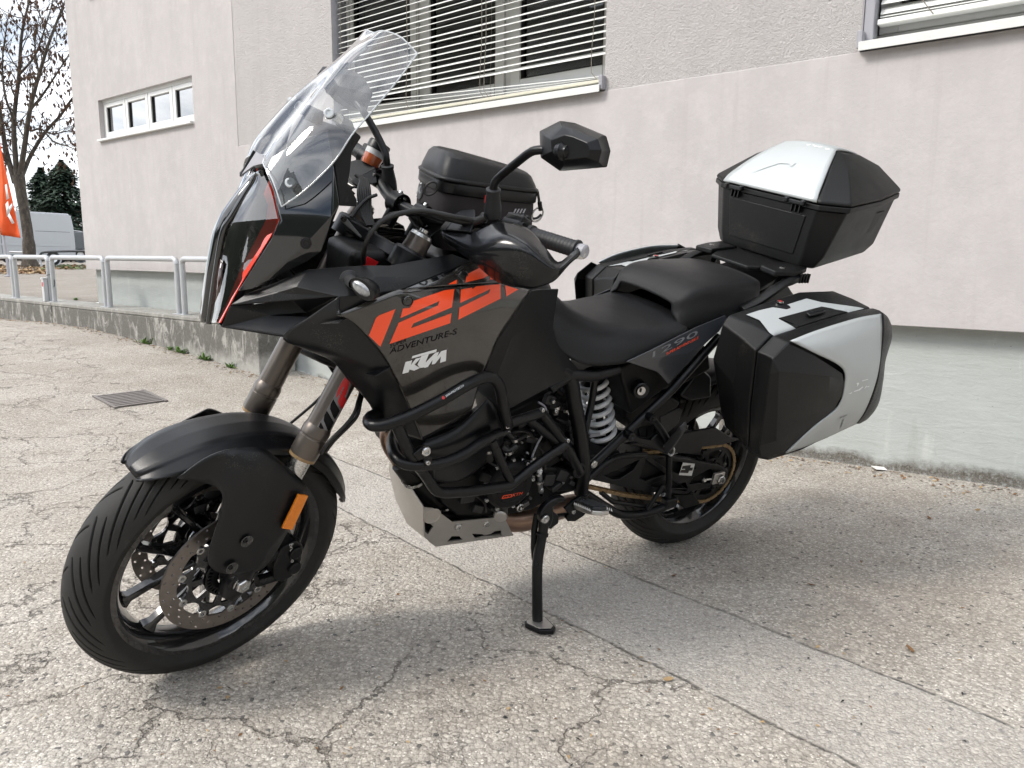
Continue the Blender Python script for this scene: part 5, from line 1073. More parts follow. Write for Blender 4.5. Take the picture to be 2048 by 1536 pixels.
# hand guards: shell round the front of each grip, fixed at the bar end
def hand_guard(sg):
    T0 = [(780, 962, 1.165), (1000, 1000, 1.170), (1180, 925, 1.135), (1390, 972, 1.118), (1520, 1110, 1.112), (1605, 1212, 1.100), (1665, 1182, 1.085), (1765, 1096, 1.052)]
    M0 = [(785, 1010, 1.180), (1000, 1110, 1.195), (1210, 1060, 1.185), (1400, 1120, 1.172), (1520, 1215, 1.152), (1605, 1262, 1.130), (1680, 1205, 1.098), (1775, 1128, 1.055)]
    B0 = [(830, 1090, 1.168), (1000, 1210, 1.175), (1190, 1360, 1.165), (1400, 1403, 1.145), (1500, 1385, 1.132), (1590, 1345, 1.120), (1690, 1235, 1.090), (1772, 1165, 1.055)]
    C0 = [(805, 1060, 1.180), (1000, 1165, 1.194), (1200, 1240, 1.188), (1400, 1285, 1.165), (1510, 1310, 1.148), (1600, 1305, 1.127), (1688, 1220, 1.095), (1774, 1148, 1.056)]
    g = loft('hand_guard', [[sy(s_('C', x, y, v, 'x'), sg) for x, y, v in r] for r in (T0, M0, C0, B0)], 'guard_black', bike, nu=40, nv=20, out=S3 @ Vector((1, 0, -.1)), thick=.004, smooth_cols=True)
    fin = [(820, 985, 1.180), (925, 848, 1.130), (1018, 840, 1.120), (1026, 905, 1.145), (990, 1000, 1.178)]; f3 = [sy(s_('C', x, y, v, 'x'), sg) for x, y, v in fin]
    sheet('guard_fin', f3, [(0, 1, 2, 3, 4)], 'matte_black', g, out=S3 @ Vector((1, 0, .6)), thick=.005, bev=.002)
    f4 = [sy(s_('C', x, y, v, 'x'), sg) for x, y, v in ((775, 975, 1.178), (815, 985, 1.182), (925, 848, 1.130), (830, 905, 1.14))]; sheet('guard_fin', f4, [(0, 1, 2, 3)], 'matte_black', g, out=S3 @ Vector((1, 0, .3)), thick=.004, bev=.002)
    return g
hg = hand_guard(1); hand_guard(-1)
c = s_('C', 1757, 1155, .43); lathe('guard_bolt', [(-.004, .010), (.004, .010), (.005, .008), (.005, .004), (.003, 0)], c + YW * .004, (YW + FWw * .4), 'steel', hg, 18)
# front brake reservoir on the right bar
rc = s_('C', 282, 520, -.185); k = .0285
rv = lathe('brake_reservoir', [(-.006, 0), (-.004, .020), (.002, .0225), (.020, .0235), (.034, .0240), (.034, 0)], rc, AXw, 'fluid', bike, 28)
lathe('reservoir_window', [(.021, .0241), (.034, .0246), (.036, .0246)], rc, AXw, 'pale_box', rv, 28)
pr = [(.034, .020)]
lathe('reservoir_cap', [(.034, .0235), (.035, .0270), (.052, .0270), (.055, .0255), (.056, .019), (.0545, .018), (.0545, 0)], rc, AXw, 'matte_black', rv, 28)
tube('reservoir_stem', [rc, s_('C', 275, 570, -.185)], .006, 'dark_metal', rv, 8); tube('reservoir_bracket', [rc + AXw * .02 - YW * .03, s_('C', 340, 590, -.165)], .007, 'dark_metal', rv, 8)
# master cylinder on the right bar, hoses and cables
box('master_cylinder', s_('C', 330, 640, -.155), .05, .03, .03, 'dark_metal', bike, .006, (FWw, YW, AXw))
def cable(name, r, R_, pts, mat='gasket', st=True): return tube(name, [U(R_, x, y, d, 'y', st) for x, y, d in pts], r, mat, bike, 8, 36)
cable('clutch_hose', .0055, 'C', [(235, 1220, .10), (240, 1130, .13), (275, 1030, .14), (360, 930, .14), (470, 880, .14), (600, 855, .15), (700, 858, .17), (850, 890, .20), (1000, 920, .22)])
cable('loom', .0085, 'C', [(560, 870, .04), (640, 860, .08), (720, 870, .12), (850, 905, .18), (1000, 930, .215), (1100, 900, .24)])
cable('cable', .003, 'C', [(690, 1090, .06), (720, 1030, .08), (780, 990, .12), (850, 960, .16)]); cable('cable', .0035, 'C', [(370, 940, .02), (420, 880, .03), (520, 865, .05), (640, 880, .08), (800, 930, .15)])
for k_ in range(6): cable('cable', .0038, 'C', [(180 + 14 * k_, 600 + 6 * k_, -.12), (215 + 10 * k_, 640, -.10), (200 + 16 * k_, 720, -.06), (215 + 14 * k_, 860, -.03), (260 + 10 * k_, 960, 0)])
cable('cable', .004, 'C', [(330, 740, -.04), (260, 770, -.04), (200, 830, -.03), (150, 900, -.02)]); cable('cable', .0035, 'C', [(640, 990, .06), (690, 1040, .08), (700, 1090, .09)]); cable('cable', .003, 'C', [(560, 900, .05), (600, 960, .07), (660, 1010, .08), (680, 1080, .08)])
poly('key_tag', [U('C', x, y, .13) for x, y in ((265, 1175), (345, 1215), (320, 1245), (235, 1240))], 'red', bike, thick=.002, bev=.0005)
# inner cockpit pieces: frame gusset and fork shroud seen under the bar
sheet('cockpit_stay', [U('C', x, y, .115) for x, y in ((75, 905), (105, 890), (125, 910), (230, 1040), (215, 1045), (85, 930))], [(0, 1, 2, 3, 4, 5)], 'guide_dark', bike, thick=.006, bev=.002) if False else None
plain('guide_dark', (0.10, 0.105, 0.11), 0.45)
sheet('cockpit_stay', [U('C', x, y, .135) for x, y in ((75, 905), (105, 890), (125, 910), (230, 1040), (215, 1045), (85, 930))], [(0, 1, 2, 3, 4, 5)], 'guide_dark', bike, thick=.006, bev=.002); bolt(bike, U('C', 98, 912, .137), YA, .006, .003, 'dark_metal')
box('cockpit_block', (1.235, 0, 1.01), .14, .17, .10, 'engine_black', bike, .02)
# ---- indicators
def indicator(sg):
    b0 = my(bp('D', 505, 215, .215), sg); b1 = my(bp('D', 545, 250, .262), sg); st = lathe('indicator', [(0, .019), (.006, .019), (.010, .012), ((b1 - b0).length, .0115)], b0, (b1 - b0).normalized(), 'grip_rubber', bike, 18); st['label'] = 'small oval turn indicator with clear lens'
    c = my(bp('D', 612, 285, .285), sg); fx_ = Vector((.80, .42 * sg, -.05)).normalized(); ax = Vector((-.46, .83 * sg, -.30)).normalized(); ax = (ax - fx_ * ax.dot(fx_)).normalized(); up = fx_.cross(ax)
    bm = bmesh.new(); rings = []
    for t_, sc in ((-.032, .15), (-.028, .55), (-.016, .9), (-.002, 1.0), (.004, .98)):
        rings.append([c + fx_ * t_ + ax * (.031 * sc * math.cos(q)) + up * (.0185 * sc * math.sin(q)) for q in [2 * math.pi * k_ / 24 for k_ in range(24)]])
    solid_rings('indicator_body', rings, 'gloss_satin', st, 45)
    rl = [[c + fx_ * t_ + ax * (.0225 * sc * math.cos(q) - .003) + up * (.0122 * sc * math.sin(q)) for q in [2 * math.pi * k_ / 24 for k_ in range(24)]] for t_, sc in ((.0035, 1.0), (.007, .92), (.0095, .6), (.010, .2))]
    solid_rings('indicator_lens', rl, 'clear_lamp', st, 50)
indicator(1); indicator(-1)
# ================================================================ engine, frame, guards, rear end
def f_(x, y, d): return U('F', x, y, d)
def g_(x, y, d): return U('G', x, y, d)
def ftube(name, r, pts, mat='dark_metal', res=None, parent=bike, seg=14, R_='F', mir=False):
    P_ = [U(R_, x, y, d) for x, y, d in pts]; o = tube(name, P_, r, mat, parent, seg, res)
    if mir: tube(name, [my(v, -1) for v in P_], r, mat, parent, seg, res)
    return o
# crankcase and cylinders
def case_prism(name, R_, pts, y1, y0, mat='engine_black', bev=.008): P_ = [U(R_, x, y, y1) for x, y in pts]; return prism(name, P_, Vector((0, y0 - y1, 0)), mat, bike, bev)
case_prism('crankcase', 'F', [(640, 950), (900, 860), (1150, 760), (1420, 560), (1640, 640), (1760, 760), (1770, 980), (1560, 1040), (1380, 1140), (1150, 1190), (820, 1190), (700, 1100)], .130, -.13)
case_prism('front_cylinder', 'F', [(420, 640), (700, 520), (1000, 430), (1150, 560), (1130, 780), (900, 880), (620, 950), (450, 850)], .110, -.11)
case_prism('rear_cylinder', 'F', [(1200, 400), (1640, 180), (1680, 560), (1500, 700), (1250, 640)], .100, -.10)
case_prism('airbox', 'D', [(1250, 300), (1900, 300), (2000, 700), (1650, 950), (1200, 900)], .150, -.15, 'engine_black')
# lower fairing insert: matte spoiler behind the bar
rows = [[f_(560, 610, .212), f_(700, 560, .218), f_(830, 490, .222), f_(960, 380, .224), f_(1040, 300, .222)], [f_(540, 690, .224), f_(700, 660, .232), f_(860, 590, .236), f_(990, 470, .232), f_(1090, 340, .222)], [f_(620, 760, .214), f_(760, 760, .220), f_(900, 690, .222), f_(1040, 600, .215), f_(1140, 480, .205)], [f_(640, 920, .165), f_(800, 930, .170), f_(930, 870, .175), f_(1060, 760, .175), f_(1170, 620, .175)]]
for sg in (1, -1): loft('belly_spoiler', [[my(v, sg) for v in r] for r in rows], 'matte_black', bike, nu=24, nv=18, out=Vector((0, sg, 0)), thick=.004)
# clutch cover and timing covers
def disc_cover(x, y, d, r, h, mat='engine_black', ring=True):
    c = f_(x, y, d); o = lathe('clutch_cover' if ring else 'engine_cover', [(-.03, r * 1.04), (h * .5, r * 1.04), (h * .8, r * .99), (h, r * .90), (h, r * .72), (h * .86, r * .68), (h * .86, 0)], c, YA, mat, bike, 48)
    for k in range(9):
        a = 2 * math.pi * k / 9 + .2
        bolt(o, c + Vector((r * 1.10 * math.cos(a), h * .3, r * 1.10 * math.sin(a))), YA, .0055, .005, 'steel')
        lathe('bolt_boss', [(-.03, .009), (h * .2, .009), (h * .2, 0)], c + Vector((r * 1.10 * math.cos(a), 0, r * 1.10 * math.sin(a))), YA, mat, o, 10)
    return o
cc_ = disc_cover(1195, 935, .165, .066, .022); lathe('drain_cover', [(0, .012), (.008, .012), (.010, .009), (.010, .004), (.006, 0)], f_(1282, 1112, .150), YA, 'steel', bike, 16)
disc_cover(1260, 640, .125, .052, .018, ring=False); c = f_(1140, 1150, .130); lathe('oil_filter', [(-.02, .020), (.02, .020), (.024, .016), (.024, 0)], c, Vector((.5, .8, -.2)), 'aluminium', bike, 20)
rnd = random.Random(11)
case_prism('sprocket_cover', 'F', [(1460, 800), (1700, 830), (1720, 1000), (1540, 1010), (1450, 930)], .165, .12, bev=.01); case_prism('gear_housing', 'F', [(1380, 620), (1560, 600), (1620, 760), (1460, 860), (1370, 780)], .160, .12, bev=.008)
for k in range(7): box('cooling_fin', f_(900 + 12 * k, 600 + 44 * k, .118), .13, .012, .005, 'engine_black', bike, .001, (Vector((.95, 0, .3)).normalized(), YA, Vector((-.3, 0, .95)).normalized()))
# plumbing: hoses, wires, unions, sensor blocks (the busy middle of the engine)
for pts, r, mt in (([(1430, 320, .15), (1480, 360, .155), (1490, 440, .155), (1460, 480, .15)], .0028, 'guide_grey'), ([(1440, 480, .16), (1460, 560, .165), (1420, 640, .165), (1380, 740, .165), (1370, 830, .16)], .0030, 'guide_grey'), ([(1500, 260, .12), (1560, 330, .13), (1640, 360, .13), (1700, 330, .13)], .012, 'gasket'), ([(1560, 440, .12), (1640, 480, .13), (1700, 490, .12)], .005, 'gasket'), ([(1200, 560, .17), (1250, 600, .175), (1300, 590, .17), (1340, 560, .16)], .006, 'gasket'), ([(1160, 660, .17), (1200, 690, .18), (1260, 650, .18)], .009, 'gasket'), ([(1440, 870, .17), (1440, 940, .175), (1450, 1000, .17)], .007, 'guide_dark'), ([(1060, 640, .18), (1050, 700, .182), (1060, 760, .18)], .010, 'gasket')):
    ftube('hose', r, pts, mt, 24)
for x, y, d, sz in ((1540, 330, .13, .035), (1600, 300, .12, .03), (1640, 250, .12, .03), (1230, 660, .17, .03), (1180, 640, .165, .025), (1410, 860, .165, .022), (1130, 860, .165, .035), (1020, 880, .16, .04), (1560, 520, .12, .04), (1480, 640, .15, .03)):
    box('sensor_block', f_(x, y, d), sz * rnd.uniform(.8, 1.3), sz * .8, sz * rnd.uniform(.6, 1.1), 'engine_black', bike, .004, (Vector((.9, 0, .43)).normalized(), YA, Vector((-.43, 0, .9)).normalized()))
for x, y, d in ((1458, 378, .185), (1365, 465, .15), (1390, 525, .15), (1345, 705, .15), (1540, 315, .15), (1385, 905, .18), (1455, 985, .18), (1560, 385, .145), (1430, 870, .185), (1130, 595, .18), (1115, 655, .17), (1310, 760, .16)): bolt(bike, f_(x, y, d), YA, .0055, .004)
lathe('union', [(0, .007), (.012, .007), (.012, .004), (.02, .004)], f_(1432, 862, .18), Vector((0, .3, 1)), 'white_print', bike, 12)
# exhaust: front header and the collector under the engine
ftube('exhaust_header', .021, [(330, 470, .02), (290, 550, .03), (300, 640, .035), (360, 740, .04), (430, 850, .05), (560, 1000, .06), (700, 1090, .05)], 'exhaust', 30)
ftube('heat_shield', .027, [(390, 780, .06), (480, 900, .07), (600, 1030, .08), (690, 1090, .08)], 'engine_black', 16); bolt(bike, f_(712, 1085, .108), YA, .006, .004, 'dark_metal')
ftube('exhaust_collector', .034, [(1080, 1200, .05), (1200, 1215, .06), (1300, 1215, .07), (1400, 1190, .07), (1600, 1120, .05), (1800, 1080, .0)], 'exhaust', 20)
# skid plate of folded sheet with cut-outs
sk_o = [(552, 1118), (630, 1125), (690, 1165), (775, 1228), (1170, 1190), (1238, 1332), (650, 1417), (600, 1380), (560, 1335)]
sk_h = [[(560, 1205), (632, 1262), (592, 1322), (562, 1298)], [(772, 1337), (832, 1337), (852, 1366), (736, 1379)], [(925, 1318), (1004, 1322), (1020, 1332), (1070, 1318), (1100, 1298), (1150, 1292), (1150, 1330), (1000, 1338), (950, 1352)]]
o_x = f_(552, 1118, .150); lowv = f_(650, 1417, .118)
def sk3(u, v):
    k = min(1, max(0, (v - 1118) / 300)); return f_(u, v, .152 - .034 * k)
skp = plate2d('skid_plate', [sk_o] + sk_h, sk3, Vector((0, -.004, 0)), 'aluminium', bike, ang=30)
fr = [f_(552, 1117, .152), f_(560, 1335, .127), f_(650, 1417, .118), f_(430, 1240, -.02), f_(345, 1060, -.10), f_(292, 830, -.12), f_(297, 785, -.11), f_(335, 782, .02)]
sheet('skid_nose', fr, [(0, 1, 3, 4, 7), (1, 2, 3), (4, 5, 6, 7)], 'aluminium', skp, out=Vector((1, .3, -.3)), thick=.004, bev=.001)
lo = [f_(650, 1417, .118), f_(1238, 1332, .118)]; sheet('skid_floor', [lo[0], lo[1], my(lo[1], -1), my(lo[0], -1)], [(0, 1, 2, 3)], 'aluminium', skp, out=-ZA, thick=.004, bev=0)
lathe('skid_emboss', [(0, .024), (.0012, .023), (.0012, .020), (.0004, .019), (.0004, 0)], f_(625, 1185, .1465), Vector((.1, 1, -.15)), 'aluminium', skp, 28)
for x, y in ((822, 1268), (1034, 1245)): lathe('bolt', [(0, .0105), (.003, .0100), (.005, .007), (.005, .004), (.003, .0035), (.003, 0)], f_(x, y, .137), Vector((0, 1, -.1)), 'steel', skp, 16)
case_prism('sump', 'F', [(600, 1150), (1180, 1210), (1215, 1318), (665, 1395), (590, 1310)], .108, -.108, 'engine_black', .01)
case_prism('skid_bracket', 'F', [(850, 1000), (920, 1000), (1000, 1160), (1000, 1200), (840, 1215), (800, 1180), (880, 1130)], .120, .112, 'dark_metal', .002)
# crash bars
R_BAR = .0132
cb_ = ftube('crash_bar', R_BAR, [(300, 420, .16), (215, 410, .175), (160, 430, .205), (140, 465, .235), (170, 495, .262), (240, 497, .276), (340, 468, .286), (500, 402, .296), (700, 300, .304), (860, 205, .304), (980, 145, .298), (1060, 130, .292), (1110, 160, .286), (1140, 220, .279), (1160, 330, .262), (1185, 450, .244), (1196, 505, .230)], 'dark_metal', 90)
ftube('crash_bar_strut', R_BAR, [(350, 480, .285), (420, 640, .275), (500, 790, .262), (540, 830, .255)], 'dark_metal', None, cb_)
ftube('crash_bar_loop', R_BAR, [(335, 560, .10), (320, 610, .15), (322, 670, .20), (345, 730, .238), (400, 780, .262), (480, 798, .272), (600, 795, .276), (730, 772, .276), (860, 715, .270), (1000, 625, .255), (1130, 555, .232)], 'dark_metal', 60, cb_)
ftube('crash_bar_loop', R_BAR, [(540, 830, .255), (590, 900, .250), (640, 975, .246), (690, 1003, .245), (780, 1005, .245), (950, 990, .240), (1180, 955, .232), (1240, 930, .228), (1420, 790, .215), (1640, 640, .195)], 'dark_metal', 60, cb_); ftube('crash_bar_strut', .0115, [(1075, 605, .248), (1140, 760, .238), (1220, 925, .228)], 'dark_metal', None, cb_)
ftube('crash_bar_strut', R_BAR, [(1210, 478, .228), (1330, 440, .215), (1450, 400, .195)], 'dark_metal', None, cb_); ftube('crash_bar_strut', .014, [(1450, 400, .190), (1560, 540, .188), (1660, 690, .186), (1740, 850, .185)], 'dark_metal', None, cb_)
for pts in ([(475, 720), (545, 665), (600, 660), (620, 700), (600, 740), (520, 770)], [(555, 745), (620, 730), (640, 820), (575, 835)]): pl = [f_(x, y, .286) for x, y in pts]; prism('clamp_plate', pl, Vector((0, -.014, 0)), 'dark_metal', cb_, .003)
bolt(cb_, f_(575, 692, .288), YA, .011, .006); bolt(cb_, f_(588, 776, .288), YA, .006, .005); bolt(cb_, f_(1190, 502, .244), YA, .006, .005); bolt(cb_, f_(1650, 608, .200), YA, .006, .005); bolt(cb_, f_(1460, 378, .205), YA, .006, .005)
lathe('pivot_boss', [(-.06, .023), (0, .023), (.002, .021), (.002, .014), (-.012, .013), (-.012, 0)], f_(1745, 840, .192), YA, 'dark_metal', bike, 28)
# right side crash bar, mirrored
P_ = [U('F', x, y, d) for x, y, d in ((300, 420, .16), (215, 410, .175), (160, 430, .205), (140, 465, .235), (170, 495, .262), (240, 497, .276), (340, 468, .286), (500, 402, .296), (700, 300, .304), (860, 205, .304), (980, 145, .298), (1060, 130, .292), (1110, 160, .286), (1140, 220, .279), (1185, 450, .244))]
tube('crash_bar', [my(v, -1) for v in P_], R_BAR, 'dark_metal', bike, 12, 60)
# frame: main side members and trellis
for sg in (1, -1):
    v = [(1100, 1140, .168), (130, 375, .160), (150, 560, .168)]
    def fr_(pts, w, nm, d0=.03):
        P2 = [my(g_(x, y, d), sg) for x, y, d in pts]; bm = bmesh.new(); tube_bm(bm, P2, w, 8, 24); return link(nm, bm_mesh(bm, 60), 'dark_metal', bike)
    fr_([(60, 330, .165), (135, 395, .165), (160, 540, .168), (195, 720, .172), (215, 900, .175), (218, 1020, .172), (205, 1150, .16)], .021, 'frame_member')
    fr_([(300, 400, .13), (275, 560, .14), (245, 690, .155), (222, 800, .17)], .010, 'frame_tube'); fr_([(0, 460, .17), (70, 405, .172), (140, 372, .17), (300, 372, .165), (450, 330, .16)], .016, 'frame_tube'); fr_([(-160, 650, .185), (-20, 760, .185), (80, 860, .182), (200, 1000, .178)], .013, 'frame_tube')
    fr_([(285, 965, .172), (420, 840, .176), (620, 650, .182), (800, 480, .186), (880, 390, .188), (1130, 110, .17)], .0125, 'subframe_tube')
    fr_([(245, 1065, .15), (430, 920, .14), (640, 900, .13)], .010, 'frame_tube')
lathe('bolt', [(0, .011), (.004, .011), (.006, .008), (.006, 0)], g_(290, 962, .186), YA, 'steel', bike, 16)
# tail underside: ignition lock block, licence carrier, fender
case_prism('tail_frame_cover', 'G', [(470, 320), (560, 270), (900, 240), (1060, 180), (1080, 330), (900, 430), (760, 470), (640, 560), (540, 640), (510, 500), (480, 400)], .150, -.12, 'engine_black', .01)
lathe('seat_lock', [(-.05, .024), (.004, .024), (.006, .021), (.004, .014), (.004, 0)], g_(608, 470, .172), Vector((.25, 1, 0)), 'matte_black', bike, 24); lathe('lock_face', [(0, .0125), (.003, .0125), (.003, 0)], g_(608, 472, .178), Vector((.25, 1, 0)), 'steel', bike, 20)
box('key_slot', g_(608, 470, .183), .003, .002, .012, 'gasket', bike, 0)
case_prism('tail_box', 'G', [(870, 510), (960, 390), (1000, 310), (1080, 380), (1080, 520), (940, 545)], .140, .02, 'matte_black', .008); case_prism('rear_mudguard', 'G', [(560, 500), (800, 480), (900, 560), (740, 700), (560, 760), (500, 660)], .10, -.10, 'engine_black', .02)
rows = []
for th in range(55, 160, 12):
    c_, s2 = math.cos(rad(th)), math.sin(rad(th)); rows.append([Vector((.352 * c_, -.09, R_R + .330 * s2)), Vector((.362 * c_, -.06, R_R + .352 * s2)), Vector((.365 * c_, 0, R_R + .358 * s2)), Vector((.362 * c_, .06, R_R + .352 * s2)), Vector((.352 * c_, .09, R_R + .330 * s2))])
loft('wheel_hugger', rows[:6], 'matte_black', bike, nu=15, nv=30, out=ZA, thick=.004)
# shock with white spring
a, b = g_(290, 385, .035), g_(345, 760, .035); axs = (b - a).normalized(); u_ = axs.orthogonal().normalized(); w_ = axs.cross(u_); Ls = (b - a).length
shk = lathe('shock', [(-.02, .03), (.02, .032), (.03, .020), (Ls * .6, .020), (Ls * .6, .012), (Ls + .06, .012)], a, axs, 'dark_metal', bike, 24)
hx = []; turns = 6.6; N_ = 220
for k in range(N_ + 1): t_ = k / N_; q = 2 * math.pi * turns * t_; hx.append(a + axs * (Ls * t_) + (u_ * math.cos(q) + w_ * math.sin(q)) * .0405)
bm = bmesh.new(); tube_bm(bm, hx, .0076, 10); link('coil_spring', bm_mesh(bm, 60), 'spring_white', shk); lathe('spring_seat', [(Ls, .030), (Ls, .052), (Ls + .012, .052), (Ls + .03, .03)], a, axs, 'dark_metal', shk, 28)
box('preload_plate', g_(320, 765, .07), .06, .004, .012, 'guide_grey', shk, .001)
# swing arm truss, both sides
def sw2(u, v): return g_(u, v, .128)
swo = [(245, 1010), (300, 940), (380, 912), (640, 902), (820, 915), (1010, 948), (1120, 965), (1190, 1000), (1185, 1080), (1150, 1110), (1010, 1130), (900, 1165), (640, 1150), (420, 1100), (250, 1062)]
swh = [[(365, 1040), (600, 935), (560, 1000), (470, 1060), (420, 1065)], [(640, 935), (770, 1030), (640, 1075), (600, 1060)], [(690, 930), (880, 950), (980, 990), (890, 1030), (800, 1010)], [(800, 1060), (900, 1125), (700, 1120), (660, 1105)], [(1060, 1000), (1090, 1000), (1090, 1090), (1000, 1090), (930, 1100), (960, 1050)]]
swa = plate2d('swing_arm', [swo] + swh, sw2, Vector((0, -.014, 0)), 'dark_metal', bike, bev=.003); P3 = [g_(u, v, .112) for u, v in swo]; prism('arm_web', P3, Vector((0, -.03, 0)), 'engine_black', swa, .004); prism('arm_web', [my(v, -1) for v in P3], Vector((0, .03, 0)), 'dark_metal', swa, .006); prism('arm_bridge', [g_(u, v, .12) for u, v in ((250, 900), (480, 880), (520, 1020), (260, 1040))], Vector((0, -.24, 0)), 'engine_black', swa, .01)
lb = plain('label_white', (0.62, 0.62, 0.60), .5); st_ = prism('warning_label', [g_(u, v, .1292) for u, v in ((888, 952), (968, 960), (945, 1040), (860, 1035))], Vector((0, .0006, 0)), 'label_white', swa, 0)
for pts in ([(885, 975), (940, 968), (935, 990), (880, 995)], [(875, 1000), (930, 1000), (922, 1022), (868, 1020)], [(900, 990), (955, 985), (950, 1005), (905, 1008)]): prism('label_print', [g_(u, v, .1299) for u, v in pts], Vector((0, .0004, 0)), 'gasket', swa, 0)
case_prism('chain_guard', 'G', [(500, 830), (760, 790), (880, 760), (1110, 720), (1220, 790), (1290, 795), (1150, 835), (1020, 850), (1000, 905), (760, 880)], .118, .104, 'matte_black', .004)
case_prism('chain_slider', 'G', [(830, 1170), (960, 1165), (1010, 1230), (900, 1260)], .115, .085, 'engine_black', .004)
# rear wheel, sprocket, brake disc
rw_ = make_wheel('rear_wheel', RW_M, R_R, 0.086, 0.074, 0.218, 0.068, rad(30), 24, 'black cast rear wheel behind the swing arm')
tooth = []
for k in range(42 * 4): a_ = 2 * math.pi * k / (42 * 4); r_ = .1035 if k % 4 in (0, 1) else .1105; tooth.append((r_ * math.cos(a_), r_ * math.sin(a_)))
plate2d('sprocket', [tooth, circle2(.045, 32)] + [sector2(.058, .085, 2 * math.pi * k / 6 + .12, 2 * math.pi * (k + 1) / 6 - .12, 4) for k in range(6)], xz, YA * .006, 'dark_metal', rw_, M=RW_M @ Matrix.Translation((0, .100, 0))); ring_lathe('cush_hub', [(.05, .02), (.05, .085), (.088, .080), (.090, .05), (.10, .045), (.10, .02)], 'engine_black', rw_, RW_M, 40)
brake_disc(rw_, RW_M, -.085, .1335, .100, (.3, .7), 8)
lathe('axle_nut', [(0, .016), (.012, .016), (.014, .013), (.014, .008), (0, .008)], Vector((0, .145, R_R)), YA, 'steel', rw_, 6, 20); lathe('axle_tube', [(0, .011), (.018, .011), (.018, .0075), (.004, .007), (.004, 0)], Vector((0, .145, R_R)), YA, 'steel', rw_, 20); box('axle_block', Vector((0, .140, R_R)), .050, .012, .040, 'aluminium', rw_, .003); tube('chain_adjuster', [Vector((.03, .139, R_R)), Vector((.075, .139, R_R + .003))], .004, 'steel', rw_, 8); lathe('adjuster_nut', [(0, .008), (.01, .008), (.01, 0)], Vector((.062, .139, R_R + .002)), XA, 'steel', rw_, 6)
for x, y in ((1012, 918), (1105, 948), (1085, 1120), (945, 1160)): bolt(swa, g_(x, y, .131), YA, .007, .004, 'dark_metal')
# drive chain: links along both runs and round the rear sprocket
def link_mesh():
    bm = bmesh.new()
    for sy_ in (-1, 1):
        pts = []
        for k in range(14):
            a_ = 2 * math.pi * k / 14; cx = .0079 if math.cos(a_) > 0 else -.0079; pts.append((cx + .0066 * math.cos(a_), .0078 * math.sin(a_) * (1 if abs(math.cos(a_)) > .3 else .72)))
        a_ = [bm.verts.new((u, sy_ * .0055, v)) for u, v in pts]; b_ = [bm.verts.new((u, sy_ * .0085, v)) for u, v in pts]; bm.faces.new(a_); bm.faces.new(b_[::-1])
        for k in range(14): bm.faces.new((a_[k], b_[k], b_[(k + 1) % 14], a_[(k + 1) % 14]))
    for cx in (-.0079, .0079): lathe_bm(bm, [(-.0095, 0), (-.0095, .003), (.0095, .003), (.0095, 0)], Vector((cx, 0, 0)), YA, 8); lathe_bm(bm, [(-.0055, .0048), (.0055, .0048)], Vector((cx, 0, 0)), YA, 8)
    bmesh.ops.recalc_face_normals(bm, faces=bm.faces); me = bm_mesh(bm, 35); me.materials.append(MATS['chain_gold']); return me
CY = .104; low_f = g_(232, 1106, CY); low_m = g_(740, 1196, CY); top_f = g_(640, 880, CY); Rs = .106
path = [top_f]; path.append(g_(850, 862, CY))
for k in range(40): a_ = rad(100) - rad(205) * k / 39; path.append(Vector((0 - Rs * math.sin(a_ - math.pi / 2 + math.pi / 2) * 0, CY, 0)) + Vector((-Rs * math.cos(math.pi / 2 - (rad(100) - a_) * 0 - 0) * 0, 0, 0)))
path = [top_f, g_(860, 858, CY)]
ta = math.atan2(path[1].z - R_R, path[1].x)
for k in range(37): a_ = rad(82) + rad(200) * k / 36; path.append(Vector((Rs * math.cos(a_), CY, R_R + Rs * math.sin(a_))))
path += [low_m, g_(490, 1160, CY) + Vector((0, 0, -.002)), low_f]
plen = sum((path[i + 1] - path[i]).length for i in range(len(path) - 1)); nl = int(plen / .0158); lp = lin(path, nl + 1)
chain = lathe('drive_chain', [(-.006, .014), (.006, .014), (.006, .036), (-.006, .036), (-.006, .014)], low_f + Vector((.035, 0, .03)), YA, 'dark_metal', bike, 24)
lm = link_mesh()
for k in range(nl):
    a_, b_ = lp[k], lp[k + 1]; d_ = (b_ - a_).normalized(); o = bpy.data.objects.new('chain_link', lm); COL.objects.link(o); o.parent = chain
    sc = .8 if k % 2 else 1.0; o.matrix_basis = Matrix.Translation((a_ + b_) / 2) @ Matrix(((d_.x, 0, -d_.z, 0), (0, 1, 0, 0), (d_.z, 0, d_.x, 0), (0, 0, 0, 1))) @ Matrix.Diagonal((1, sc, 1 if k % 2 == 0 else .92, 1))
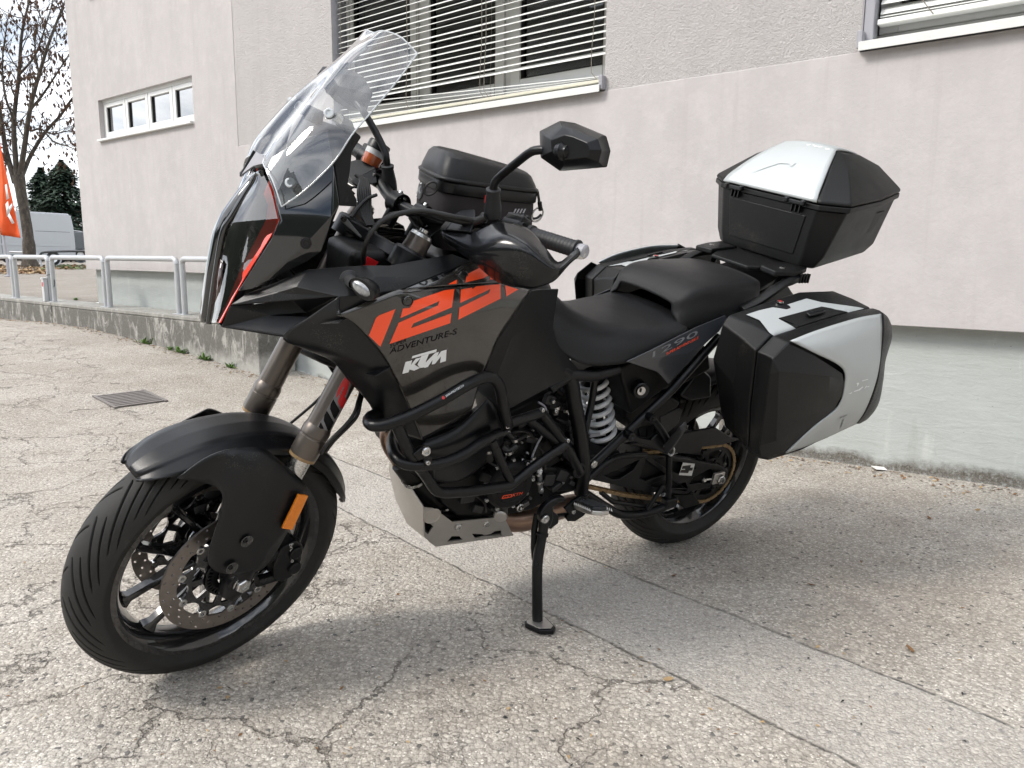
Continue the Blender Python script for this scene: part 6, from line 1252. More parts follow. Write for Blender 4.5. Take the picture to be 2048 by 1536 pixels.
# passenger footrests on their hangers
def hanger(sg):
    def q(x, y, d): return my(g_(x, y, d), sg)
    h = prism('passenger_peg', [q(x, y, .205) for x, y in ((510, 745), (560, 760), (600, 785), (680, 800), (720, 760), (760, 770), (800, 830), (815, 890), (780, 905), (720, 870), (640, 840), (560, 810), (520, 790))], Vector((0, -.014 * sg, 0)), 'dark_metal', bike, .004)
    tube('hanger_arm', [q(670, 650, .20), q(730, 720, .205), q(780, 800, .21), q(800, 860, .21)], .011, 'dark_metal', h, 10, 14)
    for x, y in ((670, 650), (530, 770)): lathe('hanger_boss', [(-.012, .013), (.012, .013), (.013, .011), (.013, .007), (.004, 0)], q(x, y, .20), Vector((0, sg, 0)), 'dark_metal', h, 18)
    pg = [q(800, 790, .215), q(905, 670, .30), q(920, 690, .305), q(915, 730, .30), q(830, 850, .22), q(800, 840, .215)]; prism('peg_rubber', pg, Vector((.02, 0, -.018)), 'grip_rubber', h, .005)
    prism('heel_guard', [q(x, y, .19) for x, y in ((735, 650), (860, 590), (885, 600), (860, 690), (780, 760), (740, 720))], Vector((0, -.005 * sg, 0)), 'matte_black', h, .002)
    lathe('bolt', [(0, .008), (.005, .008), (.005, .004), (.003, 0)], q(770, 838, .207), Vector((0, sg, 0)), 'steel', h, 14); tube('clip', [q(805, 830, .212), q(830, 870, .215), q(810, 905, .212), q(785, 890, .212)], .003, 'steel', h, 6, 14)
hanger(1); hanger(-1)
# centre stand, folded up under the swing arm
for sg in (1, -1):
    def q(x, y, d): return my(g_(x, y, d), sg)
    cs = tube('centre_stand', [q(795, 905, .150), q(795, 1050, .150), q(790, 1200, .150)], .0095, 'dark_metal', bike, 10); tube('stand_arm', [q(240, 1160, .10), q(380, 1250, .12), q(480, 1300, .135), q(640, 1290, .145), q(790, 1235, .150)], .0135, 'dark_metal', cs, 12, 30); tube('stand_brace', [q(650, 1265, .145), q(760, 1100, .15)], .008, 'dark_metal', cs, 8); tube('stand_brace', [q(340, 1150, .11), q(420, 1215, .12), q(640, 1245, .13)], .008, 'dark_metal', cs, 8)
    box('stand_shoe', q(795, 1215, .15), .05, .03, .035, 'dark_metal', cs, .006)
# side stand
m_ = lambda x, y, d: U('M', x, y, d)
foot = BIKE_I @ (G(360, 1352, 0.016, 'M')); p_top = m_(425, 372, .215); p_mid = m_(362, 770, .245)
ss = tube('side_stand', [p_top, m_(408, 520, .225), p_mid, m_(356, 1050, .27), foot], [.0135, .0135, .0145, .0145, .0145, .0145], 'dark_metal', bike, 14, 24)
fq = [BIKE_I @ G(x, y, .0) for x, y in ()]
pts = [(232, 1352), (300, 1322), (440, 1312), (535, 1408), (512, 1440), (380, 1442), (240, 1378)]
fv = [G(x, y, 0.016, 'M') for x, y in pts]; zb = BIKE_I.to_3x3() @ Vector((0, 0, -.013)); prism('stand_foot', [BIKE_I @ v for v in fv], zb, 'dark_metal', ss, .003); cen_ = sum(fv, Vector()) / 7
prism('foot_plate', [BIKE_I @ (cen_ + (v - cen_) * .84 + Vector((0, 0, .0005))) for v in fv], -zb * .15, 'aluminium', ss, .001)
lathe('pivot_collar', [(-.004, .0175), (.004, .0175)], m_(404, 522, .225), (p_mid - p_top).normalized(), 'dark_metal', ss, 16)
prism('stand_bracket', [m_(x, y, .205) for x, y in ((340, 300), (380, 230), (430, 180), (500, 140), (585, 130), (590, 175), (520, 190), (470, 230), (475, 330), (445, 420), (390, 420), (350, 370))], Vector((0, .022, 0)), 'dark_metal', ss, .006); lathe('pivot_bolt', [(0, .0125), (.005, .0125), (.007, .010), (.007, .005), (.004, 0)], m_(428, 372, .229), Vector((0, 1, 0)), 'steel', ss, 18)
tube('stand_spring', [m_(355, 330, .19), m_(330, 480, .20), m_(325, 640, .215), m_(335, 760, .225)], .009, 'engine_black', ss, 10); prism('stand_cover', [m_(x, y, .195) for x, y in ((470, 330), (500, 290), (550, 330), (545, 400), (470, 460), (440, 440))], Vector((0, .01, 0)), 'dark_metal', ss, .004)
# rider footrests
def peg(sg):
    def q(x, y, d): return my(m_(x, y, d), sg)
    br_ = prism('foot_peg', [q(x, y, .172) for x, y in ((600, 260), (680, 190), (760, 140), (830, 150), (860, 230), (780, 330), (700, 380), (630, 380), (610, 350), (640, 310))], Vector((0, .012 * sg, 0)), 'dark_metal', bike, .003)
    a_, b_ = q(800, 235, .195), q(960, 300, .305); axp = (b_ - a_).normalized(); up = Vector((0, 0, 1)); up = (up - axp * up.dot(axp)).normalized(); sd = axp.cross(up); Lp = (b_ - a_).length
    ol = [(-.01, -.026), (.02, -.033), (Lp - .02, -.033), (Lp + .004, -.024), (Lp + .014, 0), (Lp + .004, .024), (Lp - .02, .033), (.02, .033), (-.01, .026)]
    prism('peg_body', [a_ + axp * u + sd * v - up * .010 for u, v in ol], up * .012, 'aluminium', br_, .003); prism('peg_pad', [a_ + axp * (u * .93 + .003) + sd * (v * .82) + up * .0021 for u, v in ol], up * .010, 'grip_rubber', br_, .003)
    for k in range(9):
        for s2 in (-1, 1):
            c_ = a_ + axp * (.012 + Lp * .92 * k / 8) + sd * (s2 * .0305) + up * .001; bm = bmesh.new(); v_ = [bm.verts.new(c_ + w) for w in (axp * .005 - sd * .002, -axp * .005 - sd * .002, -axp * .005 + sd * .002, axp * .005 + sd * .002, up * .008)]; [bm.faces.new(f) for f in ((v_[0], v_[1], v_[4]), (v_[1], v_[2], v_[4]), (v_[2], v_[3], v_[4]), (v_[3], v_[0], v_[4]))]; link('peg_tooth', bm_mesh(bm, 0), 'aluminium', br_)
    for k in range(5):
        c_ = a_ + axp * (.014 + Lp * .82 * k / 4) + up * .0135; box('pad_rib', c_, .006, .050, .004, 'grip_rubber', br_, .001, (axp, sd, up))
    for x, y in ((740, 238), (795, 205), (705, 305)): bolt(br_, q(x, y, .186), Vector((0, sg, 0)), .007, .004)
peg(1); peg(-1)
tube('gear_lever', [m_(640, 330, .165), m_(560, 340, .18), m_(480, 420, .19)], .006, 'dark_metal', bike, 8)

# small castings, clamps, connectors and fasteners that fill the engine bay
plain('cast_grey', (0.030, 0.030, 0.031), .5, metal=.4, var=.3, vscale=60, bump=.2, bscale=300); plain('cast_light', (0.16, 0.155, 0.15), .5, metal=.6, var=.3, vscale=60, dust=.2)
er = random.Random(77)
for x, y, d, sz, mt in ((960, 1120, .135, .030, 'cast_grey'), (1090, 1110, .14, .026, 'cast_grey'), (880, 1040, .13, .034, 'cast_grey'), (1500, 900, .17, .030, 'cast_grey'), (1560, 960, .168, .022, 'cast_grey'), (1600, 870, .168, .030, 'cast_grey'), (1330, 1090, .14, .020, 'cast_light'), (1150, 1165, .135, .022, 'cast_light'), (1210, 690, .18, .016, 'cast_light'), (1560, 400, .14, .014, 'cast_light'), (1650, 330, .13, .022, 'cast_grey'), (1510, 300, .135, .024, 'cast_grey'), (1300, 480, .15, .026, 'cast_grey'), (1360, 600, .155, .024, 'cast_grey'), (1010, 700, .175, .020, 'cast_grey'), (1150, 560, .17, .022, 'cast_grey'), (1620, 700, .16, .022, 'cast_grey'), (1680, 930, .165, .018, 'cast_grey'), (1720, 420, .11, .03, 'cast_grey'), (1700, 560, .11, .03, 'cast_grey')):
    ang = er.uniform(-.6, .6); ex = Vector((math.cos(ang), 0, math.sin(ang))); box('casting', f_(x, y, d), sz * er.uniform(.8, 1.5), sz * .7, sz * er.uniform(.6, 1.2), mt, bike, .003, (ex, YA, YA.cross(ex) * -1))
for x, y, d, r in ((1480, 400, .155, .008), (1390, 740, .168, .006), (1560, 345, .132, .015), (1640, 365, .132, .015), (1250, 602, .178, .008), (1200, 690, .182, .012), (1050, 680, .183, .0125), (1440, 920, .176, .009), (700, 1086, .085, .030), (480, 905, .075, .030)):
    lathe('hose_clamp', [(-.004, r), (-.004, r + .0016), (.004, r + .0016), (.004, r)], f_(x, y, d), Vector((.3, .1, 1)), 'steel', bike, 16)
for k in range(26): bolt(bike, f_(er.uniform(1000, 1700), er.uniform(560, 1130), er.uniform(.150, .172)), YA, er.choice((.004, .005, .006)), .004, er.choice(('steel', 'cast_light', 'dark_metal', 'cast_light')))
for pts, r in (([(1230, 560, .16), (1290, 540, .17), (1370, 560, .165), (1420, 640, .16), (1470, 720, .165), (1480, 830, .17)], .0035), ([(1040, 760, .178), (1100, 800, .182), (1150, 780, .18), (1190, 720, .178)], .003), ([(1500, 480, .14), (1560, 560, .145), (1600, 640, .15), (1610, 760, .16)], .004), ([(1560, 200, .12), (1600, 260, .125), (1680, 280, .12), (1740, 260, .11)], .0045), ([(900, 1000, .14), (960, 1030, .146), (1020, 1080, .146), (1030, 1150, .14)], .004), ([(1650, 780, .17), (1700, 720, .172), (1720, 640, .17), (1700, 520, .165)], .003)): ftube('wire', r, pts, 'gasket', 24)
for k in range(10): box('radiator_fin', f_(250 + 8 * k, 440 - 14 * k, .165 - .002 * k), .004, .05, .05, 'cast_grey', bike, 0)
# ================================================================ rack and luggage
P = 'P'
def hz(r, x, y, z): return U(r, x, y, z, 'z')
rack = prism('luggage_rack', [Vector(v) for v in ((.035, .075, 1.008), (.035, -.075, 1.008), (-.02, -.105, 1.012), (-.10, -.115, 1.020), (-.40, -.10, 1.055), (-.40, .10, 1.055), (-.10, .115, 1.020), (-.02, .105, 1.012))], Vector((0, 0, .012)), 'case_black', bike, .004)
for sg in (1, -1):
    def q(x, y, z): return Vector((x, y * sg, z))
    prism('rack_lug', [q(*v) for v in ((.010, .100, 1.012), (.018, .165, 1.010), (-.055, .185, 1.014), (-.115, .175, 1.024), (-.11, .10, 1.023))], Vector((0, 0, .018)), 'case_black', rack, .005); lathe('bolt', [(0, .009), (.003, .009), (.003, .005), (.001, 0)], q(-.035, .145, 1.0315), ZA, 'steel', rack, 14); lathe('bolt_slot', [(0, .017), (.0006, .016), (.0006, 0)], q(-.032, .143, 1.031), ZA, 'gasket', rack, 18)
    for k in range(4): box('rack_rib', q(-.075 - .013 * k, .186, 1.010), .005, .012, .028, 'case_black', rack, .001)
    # grab rail from the tail up to the rack
    gr = [q(.14, .172, .915), q(.09, .182, .938), q(.03, .186, .975), (q(-.03, .180, 1.000)), q(-.09, .165, 1.008)]; R_ = []
    for i, v in enumerate(cat(gr, 14)):
        w, h = (.016, .010) if i < 10 else (.020, .012); R_.append([v + Vector((0, a * w, b * h)) for a, b in ((-1, -.6), (-.4, -1), (.4, -1), (1, -.6), (1, .6), (.4, 1), (-.4, 1), (-1, .6))])
    solid_rings('grab_rail', R_, 'case_black', bike, bev=.002)
    tube('rack_stay', [q(.05, .12, .90), q(-.04, .13, .97), q(-.06, .14, 1.012)], .010, 'dark_metal', bike, 10); tube('case_stay', [q(.18, .18, .86), q(.10, .225, .84), q(-.10, .228, .86)], .010, 'dark_metal', bike, 10)
arch = [hz('H', 1180, 395, .99), hz('H', 1210, 350, 1.0), hz('H', 1270, 300, 1.01), hz('H', 1400, 278, 1.015), hz('H', 1530, 258, 1.018)]
case_prism('tail_light_block', 'P', [(1515, 620), (1570, 560), (1590, 590), (1540, 650)], .06, -.06, 'matte_black', .008); prism('tail_tray', [Vector(v) for v in ((.30, .15, .86), (.30, -.15, .86), (-.12, -.10, .985), (-.12, .10, .985))], Vector((0, 0, .015)), 'matte_black', bike, .004)

# ---- top case
tcs = bike_thing('top_case', 'black hard top case with silver lid panel on the rear rack', 'top case', Vector((-.25, 0, 1.06)))
def sym(h): return [Vector(v) for v in h] + [Vector((v[0], -v[1], v[2])) for v in h[::-1]]
bot = sym([(-.098, .02, 1.036), (-.098, .152, 1.036), (-.118, .190, 1.039), (-.28, .170, 1.062), (-.415, .150, 1.080), (-.435, .120, 1.084), (-.438, .02, 1.085)])
lowr = sym([(-.090, .02, 1.075), (-.089, .165, 1.075), (-.118, .215, 1.080), (-.28, .192, 1.100), (-.430, .168, 1.115), (-.447, .135, 1.118), (-.450, .02, 1.12)])
top_ = sym([(-.072, .02, 1.215), (-.071, .186, 1.215), (-.115, .252, 1.221), (-.28, .233, 1.245), (-.425, .196, 1.268), (-.450, .160, 1.273), (-.455, .02, 1.275)])
sh_ = solid_rings('case_shell', [bot, lowr, top_], 'case_black', tcs, bev=.007)
plan = [(-.066, .02, 1.213), (-.065, .192, 1.213), (-.112, .262, 1.220), (-.28, .243, 1.243), (-.428, .204, 1.267), (-.455, .163, 1.272), (-.460, .02, 1.274)]
rim0 = sym(plan); rim1 = [v + Vector((0, 0, .016)) for v in rim0]; solid_rings('rim_band', [rim0, rim1], 'case_black', tcs, bev=.003)
l0 = [v * 1.0 + Vector((0.0015, 0, .0175)) for v in rim0]
l1 = [Vector((v.x + (.002 if v.x > -.2 else -.001), v.y * .995, v.z + .028)) for v in rim0]
l3 = sym([(-.215, .02, 1.388), (-.217, .094, 1.381), (-.230, .110, 1.373), (-.285, .106, 1.377), (-.340, .088, 1.375), (-.350, .078, 1.375), (-.352, .02, 1.381)])
l2 = [a_.lerp(b_, .55) + Vector((0, 0, .013)) for a_, b_ in zip(l1, l3)]
lid = solid_rings('lid', [l0, l1, l2, l3], 'case_black', tcs, bev=.006)
srow = []
for t_ in (-.02, .06, .2, .35, .55, .75, .9, 1.0):
    x = -.063 - .152 * max(0, t_); z0 = 1.243 + .145 * t_ + .054 * t_ * (1 - t_) if t_ > 0 else 1.232; hw = .180 - .086 * t_
    srow.append([Vector((x + .004, hw * q, z0 + .0035 - .008 * t_ * q * q)) for q in (-1, -.6, -.2, .2, .6, 1)])
for x, z0, hw in ((-.25, 1.3935, .090), (-.30, 1.391, .084), (-.345, 1.385, .077)): srow.append([Vector((x, hw * q, z0 - .008 * q * q)) for q in (-1, -.6, -.2, .2, .6, 1)])
svp = loft('silver_panel', srow, 'silver', tcs, nu=16, nv=40, out=Vector((1, 0, 1)), thick=.006)
sb_ = bvh_of(svp)
decal('embossed_mark', sb_, 'I', [(540, 388), (640, 345), (800, 268), (850, 262), (945, 295), (905, 330), (880, 305), (800, 300), (690, 335)], 'silver', svp, .0018)
for pl in ([(1040, 132), (1075, 130), (1065, 140), (1038, 140)], [(1090, 132), (1110, 136), (1130, 148), (1165, 150), (1190, 155), (1150, 158), (1110, 150)], [(1205, 165), (1245, 170), (1240, 178), (1200, 174)]): decal('emboss_highlight', sb_, 'I', pl, 'white_print', svp, .0012)  # white slivers paint the highlights on the raised letters
fpv = [U('I', x, y, .0) for x, y in ()]
def front_pt(y, z): return Vector((-.0715 - (1.213 - z) * .135 + .0035, y, z))
sheet('front_panel', [front_pt(.150, 1.190), front_pt(-.150, 1.190), front_pt(-.130, 1.070), front_pt(.130, 1.070)], [(0, 1, 2, 3)], 'case_black', tcs, out=XA, thick=.004, bev=.002)
for y in (-.125, .115):
    h_ = box('hinge', Vector((-.058, y, 1.224)), .014, .050, .012, 'matte_black', tcs, .003); box('hinge_knuckle', Vector((-.052, y + .030, 1.226)), .016, .014, .016, 'matte_black', h_, .004); box('hinge_knuckle', Vector((-.052, y - .030, 1.226)), .016, .014, .016, 'matte_black', h_, .004)
    for k in (-1, 0, 1): box('hinge_rib', Vector((-.066, y + .014 * k, 1.205)), .010, .004, .022, 'matte_black', h_, .001)
for sg in (1, -1):
    v = [Vector((a, b * sg, c)) for a, b, c in ((-.16, .230, 1.195), (-.34, .214, 1.222), (-.385, .200, 1.225), (-.36, .190, 1.155), (-.22, .203, 1.145), (-.14, .206, 1.085), (-.27, .203, 1.175))]
    sheet('side_relief', v, [(0, 1, 6), (1, 2, 3, 6), (3, 4, 6), (4, 5, 0, 6)], 'case_black', tcs, out=Vector((0, sg, 0)), thick=.004, bev=.003)

# ---- side cases
def pannier(sg, label):
    t = bike_thing('side_case', label, 'side case', Vector((0, .34 * sg, .56)), 'hard side cases'); S = lambda v: Vector((v[0], v[1] * sg, v[2]))
    inn = [(.278, .235, .900), (.262, .235, .925), (.10, .235, .962), (-.02, .235, .985), (-.18, .235, .985), (-.215, .235, .93), (-.225, .235, .80), (-.20, .235, .66), (-.12, .235, .60), (.03, .235, .555), (.155, .235, .570), (.190, .235, .62), (.283, .235, .796)]
    sea = [(.262, .355, .862), (.215, .355, .905), (.05, .355, .935), (-.09, .355, .958), (-.205, .355, .968), (-.245, .355, .92), (-.255, .355, .815), (-.275, .355, .685), (-.215, .355, .605), (.02, .355, .548), (.160, .355, .538), (.185, .355, .560), (.228, .355, .70)]
    body = solid_rings('case_body', [[S(v) for v in inn], [S((v[0], .30, v[2] + .003)) for v in [tuple(Vector(a).lerp(Vector(b), .55)) for a, b in zip(inn, sea)]], [S(v) for v in sea]], 'case_black', t, bev=.006)
    gs_ = [S((v[0] * .985 - .001, .3575, .76 + (v[2] - .76) * .985)) for v in sea]; gs2 = [v + Vector((0, .0025 * sg, 0)) for v in gs_]; solid_rings('seal', [gs_, gs2], 'gasket', t)
    r1 = [S((v[0] * 1.003, .3605, .76 + (v[2] - .76) * 1.003)) for v in sea]; r2 = [S((v[0] * 1.003, .385, .76 + (v[2] - .76) * 1.003)) for v in sea]; r3 = [S((v[0] * .985 - .002, .412, .76 + (v[2] - .76) * .97)) for v in sea]
    r4 = [S((v[0] * .93 - .004, .408, .76 + (v[2] - .76) * .92)) for v in sea]; r5 = [S((v[0] * .80 - .005, .410, .75 + (v[2] - .75) * .80)) for v in sea]
    lid_ = solid_rings('lid', [r1, r2, r3, r4, r5], 'case_black', t, bev=.006)
    # silver outer panel, curving from the top edge round to the foot
    J_ = lambda x, y, d: S(U('J', x, y, d)) if True else None
    rows = [[J_(812, 490, .412), J_(1000, 415, .420), J_(1200, 350, .424), J_(1380, 300, .424), J_(1556, 270, .418)],
            [J_(1010, 590, .446), J_(1130, 540, .452), J_(1280, 490, .454), J_(1420, 450, .452), J_(1553, 420, .440)],
            [J_(1235, 715, .468), J_(1300, 690, .471), J_(1380, 665, .470), J_(1460, 640, .466), J_(1540, 620, .452)],
            [J_(1252, 860, .473), J_(1310, 840, .474), J_(1380, 820, .473), J_(1450, 800, .468), J_(1512, 790, .456)],
            [J_(1195, 1030, .468), J_(1260, 1015, .470), J_(1330, 1000, .468), J_(1395, 980, .463), J_(1455, 965, .452)],
            [J_(1000, 1190, .455), J_(1100, 1175, .458), J_(1200, 1150, .456), J_(1310, 1110, .452), J_(1400, 1085, .442)],
            [J_(775, 1402, .432), J_(900, 1358, .432), J_(1050, 1300, .430), J_(1200, 1232, .426), J_(1345, 1165, .420)]]
    sp = loft('silver_panel', rows, 'silver', t, nu=24, nv=36, out=Vector((0, sg, 0)), thick=.004)
    pad = [J_(668, 640, .425), J_(800, 515, .424), J_(1010, 610, .446), J_(1150, 700, .462), J_(1232, 755, .470), J_(1248, 830, .472), J_(1225, 940, .470), J_(1165, 1050, .464), J_(960, 1230, .448), J_(770, 1380, .430), J_(640, 1440, .418), J_(570, 1425, .412), J_(560, 1340, .416), J_(615, 1000, .426), J_(640, 760, .428), J_(1130, 780, .478), J_(1120, 960, .476), J_(700, 1300, .440), J_(720, 740, .448)]
    sheet('side_pad', pad, [(0, 1, 2, 18), (2, 3, 15, 18), (3, 4, 5, 15), (5, 6, 16, 15), (6, 7, 16), (7, 8, 9, 17, 16), (9, 10, 11, 12, 17), (12, 13, 14, 18, 17), (14, 0, 18), (18, 15, 16, 17)], 'case_black', t, out=Vector((0, sg, 0)), thick=.004, bev=.006)
    edge_ = [[J_(1556, 262, .420), J_(1600, 300, .412), J_(1628, 360, .400)], [J_(1557, 430, .442), J_(1605, 450, .430), J_(1632, 470, .405)], [J_(1540, 620, .452), J_(1568, 640, .436), J_(1582, 650, .408)], [J_(1518, 790, .456), J_(1550, 810, .436), J_(1562, 820, .408)], [J_(1462, 965, .452), J_(1510, 990, .430), J_(1525, 1000, .405)], [J_(1405, 1085, .444), J_(1430, 1110, .425), J_(1445, 1115, .405)], [J_(1350, 1162, .424), J_(1362, 1163, .412), J_(1375, 1160, .402)]]
    loft('edge_guard', edge_, 'case_black', t, nu=8, nv=36, out=Vector((-.3, sg, 0)), thick=.006)
    # top: silver inlay, black lock plate with latch, laid on the shell
    bv1, bv2 = bvh_of(body), bvh_of(lid_); cE_ = BIKE_I @ EYE
    def hit(x, y, lift=0.0):
        d = (BIKE_I.to_3x3() @ ray(*px('J', x, y))).normalized(); best = None
        for bv in (bv1, bv2):
            h = bv.ray_cast(cE_, d)
            if h[0] is not None and (best is None or h[3] < best[3]): best = h
        return best[0] + ZA * lift
    decal('top_inlay', bv1, 'J', [(452, 285), (560, 250), (640, 232), (780, 205), (940, 155), (1060, 185), (1250, 210), (1400, 232), (1275, 262), (1060, 222), (712, 318), (860, 398), (690, 460), (640, 432), (560, 330)], 'silver', t, .0025)
    prism('latch_plate', [hit(712, 318, .001), hit(1060, 224, .001), hit(1270, 263, .001), hit(880, 385, .001)], Vector((0, 0, .004)), 'case_black', t, .002); prism('latch', [hit(930, 292, .005), hit(1070, 262, .005), hit(1090, 285, .005), hit(965, 318, .005)], Vector((0, 0, .007)), 'matte_black', t, .003)
    prism('lock_plate', [hit(660, 225, .001), hit(700, 178, .001), hit(760, 195, .001), hit(812, 232, .001), hit(780, 245, .001)], Vector((0, 0, .005)), 'matte_black', t, .002); lk = hit(722, 200, .007); lathe('lock_barrel', [(0, .010), (.004, .010), (.004, .007), (.003, 0)], lk, ZA, 'steel', t, 18); lathe('lock_core', [(.0035, .006), (.0045, .006), (.0045, 0)], lk, ZA, 'red', t, 14)
    return t, sp
def mirrored_thing(src, name, label, cat_, base, group):
    """the same thing for the other side of the machine: every part mirrored left to right"""
    t = bike_thing(name, label, cat_, base, group)
    for ch in list(src.o.children):
        c_ = ch.copy(); c_.data = ch.data.copy(); c_.data.transform(Matrix.Diagonal((1, -1, 1, 1))); c_.data.flip_normals(); COL.objects.link(c_); c_.parent = t.o
    return t
pl_t, pl_s = pannier(1, 'black and silver hard side case nearest the camera, right of the rear wheel'); mirrored_thing(pl_t, 'side_case', 'far hard side case, mostly hidden behind the seat', 'side case', Vector((0, -.34, .56)), 'hard side cases')
pb_ = bvh_of(pl_s)
kt = [[(1278, 918), (1305, 912), (1310, 905), (1300, 918)], [(1320, 905), (1370, 890), (1400, 862), (1392, 860), (1362, 882), (1325, 896)], [(1342, 832), (1362, 828), (1362, 840), (1345, 865), (1350, 845)], [(1388, 818), (1436, 804), (1436, 798), (1390, 812)], [(1405, 882), (1425, 862), (1428, 852), (1420, 856)], [(1428, 866), (1446, 862), (1448, 856), (1430, 860)]]
for q in kt: decal('emboss_highlight', pb_, 'J', q, 'white_print', pl_s, .0010)  # lit edges of the raised letters painted as white slivers
decal('embossed_mark', pb_, 'J', [(1180, 1125), (1275, 1088), (1262, 1130), (1225, 1195), (1212, 1192), (1240, 1120)], 'silver', pl_s, .0022)

# ---- tank bag
tb_t = bike_thing('tank_bag', 'black zipped tank bag with leather-look lid strapped on the tank', 'bag', Vector((.97, 0, 1.06)))
def bag_ring(z0, sx, sy_, k=.06, n=56, p=4.6):
    """rounded box outline, front a little wider and skewed as it sits on the tank"""
    out = []
    for i in range(n):
        a = 2 * math.pi * i / n; c, s2 = math.cos(a), math.sin(a); u = math.copysign(abs(c) ** (2 / p), c); v = math.copysign(abs(s2) ** (2 / p), s2); y = sy_ * v * (1.0 + .08 * u); x = .972 + sx * u + .20 * y * (u > 0) * u; out.append(Vector((x, y, z0 + k * (x - .97))))
    return out
bag = solid_rings('bag_body', [bag_ring(1.060, .120, .098), bag_ring(1.09, .132, .106), bag_ring(1.15, .132, .110), bag_ring(1.186, .127, .108)], 'bag_fabric', tb_t, 60)
solid_rings('zip_band', [bag_ring(1.184, .128, .109), bag_ring(1.188, .132, .113), bag_ring(1.208, .132, .113), bag_ring(1.211, .129, .110)], 'bag_leather', tb_t, 50); solid_rings('piping', [bag_ring(1.209, .130, .111), bag_ring(1.212, .134, .115), bag_ring(1.217, .134, .115), bag_ring(1.220, .129, .110)], 'bag_leather', tb_t, 70)
solid_rings('lid', [bag_ring(1.217, .129, .111), bag_ring(1.228, .126, .108, .08), bag_ring(1.252, .116, .094, .13), bag_ring(1.260, .108, .080, .15), bag_ring(1.264, .095, .06, .16), bag_ring(1.266, .06, .03, .16)], 'bag_leather', tb_t, 30)
bb = bvh_of(bag); cE = [(640 + 28 * math.cos(k * .3927) - 8 * math.sin(k * .3927), 700 + 70 * math.sin(k * .3927)) for k in range(16)]; decal('round_badge', bb, 'C', cE, 'gasket', bag, .002); cE = [(640 + 21 * math.cos(k * .3927), 702 + 52 * math.sin(k * .3927)) for k in range(16)]; decal('round_badge', bb, 'C', cE, 'bag_leather', bag, .003)
for q in ([(622, 680), (632, 676), (652, 730), (642, 735)], [(655, 682), (646, 678), (618, 732), (626, 738)]): decal('badge_cross', bb, 'C', q, 'grey_print', bag, .0036)
decal('badge_bar', bb, 'C', [(632, 660), (658, 656), (658, 664), (632, 668)], 'white_print', bag, .0036)
def ring_at(name, c, ax, R_, r, mat, parent): 
    u = Vector(ax).orthogonal().normalized(); w = Vector(ax).normalized().cross(u); return tube(name, [c + (u * math.cos(2 * math.pi * k / 16) * R_ + w * math.sin(2 * math.pi * k / 16) * R_ * 1.5) for k in range(16)], r, mat, parent, 6, None, True)
ring_at('strap_ring', U('C', 712, 695, .125), Vector((.6, .8, 0)), .011, .0028, 'gasket', tb_t); ring_at('zip_ring', U('C', 1465, 880, .09), Vector((0, 1, .2)), .013, .0022, 'steel', tb_t)
tube('zip_pull', [U('C', 1465, 715, .085), U('C', 1475, 770, .09), U('C', 1480, 830, .09)], .0035, 'gasket', tb_t, 6); tube('zip_pull', [U('C', 1480, 790, .09), U('C', 1488, 850, .09)], .0055, 'engine_black', tb_t, 6); tube('strap', [U('C', 1395, 880, .08), U('C', 1420, 905, .085), U('C', 1460, 905, .09), U('C', 1490, 880, .09)], .003, 'gasket', tb_t, 6, 14)
box('red_tag', U('C', 1108, 770, .127), .012, .002, .016, 'red', tb_t, 0)
for k in range(4): decal('printed_stripe', bb, 'C', [(1290 + 22 * k, 868), (1305 + 22 * k, 838), (1316 + 22 * k, 838), (1300 + 22 * k, 870)], 'guide_grey', bag, .0015)
# ================================================================ printed marks and lettering
REG.update({'R': (720, 500, 6.0235), 'S': (580, 720, 6.981), 'V': (1240, 640, 11.378), 'Y': (960, 940, 17.07), 'X': (860, 740, 20.48), 'Z': (540, 1060, 15.36)})
def text_decal(txt, bv, r, p0, p1, up, mat, parent, name='lettering', lift=.0009, sx=None):
    cu = bpy.data.curves.new('txt', 'FONT'); cu.body = txt; cu.resolution_u = 3; to = bpy.data.objects.new('txt', cu); COL.objects.link(to)
    dg = bpy.context.evaluated_depsgraph_get(); me = bpy.data.meshes.new_from_object(to.evaluated_get(dg)); bpy.data.objects.remove(to)
    xs = [v.co.x for v in me.vertices]; ys = [v.co.y for v in me.vertices]; x0, x1, y0, y1 = min(xs), max(xs), min(ys), max(ys)
    bm = bmesh.new(); bm.from_mesh(me); c = BIKE_I @ EYE; bad = []
    for v in bm.verts:
        a = (v.co.x - x0) / (x1 - x0); b = (v.co.y - max(y0, 0)) / (y1 - max(y0, 0)); X = p0[0] + (p1[0] - p0[0]) * a + up[0] * b; Y = p0[1] + (p1[1] - p0[1]) * a + up[1] * b
        X, Y = px(r, X, Y); d = (BIKE_I.to_3x3() @ ray(X, Y)).normalized(); loc, nor, i_, ds = bv.ray_cast(c, d)
        if loc is None: bad.append(v); continue
        if nor.dot(d) > 0: nor = -nor
        v.co = loc + nor * lift
    if bad: bmesh.ops.delete(bm, geom=bad, context='VERTS')
    orient(bm, -(BIKE_I.to_3x3() @ FWD)); return link(name, bm_mesh(bm, 0), mat, parent)
tk = tank[0]
decal('grey_flash', ub, 'R', [(880, 432), (1040, 302), (1345, 125), (1460, 195), (1655, 368), (1060, 418)], 'anthracite', ut, .0006)
